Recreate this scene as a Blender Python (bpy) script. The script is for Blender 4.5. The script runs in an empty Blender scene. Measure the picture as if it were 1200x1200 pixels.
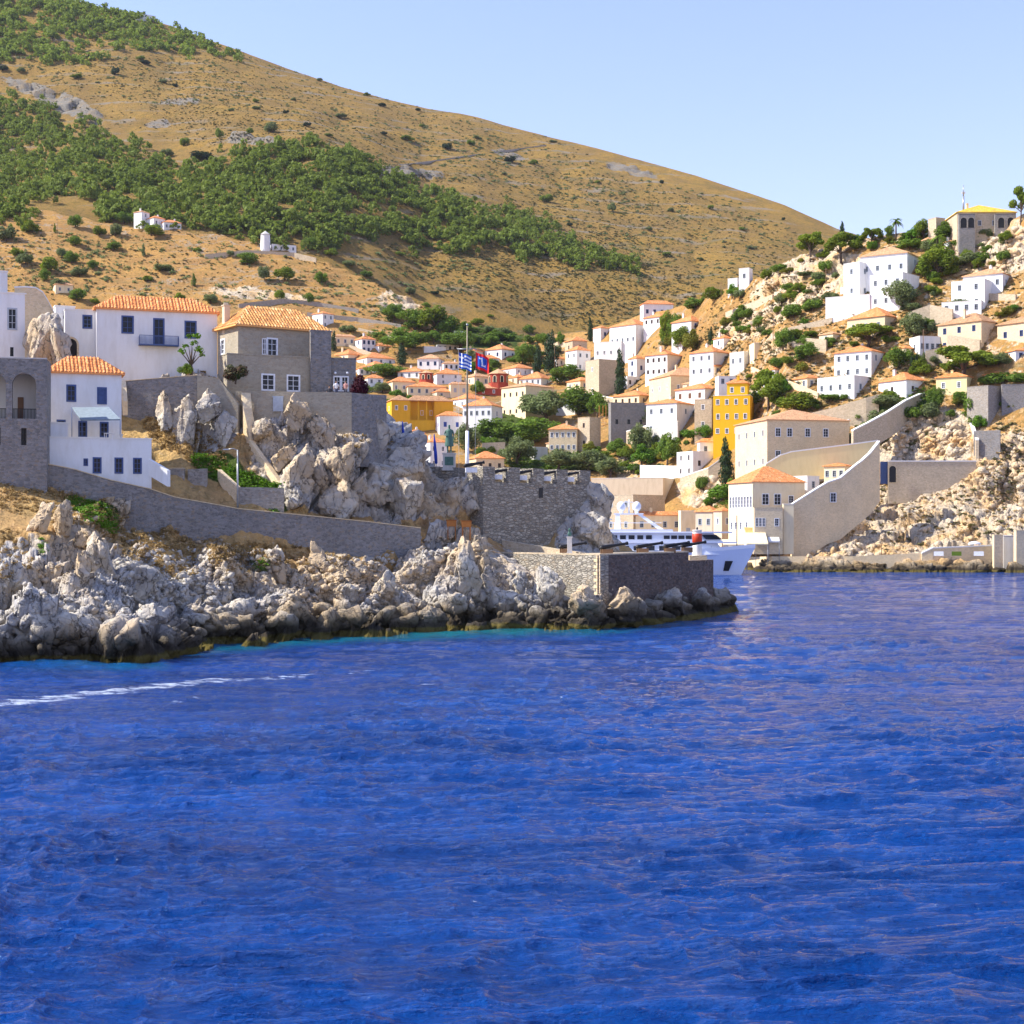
# Harbour town on a rocky island: headland with houses and a battery, town and hills behind, deep blue sea.
import bpy, bmesh, math, random
import numpy as np
from mathutils import Vector, Matrix
from mathutils.bvhtree import BVHTree

random.seed(11)
RNG = np.random.default_rng(11)
SC = bpy.context.scene
COL = SC.collection
F, CH, HZ, CX = 1800.0, 10.0, 620.0, 600.0     # focal length in photo pixels, eye height, horizon row, centre column
SUN_AZ, SUN_EL = math.radians(-93), math.radians(44)   # azimuth measured from +Y towards +X
SUN = Vector((math.sin(SUN_AZ)*math.cos(SUN_EL), math.cos(SUN_AZ)*math.cos(SUN_EL), math.sin(SUN_EL)))

def P(px, py, Y):
    return Vector(((px-CX)*Y/F, Y, CH+(HZ-py)*Y/F))

# ------------------------------------------------------------------ numpy noise
def _h(ix, iy, iz, s):
    n = (ix.astype(np.int64)*374761393 + iy.astype(np.int64)*668265263 + iz.astype(np.int64)*2147483647 + s*1274126177) & 0xffffffff
    n = ((n ^ (n >> 13))*1274126177) & 0xffffffff
    n = ((n ^ (n >> 16))*2246822519) & 0xffffffff
    return (n ^ (n >> 15)) & 0xffffffff

def _r(ix, iy, iz, s):
    return _h(ix, iy, iz, s)/4294967295.0

def vnoise(p, scale, seed=0):
    q = np.asarray(p)*scale
    i = np.floor(q).astype(np.int64); f = q-i; f = f*f*f*(f*(f*6-15)+10)
    o = 0
    for dx in (0, 1):
        for dy in (0, 1):
            for dz in (0, 1):
                w = (f[..., 0] if dx else 1-f[..., 0])*(f[..., 1] if dy else 1-f[..., 1])*(f[..., 2] if dz else 1-f[..., 2])
                o = o + w*_r(i[..., 0]+dx, i[..., 1]+dy, i[..., 2]+dz, seed)
    return o*2-1

def fbm(p, scale, octs=4, seed=0, gain=.5):
    o = 0; a = 1; t = 0
    for k in range(octs):
        o = o + a*vnoise(p, scale*2**k, seed+k*17); t += a; a *= gain
    return o/t

def blocks(p, scale, seed=0, tilt=1.35, gap=.13):
    """fractured rock: every 3D Voronoi cell is a tilted block with its own offset; crevices between the blocks"""
    q = np.asarray(p)*scale
    i = np.floor(q).astype(np.int64)
    f1 = np.full(q.shape[:-1], 9.); f2 = f1.copy(); off = np.zeros_like(f1)
    for dx in (-1, 0, 1):
        for dy in (-1, 0, 1):
            for dz in (-1, 0, 1):
                cx, cy, cz = i[..., 0]+dx, i[..., 1]+dy, i[..., 2]+dz
                sx = cx+_r(cx, cy, cz, seed+1); sy = cy+_r(cx, cy, cz, seed+2); sz = cz+_r(cx, cy, cz, seed+3)
                ex, ey, ez = q[..., 0]-sx, q[..., 1]-sy, q[..., 2]-sz
                d = np.sqrt(ex*ex+ey*ey+ez*ez)
                o = _r(cx, cy, cz, seed+4)-.5 + tilt*((_r(cx, cy, cz, seed+5)-.5)*ex+(_r(cx, cy, cz, seed+6)-.5)*ey+(_r(cx, cy, cz, seed+7)-.5)*ez)*2
                m = d < f1
                f2 = np.where(m, f1, np.minimum(f2, d)); off = np.where(m, o, off); f1 = np.where(m, d, f1)
    crack = np.clip((f2-f1)/gap, 0, 1)
    return off + (np.sqrt(crack)-1)*.42

def smooth01(x, a, b):
    t = np.clip((x-a)/(b-a), 0, 1); return t*t*(3-2*t)

# ------------------------------------------------------------------ objects
def tag(o, label=None, cat=None, group=None, kind=None):
    if label: o['label'] = label
    if cat: o['category'] = cat
    if group: o['group'] = group
    if kind: o['kind'] = kind
    return o

def link(o, parent=None):
    COL.objects.link(o)
    if parent: o.parent = parent
    return o

def empty(name, loc, rz=0.0):
    o = bpy.data.objects.new(name, None); link(o)
    o.location = loc; o.rotation_euler = (0, 0, rz); o.empty_display_size = .3
    return o

def mesh_np(name, v, f, mat, parent=None, smooth=False, attrs=None):
    me = bpy.data.meshes.new(name)
    v = np.ascontiguousarray(v, dtype=np.float32).reshape(-1, 3); f = np.ascontiguousarray(f, dtype=np.int32)
    n = f.shape[1]
    me.vertices.add(len(v)); me.vertices.foreach_set('co', v.ravel())
    me.loops.add(f.size); me.loops.foreach_set('vertex_index', f.ravel())
    me.polygons.add(len(f)); me.polygons.foreach_set('loop_start', np.arange(0, f.size, n, dtype=np.int32))
    me.polygons.foreach_set('loop_total', np.full(len(f), n, dtype=np.int32))
    if smooth: me.polygons.foreach_set('use_smooth', np.ones(len(f), dtype=bool))
    me.update(calc_edges=True)
    if attrs:
        for k, a in attrs.items():
            at = me.attributes.new(k, 'FLOAT', 'POINT'); at.data.foreach_set('value', np.ascontiguousarray(a, dtype=np.float32).ravel())
    me.materials.append(mat)
    o = bpy.data.objects.new(name, me); link(o, parent)
    return o

def grid_faces(nr, nc):
    i = np.arange(nr*nc).reshape(nr, nc)
    return np.stack([i[:-1, :-1], i[:-1, 1:], i[1:, 1:], i[1:, :-1]], -1).reshape(-1, 4)

class MB:
    """collects shapes for ONE mesh object"""
    def __init__(s): s.v = []; s.f = []; s.sm = []
    def add(s, vs, fs, sm=False):
        b = len(s.v); s.v += [tuple(x) for x in vs]; s.f += [tuple(i+b for i in f) for f in fs]; s.sm += [sm]*len(fs); return s
    def box(s, x0, x1, y0, y1, z0, z1, M=None):
        vs = [Vector(p) for p in ((x0,y0,z0),(x1,y0,z0),(x1,y1,z0),(x0,y1,z0),(x0,y0,z1),(x1,y0,z1),(x1,y1,z1),(x0,y1,z1))]
        if M: vs = [M@p for p in vs]
        return s.add(vs, [(3,2,1,0),(4,5,6,7),(0,1,5,4),(1,2,6,5),(2,3,7,6),(3,0,4,7)])
    def tube(s, pts, rad, n=8, cap=True):
        pts = [Vector(p) for p in pts]
        if not hasattr(rad, '__len__'): rad = [rad]*len(pts)
        vs = []; fs = []
        for i, p in enumerate(pts):
            d = (pts[min(i+1, len(pts)-1)]-pts[max(i-1, 0)]).normalized()
            a = d.orthogonal().normalized() if abs(d.z) < .99 else Vector((1, 0, 0))
            if abs(d.z) < .99: a = d.cross(Vector((0, 0, 1))).normalized()
            b = d.cross(a)
            for k in range(n):
                t = 2*math.pi*k/n; vs.append(p+(a*math.cos(t)+b*math.sin(t))*rad[i])
        for i in range(len(pts)-1):
            for k in range(n):
                fs.append((i*n+k, i*n+(k+1) % n, (i+1)*n+(k+1) % n, (i+1)*n+k))
        s.add(vs, fs, n > 5)
        if cap:
            m = len(s.v)-len(vs)
            s.f += [tuple(m+k for k in range(n))[::-1], tuple(m+(len(pts)-1)*n+k for k in range(n))]; s.sm += [False]*2
        return s
    def lathe(s, prof, c=(0, 0, 0), n=16, sm=True):
        c = Vector(c); vs = []; fs = []
        for r, z in prof:
            for k in range(n):
                t = 2*math.pi*k/n; vs.append(c+Vector((r*math.cos(t), r*math.sin(t), z)))
        for i in range(len(prof)-1):
            for k in range(n): fs.append((i*n+k, i*n+(k+1) % n, (i+1)*n+(k+1) % n, (i+1)*n+k))
        return s.add(vs, fs, sm)
    def ball(s, c, r, n=12, sz=1.0):
        prof = [(max(r*math.sin(math.pi*i/n), .0005), -r*sz*math.cos(math.pi*i/n)) for i in range(n+1)]
        return s.lathe(prof, c, n+4)
    def prism(s, poly, z0, z1):
        """poly: (x, y) corners counter-clockwise; z1 a number or one per corner"""
        n = len(poly); zz = z1 if hasattr(z1, '__len__') else [z1]*n
        z00 = z0 if hasattr(z0, '__len__') else [z0]*n
        vs = [(x, y, z00[i]) for i, (x, y) in enumerate(poly)]+[(x, y, zz[i]) for i, (x, y) in enumerate(poly)]
        return s.add(vs, [tuple(range(n))[::-1], tuple(range(n, 2*n))]+[(i, (i+1) % n, n+(i+1) % n, n+i) for i in range(n)])
    def build(s, name, mat, parent=None):
        me = bpy.data.meshes.new(name); me.from_pydata([tuple(p) for p in s.v], [], s.f); me.materials.append(mat)
        me.polygons.foreach_set('use_smooth', s.sm); me.update()
        return link(bpy.data.objects.new(name, me), parent)

def copy_tree(o, parent=None):
    c = o.copy(); COL.objects.link(c); c.parent = parent
    for ch in list(o.children): copy_tree(ch, c)
    return c

# ------------------------------------------------------------------ materials
class NT:
    def __init__(s, name, rough=.9, spec=.3):
        s.m = bpy.data.materials.new(name); s.m.use_nodes = True; s.t = s.m.node_tree
        s.b = s.t.nodes['Principled BSDF']; s.b.inputs['Roughness'].default_value = rough
        s.b.inputs['Specular IOR Level'].default_value = spec
    def n(s, typ, ins=None, **kw):
        nd = s.t.nodes.new(typ)
        for k, v in kw.items(): setattr(nd, k, v)
        for k, v in (ins or {}).items(): s.set(nd.inputs[k], v)
        return nd
    def set(s, inp, v):
        if isinstance(v, bpy.types.NodeSocket): s.t.links.new(v, inp)
        else:
            if hasattr(inp.default_value, '__len__') and hasattr(v, '__len__') and len(inp.default_value) == 4 and len(v) == 3: v = (*v, 1)
            inp.default_value = v
    def pos(s, local=False):
        return s.n('ShaderNodeTexCoord').outputs['Object'] if local else s.n('ShaderNodeNewGeometry').outputs['Position']
    def scale(s, vec, k):
        return s.n('ShaderNodeVectorMath', {0: vec, 1: k if hasattr(k, '__len__') else (k, k, k)}, operation='MULTIPLY').outputs[0]
    def noise(s, vec, sc, det=6, rough=.6, dist=0):
        return s.n('ShaderNodeTexNoise', {'Vector': vec, 'Scale': sc, 'Detail': det, 'Roughness': rough, 'Distortion': dist}).outputs['Fac']
    def voro(s, vec, sc, feat='F1', out='Distance', rnd=1.0):
        return s.n('ShaderNodeTexVoronoi', {'Vector': vec, 'Scale': sc, 'Randomness': rnd}, feature=feat).outputs[out]
    def ramp(s, fac, a, b, ca=(0, 0, 0), cb=(1, 1, 1)):
        nd = s.n('ShaderNodeMapRange', {'Value': fac, 'From Min': a, 'From Max': b, 'To Min': 0, 'To Max': 1}); return nd.outputs[0]
    def mix(s, fac, a, b, mode='MIX'):
        nd = s.t.nodes.new('ShaderNodeMix'); nd.data_type = 'RGBA'; nd.blend_type = mode
        s.set(nd.inputs[0], fac); s.set(nd.inputs[6], a); s.set(nd.inputs[7], b); return nd.outputs[2]
    def math(s, op, a, b=0.0, c=None):
        ins = {0: a, 1: b}
        if c is not None: ins[2] = c
        return s.n('ShaderNodeMath', ins, operation=op).outputs[0]
    def attr(s, name): return s.n('ShaderNodeAttribute', attribute_name=name).outputs['Fac']
    def z(s): return s.n('ShaderNodeSeparateXYZ', {0: s.pos()}).outputs[2]
    def col(s, c): s.set(s.b.inputs['Base Color'], c)
    def bump(s, h, strength=.5, dist=.1):
        nd = s.n('ShaderNodeBump', {'Height': h, 'Strength': strength, 'Distance': dist}); s.t.links.new(nd.outputs[0], s.b.inputs['Normal'])

MAT = {}
def plain(name, c, rough=.7, var=.15, sc=3.0, bump=.0, spec=.3, metal=0.0, local=True):
    if name in MAT: return MAT[name]
    n = NT(name, rough, spec); p = n.pos(local)
    f = n.noise(p, sc, 5)
    d = tuple(x*(1-var) for x in c); l = tuple(min(1, x*(1+var)) for x in c)
    n.col(n.mix(n.ramp(f, .3, .7), d, l)); n.b.inputs['Metallic'].default_value = metal
    if bump: n.bump(f, .5, bump)
    MAT[name] = n.m; return n.m

def plaster(name, c, dirt=.25):
    """limewash with grime streaks and patches of its own"""
    n = NT(name, .95, .1); p = n.pos(True)
    a = n.noise(n.scale(p, (1, 1, .25)), .9, 6, .65)
    b = n.noise(p, 5, 4)
    d = (c[0]*.72, c[1]*.68, c[2]*.6)
    x = n.mix(n.math('MULTIPLY', n.ramp(a, .45, .75), dirt*2.2), c, d)
    x = n.mix(n.math('MULTIPLY', n.ramp(b, .3, .8), .12), x, d)
    n.col(x); n.bump(b, .4, .03); MAT[name] = n.m; return n.m

def masonry(name, c, sc=1.6, mortar=(.5, .46, .4), flat=1.7, contrast=.35, warm=(.42, .30, .18), bump=.08, edge=.06):
    """rubble stonework: irregular stones in mortar"""
    n = NT(name, .95, .1); p = n.scale(n.pos(True), (1, 1, flat))
    wob = n.n('ShaderNodeTexNoise', {'Vector': p, 'Scale': sc*1.3}).outputs['Color']
    p2 = n.n('ShaderNodeVectorMath', {0: p, 1: n.scale(wob, .5/sc)}, operation='ADD').outputs[0]
    e = n.voro(p2, sc, 'DISTANCE_TO_EDGE'); cid = n.voro(p2, sc, 'F1', 'Color')
    r = n.n('ShaderNodeSeparateColor', {0: cid}).outputs
    dk = tuple(x*(1-contrast) for x in c); lt = tuple(min(1, x*(1+contrast*.8)) for x in c)
    x = n.mix(r[0], dk, lt); x = n.mix(n.math('MULTIPLY', n.ramp(r[1], .7, 1), .55), x, warm)
    big = n.noise(n.pos(True), .25, 6, .65)
    x = n.mix(n.math('MULTIPLY', n.ramp(big, .45, .7), .45), x, tuple(v*.6 for v in c))
    x = n.mix(n.math('MULTIPLY', n.noise(p, 9, 4), .3), x, dk)
    x = n.mix(n.ramp(e, edge, edge*.2), x, mortar)
    n.col(x)
    h = n.math('ADD', n.ramp(e, 0, .14), n.math('MULTIPLY', n.noise(p, 6, 4), .5)); n.bump(h, .8, bump)
    MAT[name] = n.m; return n.m

def tiles(name, c, pitch=.28, lt=(.75, .42, .2), dk=(.35, .13, .05)):
    """clay pantiles: colour of single tiles varies; half-round ribs follow the object's UV (u along the eave, v up the slope)"""
    n = NT(name, .85, .2)
    uv = n.n('ShaderNodeUVMap').outputs[0]
    s = n.n('ShaderNodeSeparateXYZ', {0: uv}).outputs
    u = n.math('DIVIDE', s[0], pitch); v = n.math('DIVIDE', s[1], .42)
    cell = n.n('ShaderNodeCombineXYZ', {0: n.math('FLOOR', u), 1: n.math('FLOOR', v)}).outputs[0]
    r = n.n('ShaderNodeTexWhiteNoise', {0: cell}, noise_dimensions='2D').outputs['Value']
    x = n.mix(n.ramp(r, .0, 1), tuple(a*.75 for a in c), tuple(min(1, a*1.3) for a in c))
    x = n.mix(n.math('MULTIPLY', n.ramp(r, .86, .9), .7), x, lt)
    x = n.mix(n.math('MULTIPLY', n.ramp(r, .14, .1), .5), x, dk)
    x = n.mix(n.math('MULTIPLY', n.ramp(n.noise(n.pos(True), .8, 5), .45, .75), .5), x, tuple(a*.62 for a in c))
    n.col(x)
    rib = n.math('ABSOLUTE', n.math('SINE', n.math('MULTIPLY', u, math.pi)))
    stp = n.math('FRACT', v)
    n.bump(n.math('ADD', rib, n.math('MULTIPLY', stp, -.35)), .9, pitch*.35)
    MAT[name] = n.m; return n.m

def leaf(name, c, c2, trans=.25):
    n = NT(name, .75, .25); oi = n.n('ShaderNodeObjectInfo').outputs['Random']
    f = n.noise(n.pos(True), 1.1, 3); g = n.noise(n.pos(True), 9, 2)
    x = n.mix(n.ramp(f, .35, .65), c, c2); x = n.mix(n.ramp(g, .3, .7), x, tuple(a*.72 for a in c), 'MIX')
    x2 = n.n('ShaderNodeHueSaturation', {'Color': x, 'Value': n.ramp(oi, -3, 1.2), 'Saturation': 1.0}).outputs[0]
    n.col(x2)
    tr = n.n('ShaderNodeBsdfTranslucent', {'Color': x2}).outputs[0]
    mx = n.n('ShaderNodeMixShader', {0: trans, 1: n.b.outputs[0], 2: tr}); n.t.links.new(mx.outputs[0], n.t.nodes['Material Output'].inputs[0])
    MAT[name] = n.m; return n.m

plaster('limewash', (.82, .82, .80)); plaster('cream_wash', (.84, .70, .45)); plaster('ochre_wash', (.72, .40, .035), .2)
plaster('yellow_wash', (.88, .50, .025), .12); plaster('pale_yellow_wash', (.82, .68, .36), .15); plaster('grey_wash', (.58, .56, .52), .3)
plaster('tan_wash', (.68, .56, .40), .3); plaster('red_wash', (.42, .08, .05), .2); plaster('white_cap', (.84, .82, .76), .1)
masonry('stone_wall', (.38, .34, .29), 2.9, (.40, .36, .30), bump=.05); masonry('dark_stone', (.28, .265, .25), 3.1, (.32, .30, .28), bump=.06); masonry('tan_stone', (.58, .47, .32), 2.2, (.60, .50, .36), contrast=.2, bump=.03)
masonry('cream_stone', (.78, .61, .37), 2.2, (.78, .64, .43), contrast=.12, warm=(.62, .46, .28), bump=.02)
masonry('render_stone', (.40, .345, .255), 2.6, (.42, .37, .28), contrast=.16, edge=.07, bump=.02)
masonry('shaded_battery_stone', (.19, .145, .125), 1.9, (.12, .11, .10), flat=2.6, contrast=.5, warm=(.24, .12, .06), bump=.08)  # shade on the right-hand battery faces put into a darker stone colour
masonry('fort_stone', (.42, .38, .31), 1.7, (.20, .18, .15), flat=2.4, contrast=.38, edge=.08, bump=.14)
tiles('orange_tiles', (.72, .27, .09)); tiles('faded_tiles', (.60, .33, .17)); tiles('yellow_tiles', (.85, .52, .05)); tiles('brown_tiles', (.48, .27, .14))
tiles('hero_tiles', (.76, .30, .10), .24, dk=(.45, .14, .05))
tiles('aged_tiles', (.74, .36, .12), .24, lt=(.85, .6, .3), dk=(.4, .16, .06))
GLASS = NT('window_glass', .25, .25); GLASS.col((.02, .025, .035)); MAT['glass'] = GLASS.m
plain('white_paint', (.80, .80, .80), .5); plain('blue_paint', (.05, .09, .36), .5); plain('slate_blue_paint', (.06, .10, .24), .55)
plain('grey_paint', (.42, .46, .50), .6); plain('brown_paint', (.16, .08, .04), .6); plain('dark_metal', (.02, .02, .022), .45, metal=.3)
plain('steel', (.35, .36, .37), .4, metal=.6); plain('wood', (.22, .13, .07), .8); plain('orange_wood', (.45, .17, .04), .8)
plain('bark', (.10, .07, .05), .95, .3, 4, .03); plain('bronze', (.07, .15, .12), .55, .3); plain('marble', (.62, .60, .56), .5)
leaf('pine_leaf', (.20, .29, .02), (.38, .44, .03), .4); leaf('olive_leaf', (.22, .28, .10), (.33, .38, .14), .4)
leaf('cypress_leaf', (.035, .07, .022), (.06, .11, .03), .1); leaf('bush_leaf', (.17, .29, .03), (.29, .40, .05), .4)
leaf('forest_leaf', (.22, .32, .04), (.42, .48, .06), .4); leaf('bougainvillea', (.10, .008, .03), (.05, .01, .02)); leaf('oleander_leaf', (.06, .12, .03), (.35, .10, .12))
leaf('bright_leaf', (.12, .27, .012), (.22, .38, .03)); leaf('dry_brush', (.46, .31, .12), (.60, .40, .15), .25); leaf('yellow_leaf', (.22, .25, .02), (.42, .34, .03))
leaf('scrub_leaf', (.20, .19, .075), (.30, .26, .09), .2)

# ------------------------------------------------------------------ ground materials
def rock_nodes(n, p, light=(.64, .58, .47), warm=(.56, .40, .22), grey=(.36, .33, .29)):
    a = n.noise(p, .12, 8, .62); b = n.noise(p, .7, 8, .6, .4); c = n.noise(p, 5, 5, .6)
    x = n.mix(n.ramp(b, .35, .68), grey, light)
    x = n.mix(n.math('MULTIPLY', n.ramp(a, .46, .60), .8), x, warm)
    cr = n.voro(n.n('ShaderNodeVectorMath', {0: p, 1: n.scale(n.n('ShaderNodeTexNoise', {'Vector': p, 'Scale': .8}).outputs['Color'], 1.5)}, operation='ADD').outputs[0], .9, 'DISTANCE_TO_EDGE')
    x = n.mix(n.math('MULTIPLY', n.ramp(c, .55, .8), .4), x, (.2, .19, .17))
    # vertical joints and pits
    jt = n.voro(n.n('ShaderNodeVectorMath', {0: n.scale(p, (1, 1, .45)), 1: n.scale(n.n('ShaderNodeTexNoise', {'Vector': p, 'Scale': 1.6, 'Detail': 4}).outputs['Color'], 1.1)}, operation='ADD').outputs[0], 1.05, 'DISTANCE_TO_EDGE')
    jm = n.math('MULTIPLY', n.ramp(jt, .045, .0), n.ramp(n.noise(p, .6, 4), .38, .52))
    x = n.mix(n.math('MULTIPLY', jm, .75), x, (.11, .09, .07)); c = n.math('SUBTRACT', c, n.math('MULTIPLY', jm, 1.2))
    h = n.math('ADD', n.math('MULTIPLY', b, 1.2), n.math('ADD', n.math('MULTIPLY', c, .35), n.math('MULTIPLY', n.ramp(cr, 0, .05), .12)))
    return x, h

def tide(n, x, p):
    """dark wet and weed-stained band just above the water"""
    z = n.z(); w = n.noise(p, .35, 6); zz = n.math('ADD', z, n.math('MULTIPLY', w, -3.2))
    x = n.mix(n.math('MULTIPLY', n.ramp(zz, 1.6, .1), .78), x, (.10, .075, .04))
    x = n.mix(n.math('MULTIPLY', n.ramp(zz, .2, -.6), .85), x, (.022, .017, .012))
    x = n.mix(n.math('MULTIPLY', n.ramp(n.math('ADD', z, n.math('MULTIPLY', w, -.9)), .1, -.1), .7), x, (.14, .11, .02))
    return x

def mk_rock():
    n = NT('limestone', .92, .2); p = n.pos(); x, h = rock_nodes(n, p); n.col(tide(n, x, p)); n.bump(h, .9, .28); MAT['rock'] = n.m
    n = NT('warm_limestone', .92, .2); p = n.pos(); x, h = rock_nodes(n, p, (.80, .64, .42), (.70, .43, .17), (.48, .40, .30)); n.col(tide(n, x, p)); n.bump(h, .9, .4); MAT['warm_rock'] = n.m
mk_rock()

def mk_ground(name, straw, soil, scrub, s=1.0, bumpd=.25, tb=0.0, rk=((.62, .57, .49), (.56, .42, .25), (.36, .345, .33))):
    n = NT(name, .97, .1); p = n.pos()
    rx, rh = rock_nodes(n, p, *rk)
    a = n.noise(p, .06*s, 8, .65); b = n.noise(p, .5*s, 8, .7); c = n.noise(p, 3*s, 5, .7)
    g = n.mix(n.ramp(a, .38, .62), straw, soil)
    g = n.mix(n.math('MULTIPLY', n.ramp(b, .50, .66), .75), g, scrub)
    g = n.mix(n.math('MULTIPLY', n.ramp(c, .5, .75), .5), g, tuple(v*1.4 for v in straw))
    g = n.mix(n.math('MULTIPLY', n.ramp(n.noise(p, 1.3*s, 5, .75), .53, .62), .55), g, (scrub[0]*.8, scrub[1]*.85, scrub[2]))
    g = n.mix(n.math('MULTIPLY', n.ramp(n.noise(p, .9*s, 6, .8, .5), .60, .68), .42), g, rk[0])
    if tb:   # stone terraces following the contours
        z = n.math('ADD', n.z(), n.math('MULTIPLY', a, 30)); w = n.math('SINE', n.math('MULTIPLY', z, tb))
        g = n.mix(n.math('MULTIPLY', n.math('MULTIPLY', n.ramp(w, .75, .98), n.ramp(n.noise(p, .02, 4), .45, .6)), .7), g, (.36, .32, .26))
        g = n.mix(n.math('MULTIPLY', n.math('MULTIPLY', n.ramp(w, .2, .6), n.ramp(n.noise(p, .03, 4), .5, .6)), .35), g, scrub)
    rk_ = n.math('ADD', n.attr('rock'), n.math('MULTIPLY', n.math('SUBTRACT', n.noise(p, .4*s, 7, .7), .5), 1.6))
    x = n.mix(n.ramp(rk_, .42, .58), g, rx)
    gr = n.math('ADD', n.attr('green'), n.math('SUBTRACT', n.noise(p, .3*s, 6, .7), .5))
    x = n.mix(n.ramp(gr, .45, .65), x, (.07, .10, .02))
    n.col(tide(n, x, p)); n.bump(n.math('ADD', rh, n.math('MULTIPLY', c, .8)), .9, bumpd); MAT[name] = n.m
mk_ground('headland_ground', (.52, .34, .13), (.42, .25, .11), (.28, .19, .075), 1.0, .25)
mk_ground('hill_ground', (.50, .275, .08), (.38, .205, .075), (.20, .16, .05), 1.0, .5, .9, ((.80, .64, .42), (.70, .43, .17), (.48, .40, .30)))
mk_ground('mountain_ground', (.46, .275, .065), (.33, .205, .07), (.17, .15, .04), .4, 2.2, .33, ((.42, .38, .31), (.42, .32, .2), (.28, .26, .22)))

# ------------------------------------------------------------------ lofted terrain
def loft(cols, px, rows):
    """cols: [(px, [(Y, py) ...])]; returns (nv, nu, 3) points and screen rows"""
    K = len(cols[0][1]); cx = [c[0] for c in cols]
    Ys = np.array([np.interp(px, cx, [c[1][k][0] for c in cols]) for k in range(K)])
    Zs = np.array([np.interp(px, cx, [CH+(HZ-c[1][k][1])*c[1][k][0]/F if c[1][k][1] is not None else -3. for c in cols]) for k in range(K)])
    t = np.concatenate([np.linspace(k, k+1, rows[k], endpoint=False) for k in range(K-1)]+[[K-1.]])
    k = np.minimum(t.astype(int), K-2); f = (t-k)[:, None]
    Y = Ys[k]*(1-f)+Ys[k+1]*f; Z = Zs[k]*(1-f)+Zs[k+1]*f
    X = (px[None]-CX)*Y/F
    return np.stack([X, Y, Z], -1)

def normals(p):
    du = np.gradient(p, axis=1); dv = np.gradient(p, axis=0)
    n = np.cross(du, dv); n /= np.linalg.norm(n, axis=-1, keepdims=True)+1e-9
    return n

def scr(p):
    return CX+p[..., 0]*F/p[..., 1], HZ-(p[..., 2]-CH)*F/p[..., 1]

def blob(sx, sy, lst, soft=.35):
    m = np.zeros_like(sx)
    for (x, y, rx, ry, *a) in lst:
        ang = math.radians(a[0]) if a else 0; dx, dy = sx-x, sy-y
        u = (dx*math.cos(ang)+dy*math.sin(ang))/rx; v = (-dx*math.sin(ang)+dy*math.cos(ang))/ry
        m = np.maximum(m, 1-smooth01(np.sqrt(u*u+v*v), 1-soft, 1+soft))
    return m

def bvh_of(o):
    me = o.data; return BVHTree.FromPolygons([v.co[:] for v in me.vertices], [p.vertices[:] for p in me.polygons])

EYE = Vector((0, 0, CH))
def hit(bvh, px, py):
    d = P(px, py, 100)-EYE
    h = bvh.ray_cast(EYE, d.normalized())
    return h[0]
def drop(bvh, x, y, dflt=0.0):
    h = bvh.ray_cast(Vector((x, y, 900)), Vector((0, 0, -1)))
    return h[0].z if h[0] else dflt
def dropn(bvh, x, y):
    h = bvh.ray_cast(Vector((x, y, 900)), Vector((0, 0, -1)))
    return h[0], h[1]

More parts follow.
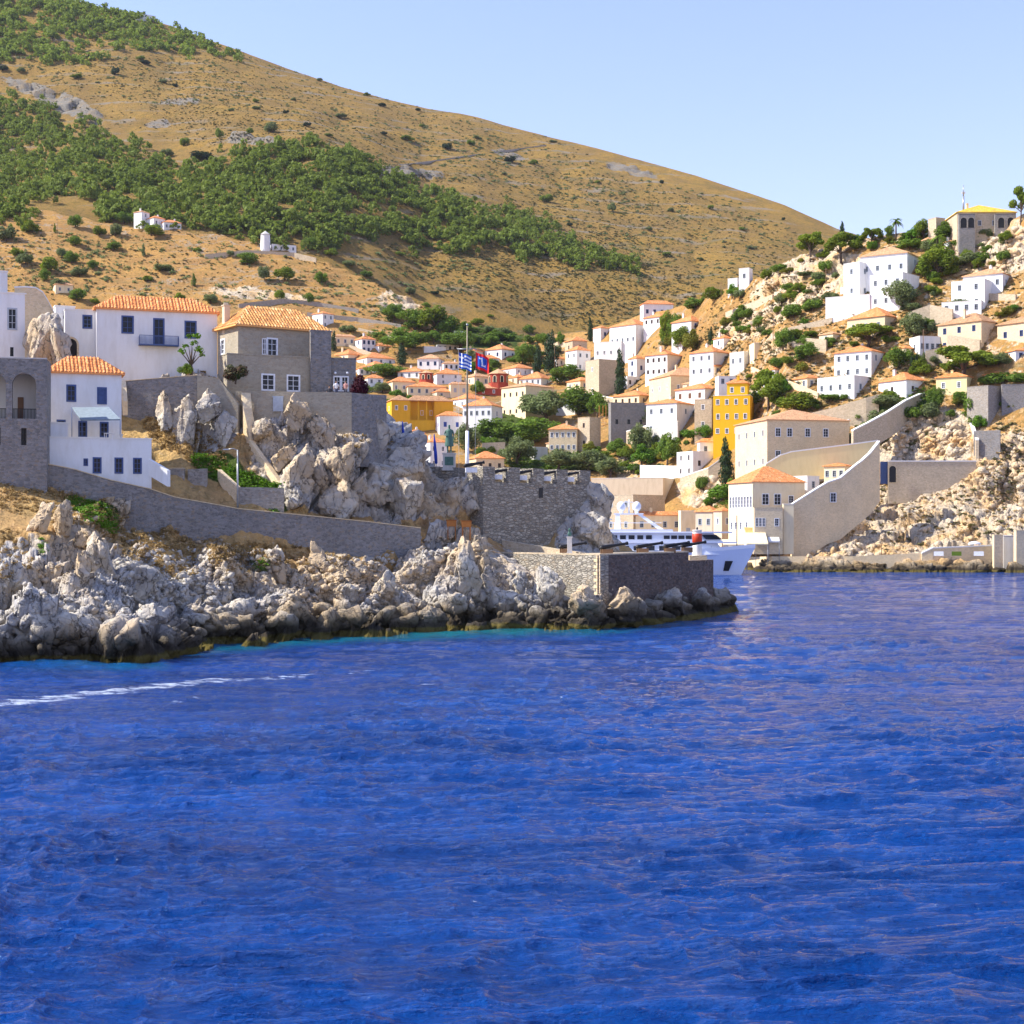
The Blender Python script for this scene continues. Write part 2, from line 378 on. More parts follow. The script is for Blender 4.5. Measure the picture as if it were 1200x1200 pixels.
# ---- the headland
HC = [(-160, [(104,None),(110,783),(114,740),(119,705),(131,640),(146,575),(148,545),(158,500),(166,430),(178,420),(205,420),(240,560)]),
 (0, [(108,None),(114,778),(117,735),(122,700),(133,640),(147,562),(149,545),(160,500),(166,425),(178,420),(205,425),(240,560)]),
 (60, [(109,None),(115,777),(118,738),(123,700),(134,640),(148,575),(150,550),(160,505),(167,435),(177,425),(205,430),(240,560)]),
 (140, [(111,None),(116,775),(120,742),(127,705),(137,655),(150,606),(152,568),(160,530),(168,470),(175,443),(205,440),(240,560)]),
 (185, [(114,None),(118,772),(123,746),(130,712),(140,662),(152,618),(154,578),(161,538),(165.0,492),(173,450),(205,440),(240,560)]),
 (212, [(122,None),(127,762),(131,742),(137,712),(144,668),(154,630),(156,586),(161,535),(165.0,470),(173,452),(205,442),(240,560)]),
 (250, [(126,None),(131,757),(134,740),(140,712),(148,672),(155,637),(157,594),(162,545),(165.2,478),(173,455),(205,450),(240,570)]),
 (300, [(130,None),(136,752),(139,732),(144,702),(150,668),(156,642),(158,599),(162,562),(166.2,503),(172,466),(205,462),(240,580)]),
 (350, [(135,None),(141,748),(144,727),(148,700),(153,668),(158,646),(160,604),(163,565),(166.4,483),(173,470),(205,465),(240,590)]),
 (400, [(139,None),(145,743),(148,722),(152,697),(157,665),(161,650),(163,609),(165,570),(167,520),(174,472),(205,467),(240,590)]),
 (440, [(142,None),(148,741),(151,718),(155,692),(159,664),(163,640),(165,614),(167,575),(170.5,528),(176,480),(205,475),(240,600)]),
 (480, [(143,None),(149,740),(152,714),(156,688),(160,658),(164,632),(166,620),(170,592),(174,560),(178,538),(205,545),(235,640)]),
 (520, [(145,None),(151,739),(154,712),(157,685),(161,655),(166,632),(170,622),(174,606),(178,590),(182,574),(205,575),(230,660)]),
 (565, [(148,None),(154,737),(156,715),(159,685),(162,664),(167,642),(173,632),(177,622),(181,612),(184,590),(200,585),(225,680)]),
 (620, [(148,None),(154,737),(156,718),(158,700),(160,690),(166,668),(174,660),(178,650),(182,640),(186,590),(200,590),(220,690)]),
 (690, [(147,None),(152.5,738),(154,724),(155.5,712),(158,706),(164,672),(176,662),(180,648),(184,612),(188,572),(200,600),(215,700)]),
 (720, [(150,None),(156,735),(158,722),(160,712),(163,705),(168,680),(178,666),(184,648),(190,635),(196,650),(204,680),(214,703)]),
 (800, [(162,None),(168,727),(171,717),(174,711),(177,706),(181,695),(184,688),(190,684),(195,684),(200,688),(206,695),(214,704)]),
 (852, [(176,None),(181,719),(183,714),(186,711),(188,709),(190,707),(193,706),(196,706),(199,706),(202,706),(206,706),(209,707)]),
 (878, [(178,None),(183,None),(185,None),(188,None),(190,None),(192,None),(195,None),(198,None),(201,None),(204,None),(208,None),(211,None)])]
def headland():
    px = np.linspace(-160, 878, 1150)
    p = loft(HC, px, [6, 34, 34, 44, 50, 26, 40, 40, 50, 14, 14])
    n = normals(p); sx, sy = scr(p)
    shore = smooth01(sy, 640, 700)*(sx < 900)
    rocky = np.maximum(shore, blob(sx, sy, [(120,650,60,80,30),(20,670,50,40),(230,485,60,40),(385,545,95,75,35),(470,560,60,70,35),(440,500,40,40),(560,590,70,25),(60,400,40,50),(320,690,120,50),(620,690,110,45),(690,610,40,60),(500,650,80,30),(350,480,25,40)]))
    rocky *= 1-.75*blob(sx, sy, [(60,595,60,18),(170,640,50,14,25),(330,650,60,14),(200,510,30,16,30),(440,645,30,8)])
    shelf = np.where((sy > 540)&(sx < 500), 1-smooth01(np.abs(sy-(575+np.clip(sx-150, 0, 340)*.14)), 4, 22), 0)*.7
    rocky = np.clip(rocky-shelf, 0, 1)
    plat = (sx > 570)&(p[..., 1] > 163)
    amp = rocky*(1-plat*.8)
    d = amp*(2.1*blocks(p*[1, 1, .6], .16, 3)+1.0*blocks(p*[1, 1, .6], .42, 9)+.34*blocks(p*[1, 1, .8], 1.2, 21)+.1*blocks(p, 3.2, 23))+(.15+.3*amp)*fbm(p, .25, 5, 5)+.05*fbm(p, 3, 3, 8)
    d = d+(.25*np.maximum(0, fbm(p, .9, 3, 77))+.5*fbm(p, .35, 4, 79)*(sx > 100))*(1-amp)
    q = p+n*d[..., None]
    q[0] = p[0]; q[0, :, 2] = -4
    return mesh_np('headland', q, grid_faces(*q.shape[:2])[:, ::-1] if False else grid_faces(*q.shape[:2]), MAT['headland_ground'], smooth=False,
                   attrs={'rock': rocky, 'green': blob(sx, sy, [(110,600,35,14,30),(255,545,35,18,25),(300,572,30,12,10),(330,585,14,16)])})
HEAD = tag(headland(), kind='structure'); HB = bvh_of(HEAD)

# ---- the shore, town slope and near hills
crest = dict(x=[-300,-100,0,130,200,260,330,400,460,540,620,700,740,760,800,830,880,940,1000,1060,1100,1150,1200,1300,1500],
             y=[225,230,235,262,266,275,289,312,340,372,392,390,372,366,358,348,328,299,282,272,276,278,250,225,200],
             Y=[900,900,900,880,870,860,850,830,800,780,760,720,690,670,630,600,570,540,520,505,500,490,480,470,460])
def hill_cols():
    out = []
    for x in sorted(set(list(range(-300, 1501, 20)))):
        cy = np.interp(x, crest['x'], crest['y']); cY = np.interp(x, crest['x'], crest['Y'])
        w = float(smooth01(np.array(x*1.), 770, 930)); r = float(smooth01(np.array(x*1.), 925, 1030)); L = float(smooth01(np.array(x*1.), 420, 300))
        T = [(426,None),(428,664),(430,656),(455,628),(500,575),(560,518),(630,465),(700,425)]
        E = [(350,None),(362,668),(372,655),(390,632),(402,600),(425,555),(450,480),(478,400)]
        R = [(350,None),(359,669),(366,658),(378,636),(404,591),(416,545),(440,470),(470,380)]
        kn = []
        for k in range(8):
            t = [T, E, R]
            Y = T[k][0]*(1-w)+w*(E[k][0]*(1-r)+R[k][0]*r)
            z = [CH+(HZ-q[k][1])*q[k][0]/F if q[k][1] else -4 for q in t]
            zz = z[0]*(1-w)+w*(z[1]*(1-r)+z[2]*r); kn.append((Y, HZ-(zz-CH)*F/Y))
        lim = cY-45; y2 = kn[2][0]; y7 = kn[7][0]
        if y7 > lim: kn = kn[:3]+[(y2+(a-y2)*(lim-y2)/(y7-y2), b) for a, b in kn[3:]]
        # make sure the last knot before the crest stays below it
        y7 = kn[7][1]; gap = 26
        if y7 < cy+gap:
            for k in range(4, 8):
                f = (k-3)/4.; kn[k] = (kn[k][0], kn[k][1]*(1-f)+max(kn[k][1], cy+gap+(7-k)*30)*f)
        kn.append((cY, cy)); kn.append((cY+45, cy+14)); kn.append((cY+160, cy+90))
        out.append((x, kn))
    return out
HILLC = hill_cols()
def hillside():
    px = np.concatenate([np.linspace(-300, 360, 150, endpoint=False), np.linspace(360, 860, 330, endpoint=False), np.linspace(860, 1210, 420, endpoint=False), np.linspace(1210, 1500, 40)])
    p = loft(HILLC, px, [3, 16, 34, 40, 50, 50, 50, 50, 14, 10])
    n = normals(p); sx, sy = scr(p)
    rocky = blob(sx, sy, [(1060,620,160,44),(960,640,60,20),(1180,560,40,50),(1085,515,60,32),(1160,290,60,28),(1180,600,60,60),
                          (930,318,50,12,-30),(900,372,36,10,-32),(945,350,40,8,-35),(865,385,26,12,-30),(915,400,20,10,-30),(470,350,25,12),(735,548,14,16),(820,575,25,20),(990,320,30,20),(300,345,60,6,5),(660,545,20,14)])
    rocky = np.maximum(rocky, .75*((sy > 655)&(sx > 880)))
    d = rocky*(1.9*blocks(p*[1, 1, .8], .09, 4)+.8*blocks(p*[1, 1, .7], .26, 14)+.3*blocks(p, .8, 24))*np.where(sx > 840, 1, .6)+(.35+.6*(p[..., 1] > 560))*fbm(p, .06, 5, 6)
    d = d+2.6*fbm(p, .012, 3, 31)*smooth01(p[..., 1], 600, 760)
    # terraces on the left hill
    q = p+n*d[..., None]
    tz = q[..., 2]; st = 5.0; ft = tz/st; fr = ft-np.floor(ft); ter = (np.floor(ft)+smooth01(fr, .55, 1.))*st
    w = .55*smooth01(p[..., 1], 640, 720)*(sx < 640); q[..., 2] = tz*(1-w)+ter*w
    return mesh_np('hillside', q, grid_faces(*q.shape[:2]), MAT['hill_ground'],
                   attrs={'rock': np.clip(rocky*.85+.24*smooth01(sx, 800, 900)+.16, 0, 1), 'green': .8*blob(sx, sy, [(650,545,60,16),(600,500,45,22),(1060,480,55,14,-25),(1000,520,40,10,-20),(560,395,60,16)])})
HILL = tag(hillside(), kind='structure'); TB = bvh_of(HILL)

# ---- the mountain behind
sky_l = dict(x=[-400,-200,0,50,100,150,200,250,300,350,400,450,500,550,600,640,700,760,820,870,920,960,980,1000,1050,1200,1500],
             y=[-120,-70,-28,-12,3,14,30,47,66,84,101,114,126,134,149,159,174,191,207,224,241,259,268,274,292,335,400])
spur_l = dict(x=[-400,0,100,200,300,370,440,500,560,650,780,860,1000,1500], y=[190,190,175,185,170,170,198,235,250,290,338,350,380,470])
def mountain():
    cols = []
    for x in range(-400, 1501, 20):
        s = np.interp(x, sky_l['x'], sky_l['y']); m = np.interp(x, spur_l['x'], spur_l['y']); c = np.interp(x, crest['x'], crest['y'])
        Yc = np.interp(x, [-400, 0, 600, 1000, 1500], [2000, 1950, 1800, 1550, 1400]); Ym = np.interp(x, [-400, 0, 500, 800, 1500], [1350, 1350, 1250, 1150, 1000])
        b = max(c+60, m+20); m = min(m, b-10)
        cols.append((x, [(940, b+40), (980, b), (1080, b*.5+m*.5), (Ym, m), (Ym+70, m+3), ((Ym+70)*.55+Yc*.45, m*.55+s*.45), (Yc, s), (Yc+80, s+8), (Yc+500, s+160)]))
    px = np.linspace(-400, 1500, 620)
    p = loft(cols, px, [4, 60, 80, 8, 80, 120, 10, 6])
    sx, sy = scr(p); n = normals(p)
    d = 15*fbm(p*[1, .6, .3], .0032, 4, 51)+4.5*fbm(p, .018, 5, 61)
    rd = 1-np.abs(vnoise(p*[1, .5, .25], .009, 91)); d = d-6*rd*rd
    rocky = blob(sx, sy, [(50,108,55,9,28),(95,125,32,10,35),(290,172,34,6),(185,148,16,4),(210,125,26,5),(20,85,12,4),(600,180,26,5,20),(740,200,34,6,15),(480,205,40,6)])*.8
    fade = np.ones_like(sy); sk = np.interp(sx, sky_l['x'], sky_l['y']); fade = .25+.75*smooth01(sy-sk, 0, 40)
    q = p.copy(); q[..., 2] += d*fade; q[..., 2] += rocky*6*blocks(p, .05, 7)
    return mesh_np('mountain', q, grid_faces(*q.shape[:2]), MAT['mountain_ground'], smooth=False, attrs={'rock': rocky, 'green': np.zeros_like(rocky)})
MOUNT = tag(mountain(), kind='structure'); MTB = bvh_of(MOUNT)

# ------------------------------------------------------------------ the sea
def sea():
    px = np.concatenate([-CX-np.geomspace(6000, 1, 40)[:-1]*1.0, np.linspace(-60, 1260, 620)]) if False else np.concatenate([np.linspace(-9000, -700, 20), np.linspace(-650, -80, 40), np.linspace(-60, 1260, 640), np.linspace(1280, 1850, 40), np.linspace(1900, 10000, 20)])
    Y = np.concatenate([np.geomspace(6, 28, 30, endpoint=False), 18000/np.linspace(643, 100, 950, endpoint=False), np.linspace(180, 500, 160), np.geomspace(520, 9000, 30)])
    X = (px[None]-CX)*Y[:, None]/F; YY = np.repeat(Y[:, None], len(px), 1)
    p = np.stack([X, YY, np.zeros_like(X)], -1)
    a = np.radians(8); xr = X*math.cos(a)+YY*math.sin(a); yr = -X*math.sin(a)+YY*math.cos(a)
    wp = np.stack([xr*.45+.35*fbm(p, .05, 2, 9)*8, yr, np.zeros_like(X)], -1)
    gust = .55+.9*np.abs(vnoise(p, .045, 12)); rg = lambda sc, sd, k=2: (1-np.abs(vnoise(wp, sc, sd)))**k
    w = .12*fbm(wp, .12, 3, 100, .5)+gust*(.16*rg(.34, 130)+.13*rg(.8, 133)*(1-smooth01(YY, 120, 220))+.085*rg(1.8, 137)*(1-smooth01(YY, 70, 140)))+.03*fbm(wp, 3.2, 2, 140, .6)*(1-smooth01(YY, 40, 80))
    w = w-w.mean(); fade = 1-smooth01(YY, 200, 420); w = w*fade*(1-smooth01(np.abs(X/np.maximum(YY, 1)), .6, 1.2))
    p[..., 2] = w*1.4-.06
    # distance to the shore, for the shallow water
    sh = np.interp(CX+X*F/YY, [-160,0,60,140,185,212,250,300,350,400,440,480,520,565,620,690,720,800,852,870], [110,114,115,116,118,127,131,136,141,145,148,149,151,154,154,153,156,168,181,190])
    sxp = CX+X*F/YY; dist = (sh-YY); sh_w = (1-smooth01(dist+2.5*fbm(p, .09, 3, 77), 1, 15))*(sxp < 880)*(dist > -4)*np.interp(sxp, [0, 200, 300, 420, 600, 700, 800, 870], [.35, .4, .75, 1, 1, .7, .5, .2])
    # wake of a passing boat: a foam line drifting along the headland
    wy = np.interp(sxp, [-50, 0, 100, 200, 300, 380, 430], [826, 822, 812, 802, 794, 787, 784]); py = HZ+CH*F/YY
    wk = np.exp(-((py-wy)/np.interp(sxp, [0, 200, 430], [5.5, 4, 2.2]))**2)*np.interp(sxp, [-50, 150, 330, 430, 450], [1, 1, .75, .35, 0])
    for (bx, by, bw) in ((203,820,16),(228,818,12),(500,803,14),(272,999,10),(62,1111,10)): wk = np.maximum(wk, .85*np.exp(-((py-by)/1.5)**2-((sxp-bx)/bw)**2))
    n = NT('sea_water', .14, .5); q = n.pos(); n.b.inputs['IOR'].default_value = 1.36
    deep = (.000, .030, .16); teal = (.004, .14, .17)
    s_ = n.scale(q, (.42, 1, 1)); b1 = n.noise(s_, 1.3, 7, .68); b2 = n.noise(n.scale(q, (.4, 1, 1)), .22, 5, .6); b3 = n.noise(n.scale(q, (.6, 1, 1)), 5.5, 4, .65)
    pat = n.noise(n.scale(q, (.3, 1, 1)), .12, 6, .7)  # ripple light and dark put into the water colour as patches
    x = n.mix(n.ramp(pat, .35, .68), deep, (.000, .060, .30))
    x = n.mix(n.ramp(n.math('ADD', n.attr('shallow'), n.math('MULTIPLY', n.math('SUBTRACT', b2, .5), .8)), .15, 1.0), x, teal)
    fo = n.math('ADD', n.attr('wake'), n.math('MULTIPLY', n.math('SUBTRACT', n.noise(n.scale(q, (.25, 1, 1)), 2.2, 6, .8), .5), 5.0))
    fm = n.math('MULTIPLY', n.ramp(fo, .85, 1.1), n.ramp(n.attr('wake'), .05, .3))
    x = n.mix(n.math('MULTIPLY', fm, .85), x, (.6, .66, .74)); n.col(x)
    n.set(n.b.inputs['Roughness'], n.math('ADD', .05, n.math('MULTIPLY', fm, .6)))
    h = n.math('ADD', n.math('MULTIPLY', b2, 1.6), n.math('ADD', n.math('MULTIPLY', b1, .55), n.math('MULTIPLY', b3, .10))); n.bump(h, 1.0, 1.5)
    return mesh_np('sea', p, grid_faces(*p.shape[:2]), n.m, smooth=True, attrs={'shallow': sh_w, 'wake': wk})
tag(sea(), kind='structure')
n = NT('seabed_sand'); n.col((.2, .18, .12))
tag(MB().add([(-9000,-200,-6),(9000,-200,-6),(9000,9000,-6),(-9000,9000,-6)], [(0,1,2,3)]).build('seabed', n.m), kind='structure')

# ------------------------------------------------------------------ light, sky, camera
w = bpy.data.worlds.new('World'); SC.world = w; w.use_nodes = True; nt = w.node_tree
sk = nt.nodes.new('ShaderNodeTexSky'); sk.sky_type = 'NISHITA'; sk.sun_disc = False; sk.sun_elevation = SUN_EL; sk.sun_rotation = SUN_AZ
sk.air_density = 1.5; sk.dust_density = .2; sk.ozone_density = 5.0; sk.altitude = 0
mx = nt.nodes.new('ShaderNodeMix'); mx.data_type = 'RGBA'; mx.blend_type = 'MULTIPLY'; mx.inputs[0].default_value = 1; mx.inputs[7].default_value = (1.08, .88, 1.06, 1); nt.links.new(sk.outputs[0], mx.inputs[6]); nt.links.new(mx.outputs[2], nt.nodes['Background'].inputs[0]); nt.nodes['Background'].inputs[1].default_value = .13
sl = bpy.data.lights.new('sun', 'SUN'); sl.energy = 4.6; sl.angle = math.radians(.5); sl.color = (1, .945, .85)
so = bpy.data.objects.new('sun', sl); link(so); so.rotation_euler = SUN.to_track_quat('Z', 'Y').to_euler(); so.location = (-200, 0, 300)
cam = bpy.data.cameras.new('camera'); cam.sensor_width = 36; cam.lens = F/1200*36; cam.shift_y = (HZ-600)/1200; cam.clip_start = .5; cam.clip_end = 20000
co = bpy.data.objects.new('camera', cam); link(co); co.location = EYE; co.rotation_euler = (math.pi/2, 0, 0); SC.camera = co
SC.view_settings.view_transform = 'Standard'; SC.view_settings.look = 'None'; SC.view_settings.exposure = 0.9; SC.view_settings.gamma = 1

# ------------------------------------------------------------------ buildings
def wall_holes(mb, w, z0, z1, rects, depth, M):
    """a wall sheet in the local xz plane (facing -y) with real openings and their reveals"""
    xs = sorted(set([0, w]+[v for r in rects for v in (r[0], r[1])])); zs = sorted(set([z0, z1]+[v for r in rects for v in (r[2], r[3])]))
    for i in range(len(xs)-1):
        for j in range(len(zs)-1):
            cx, cz = (xs[i]+xs[i+1])/2, (zs[j]+zs[j+1])/2
            if any(r[0] < cx < r[1] and r[2] < cz < r[3] for r in rects): continue
            mb.add([M@Vector(p) for p in ((xs[i],0,zs[j]),(xs[i+1],0,zs[j]),(xs[i+1],0,zs[j+1]),(xs[i],0,zs[j+1]))], [(0,1,2,3)])
    for a, b, c, d in [r[:4] for r in rects]:
        for q in (((a,0,c),(a,depth,c),(a,depth,d),(a,0,d)), ((b,0,d),(b,depth,d),(b,depth,c),(b,0,c)), ((a,0,d),(a,depth,d),(b,depth,d),(b,0,d)), ((a,0,c),(b,0,c),(b,depth,c),(a,depth,c))):
            mb.add([M@Vector(p) for p in q], [(0,1,2,3)])

WSTY = dict(white=('white_paint', 1, 0), grey=('grey_paint', 1, 0), blue=('slate_blue_paint', 1, 0), dark=('brown_paint', 0, 0), shut_blue=('blue_paint', 1, 1), shut_grey=('grey_paint', 1, 1), shut_brown=('brown_paint', 1, 1), shut_slate=('slate_blue_paint', 1, 1), hole=('dark_metal', 0, 0))
WCACHE = {}
def window(parent, loc, rz, w, h, sty, rec, label=None):
    mat, frame, shut = WSTY[sty]; key = (round(w, 2), round(h, 2), sty, rec)
    if key not in WCACHE:
        m = MB(); t = max(.06, min(.11, w*.12)); y0 = -.03; y1 = rec
        if frame:
            m.box(-w/2-t*.6, -w/2+t, y0, y1, -h/2-t*.6, h/2+t*.6); m.box(w/2-t, w/2+t*.6, y0, y1, -h/2-t*.6, h/2+t*.6)
            m.box(-w/2+t, w/2-t, y0, y1, h/2-t, h/2+t*.6); m.box(-w/2+t, w/2-t, y0-.05, y1, -h/2-t*.6, -h/2+t)
        m.box(-.03, .03, rec*.4, rec*.9, -h/2+.02, h/2-.02)
        if shut:
            k = int(h/.16)
            for sx in (-1, 1):
                for i in range(k): m.box(min(0, sx*(w/2-t))+.03, max(0, sx*(w/2-t))-.03, rec*.2+.01*(i % 2), rec*.5, -h/2+i*h/k+.01, -h/2+(i+1)*h/k)
        else:
            for f in (-.17, .17): m.box(-w/2+.02, w/2-.02, rec*.45, rec*.85, f*h-.025, f*h+.025)
        o = m.build('window', MAT[mat], parent)
        p = MB().add([(-w/2,rec*.93,-h/2),(w/2,rec*.93,-h/2),(w/2,rec*.93,h/2),(-w/2,rec*.93,h/2)], [(0,1,2,3)]).build('pane', MAT['glass'], o)
        WCACHE[key] = (o.data, p.data)
    else:
        a, b = WCACHE[key]; o = link(bpy.data.objects.new('window', a), parent); link(bpy.data.objects.new('pane', b), o)
    o.location = loc; o.rotation_euler = (0, 0, rz)
    if label: tag(o, label)
    return o

def hip_roof(parent, L, W, z, rise, mat, over=.4, name='roof', gable=False, ridge=None, ribs=0):
    """hip roof over a centred L x W plan"""
    a, b = L/2+over, W/2+over; t = .16
    if L >= W: rr = a-b*.9 if not gable else a; r0, r1 = (-max(rr, .01), 0), (max(rr, .01), 0)
    else: rr = b-a*.9 if not gable else b; r0, r1 = (0, -max(rr, .01)), (0, max(rr, .01))
    A, B, C, D = (-a,-b,z), (a,-b,z), (a,b,z), (-a,b,z); R0, R1 = (*r0, z+rise), (*r1, z+rise)
    fs = [(A,B,R1,R0),(B,C,R1),(C,D,R0,R1),(D,A,R0)] if L >= W else [(A,B,R0),(B,C,R1,R0),(C,D,R1),(D,A,R0,R1)]
    bm = bmesh.new(); uv = bm.loops.layers.uv.new()
    for f in fs:
        pts = [Vector(p) for p in f]; vs = [bm.verts.new(p+Vector((0, 0, t))) for p in pts]; fc = bm.faces.new(vs)
        e = (pts[1]-pts[0]).normalized(); nn = (pts[1]-pts[0]).cross(pts[2]-pts[0]).normalized(); up = nn.cross(e)
        for l, p in zip(fc.loops, pts): l[uv].uv = ((p-pts[0]).dot(e), (p-pts[0]).dot(up))
    if ribs:      # real half-round tile ridges, one row after another
        rr_ = ribs*.27
        for f in fs:
            pts = [Vector(p)+Vector((0, 0, t)) for p in f]; e = (pts[1]-pts[0]).normalized(); nn = (pts[1]-pts[0]).cross(pts[2]-pts[0]).normalized(); up = nn.cross(e); Lf = (pts[1]-pts[0]).length
            P2 = [((p-pts[0]).dot(e), (p-pts[0]).dot(up)) for p in pts]; k = int(Lf/ribs)
            for i in range(k):
                u = (i+.5)*Lf/k; vm = 0
                for a_, b_ in zip(P2, P2[1:]+P2[:1]):
                    if (a_[0]-u)*(b_[0]-u) < 0: vm = max(vm, a_[1]+(b_[1]-a_[1])*(u-a_[0])/(b_[0]-a_[0]))
                if vm < .2: continue
                nc = max(1, int(vm/.5))
                for j in range(nc):
                    v0, v1 = j*vm/nc, (j+1)*vm/nc+.02; ja = .015*math.sin(i*7.3+j*3.1)
                    ring = []
                    for v_, r_, zo in ((v0, rr_*1.08, .03), (v1, rr_*.9, .0)):
                        ring.append([bm.verts.new(pts[0]+e*(u+ja+r_*math.cos(q_))+up*v_+nn*(r_*.85*math.sin(q_)+zo)) for q_ in (math.pi, math.pi*.72, math.pi/2, math.pi*.28, 0)])
                    for q_ in range(4):
                        fc = bm.faces.new((ring[0][q_], ring[0][q_+1], ring[1][q_+1], ring[1][q_]))
                        for l in fc.loops: l[uv].uv = ((i+.5)*.24, (j+.5)*.42)
                    bm.faces.new(ring[0])
    for p, q in ((A,B),(B,C),(C,D),(D,A)):
        p, q = Vector(p), Vector(q); u = Vector((0, 0, t))
        bm.faces.new([bm.verts.new(v) for v in (p, q, q+u, p+u)])
    bm.faces.new([bm.verts.new(Vector(v)) for v in (D, C, B, A)])
    me = bpy.data.meshes.new(name); bm.to_mesh(me); bm.free(); me.materials.append(MAT[mat])
    return link(bpy.data.objects.new(name, me), parent)

def chimney(parent, x, y, z0, z1, mat, w=.35):
    m = MB(); m.box(x-w, x+w, y-w, y+w, z0, z1); m.box(x-w*1.25, x+w*1.25, y-w*1.25, y+w*1.25, z1, z1+.12)
    m.box(x-w*.8, x+w*.8, y-w*.15, y+w*.15, z1+.12, z1+.4); return m.build('chimney', MAT[mat], parent)

NH = [0]
def house(x0, xc, x1, yt, ye, yb, wall, roof, Lw, Rw, sty, label, Y=None, name='house', cat='house', ch=None, wins=(), sink=4.0, b=None, depth=None, over=.4, blocks=(), wh=None, door=None, rooflab=None):
    NH[0] += 1; rnd = random.Random(NH[0]*7)
    if Y is None:
        h = hit(TB, max(xc, x0+.3*(x1-x0)), yb); Y = h.y if h else 600
    s = Y/F; th = math.atan((xc-CX)/F); wl, wr = max(xc-x0, 0)*s, max(x1-xc, 0)*s
    if b is None:
        b = math.atan2(wl, wr) if wl > 0 and wr > 0 else (math.radians(4) if wl == 0 else math.radians(80))
    else: b = math.radians(b)
    b = min(max(b, math.radians(3)), math.radians(84))
    Lr = wr/math.cos(b) if wr > 0 else 0; Ll = wl/math.sin(b) if wl > 0 else 0
    if Lr == 0: Lr = depth or min(7, max(4, Ll*.7))
    if Ll == 0: Ll = depth or min(8, max(4, Lr*.7))
    if depth:
        if wl == 0: Ll = depth
        if wr == 0: Lr = depth
    ang = b-th; ex = Vector((math.cos(ang), math.sin(ang), 0)); ey = Vector((-math.sin(ang), math.cos(ang), 0))
    C = P(xc, yb, Y); zb = C.z; ctr = C+ex*Lr/2+ey*Ll/2; He = (yb-ye)*s
    root = empty(name, (ctr.x, ctr.y, zb), ang); tag(root, label, cat)
    zr = CH+(HZ-yt)*ctr.y/F-zb; rise = min(max(zr-He, .5), .36*(min(Lr, Ll)/2+over)*1.9)*(.8 if 'hero' not in str(roof) and 'aged' not in str(roof) else 1)
    mats = MAT[wall]; m = MB(); rec = .18
    def slots(grid, W):
        out = []
        if not grid: return out
        r, c = grid; st = He/r
        for i in range(r):
            for j in range(c):
                hh = wh or min(1.65, st*.52); ww = min(hh*.62, W/c*.62)
                out.append((W*(j+.5)/c+rnd.uniform(-.1, .1), st*(i+.56), ww, hh if not (i == 0 and r > 1) else hh*.95, sty))
        return out
    Ls = slots(Lw, Ll); Rs = slots(Rw, Lr)
    for (fc, px, py, wp, hp, st) in wins:
        if fc == 'R': Rs.append(((px-xc)/(x1-xc)*Lr, (yb-py)*s, wp*s/math.cos(b), hp*s, st))
        else: Ls.append(((xc-px)/(xc-x0)*Ll, (yb-py)*s, wp*s/max(math.sin(b), .3), hp*s, st))
    rect = lambda S, W: [(max(.05, u-w/2), min(W-.05, u+w/2), z-h/2, z+h/2) for u, z, w, h, _ in S]
    ztop = He if roof != 'flat' else He
    MR = Matrix.Translation((-Lr/2, -Ll/2, 0)); ML = Matrix.Translation((-Lr/2, Ll/2, 0))@Matrix.Rotation(-math.pi/2, 4, 'Z')
    wall_holes(m, Lr, -sink, ztop, rect(Rs, Lr), rec, MR)
    wall_holes(m, Ll, -sink, ztop, [(Ll-r[1], Ll-r[0], r[2], r[3]) for r in rect(Ls, Ll)], rec, ML)
    hx, hy = Lr/2, Ll/2
    m.add([(hx,-hy,-sink),(hx,hy,-sink),(hx,hy,ztop),(hx,-hy,ztop)], [(0,1,2,3)]); m.add([(hx,hy,-sink),(-hx,hy,-sink),(-hx,hy,ztop),(hx,hy,ztop)], [(0,1,2,3)])
    wo = m.build('wall', mats, root)
    for u, z, w, h, st in Rs: window(root, (-hx+u, -hy, z), 0, w, h, st, rec)
    for u, z, w, h, st in Ls: window(root, (-hx, -hy+u, z), -math.pi/2, w, h, st, rec)
    if roof == 'flat':
        k = MB(); c = .28; k.box(-hx-.06, hx+.06, -hy-.06, -hy+c, He, He+.14); k.box(-hx-.06, hx+.06, hy-c, hy+.06, He, He+.14); k.box(-hx-.06, -hx+c, -hy+c, hy-c, He, He+.14); k.box(hx-c, hx+.06, -hy+c, hy-c, He, He+.14)
        k.build('parapet', MAT['white_cap'] if 'wash' in wall else mats, root)
        MB().box(-hx+.02, hx-.02, -hy+.02, hy-.02, He-.5, He-.35).build('roof', MAT['grey_wash'], root)
    elif roof:
        r = hip_roof(root, Lr, Ll, He, rise, roof, over, ribs=(.36 if roof in ('hero_tiles', 'aged_tiles') else 0))
        if ch is None: ch = [(rnd.uniform(-.3, .3), rnd.uniform(-.1, .35))] if rnd.random() < .6 else []
        for cx, cy in ch: chimney(r, cx*Lr, cy*Ll, He+.1, He+rise+.75, wall if 'stone' not in wall else 'cream_wash')
    if door:
        fc, px, py, wp, hp, mt = door
        u = (px-xc)/(x1-xc)*Lr if fc == 'R' else (xc-px)/(xc-x0)*Ll
        d = MB().box(-wp*s/2, wp*s/2, -.06, .05, 0, hp*s).box(-wp*s/2-.1, wp*s/2+.1, -.04, .04, hp*s, hp*s+.12).build('door', MAT[mt], root)
        d.location = (-hx+u, -hy, (yb-py)*s) if fc == 'R' else (-hx, -hy+u, (yb-py)*s); d.rotation_euler = (0, 0, 0 if fc == 'R' else -math.pi/2)
    return root, Lr, Ll, He, s, zb

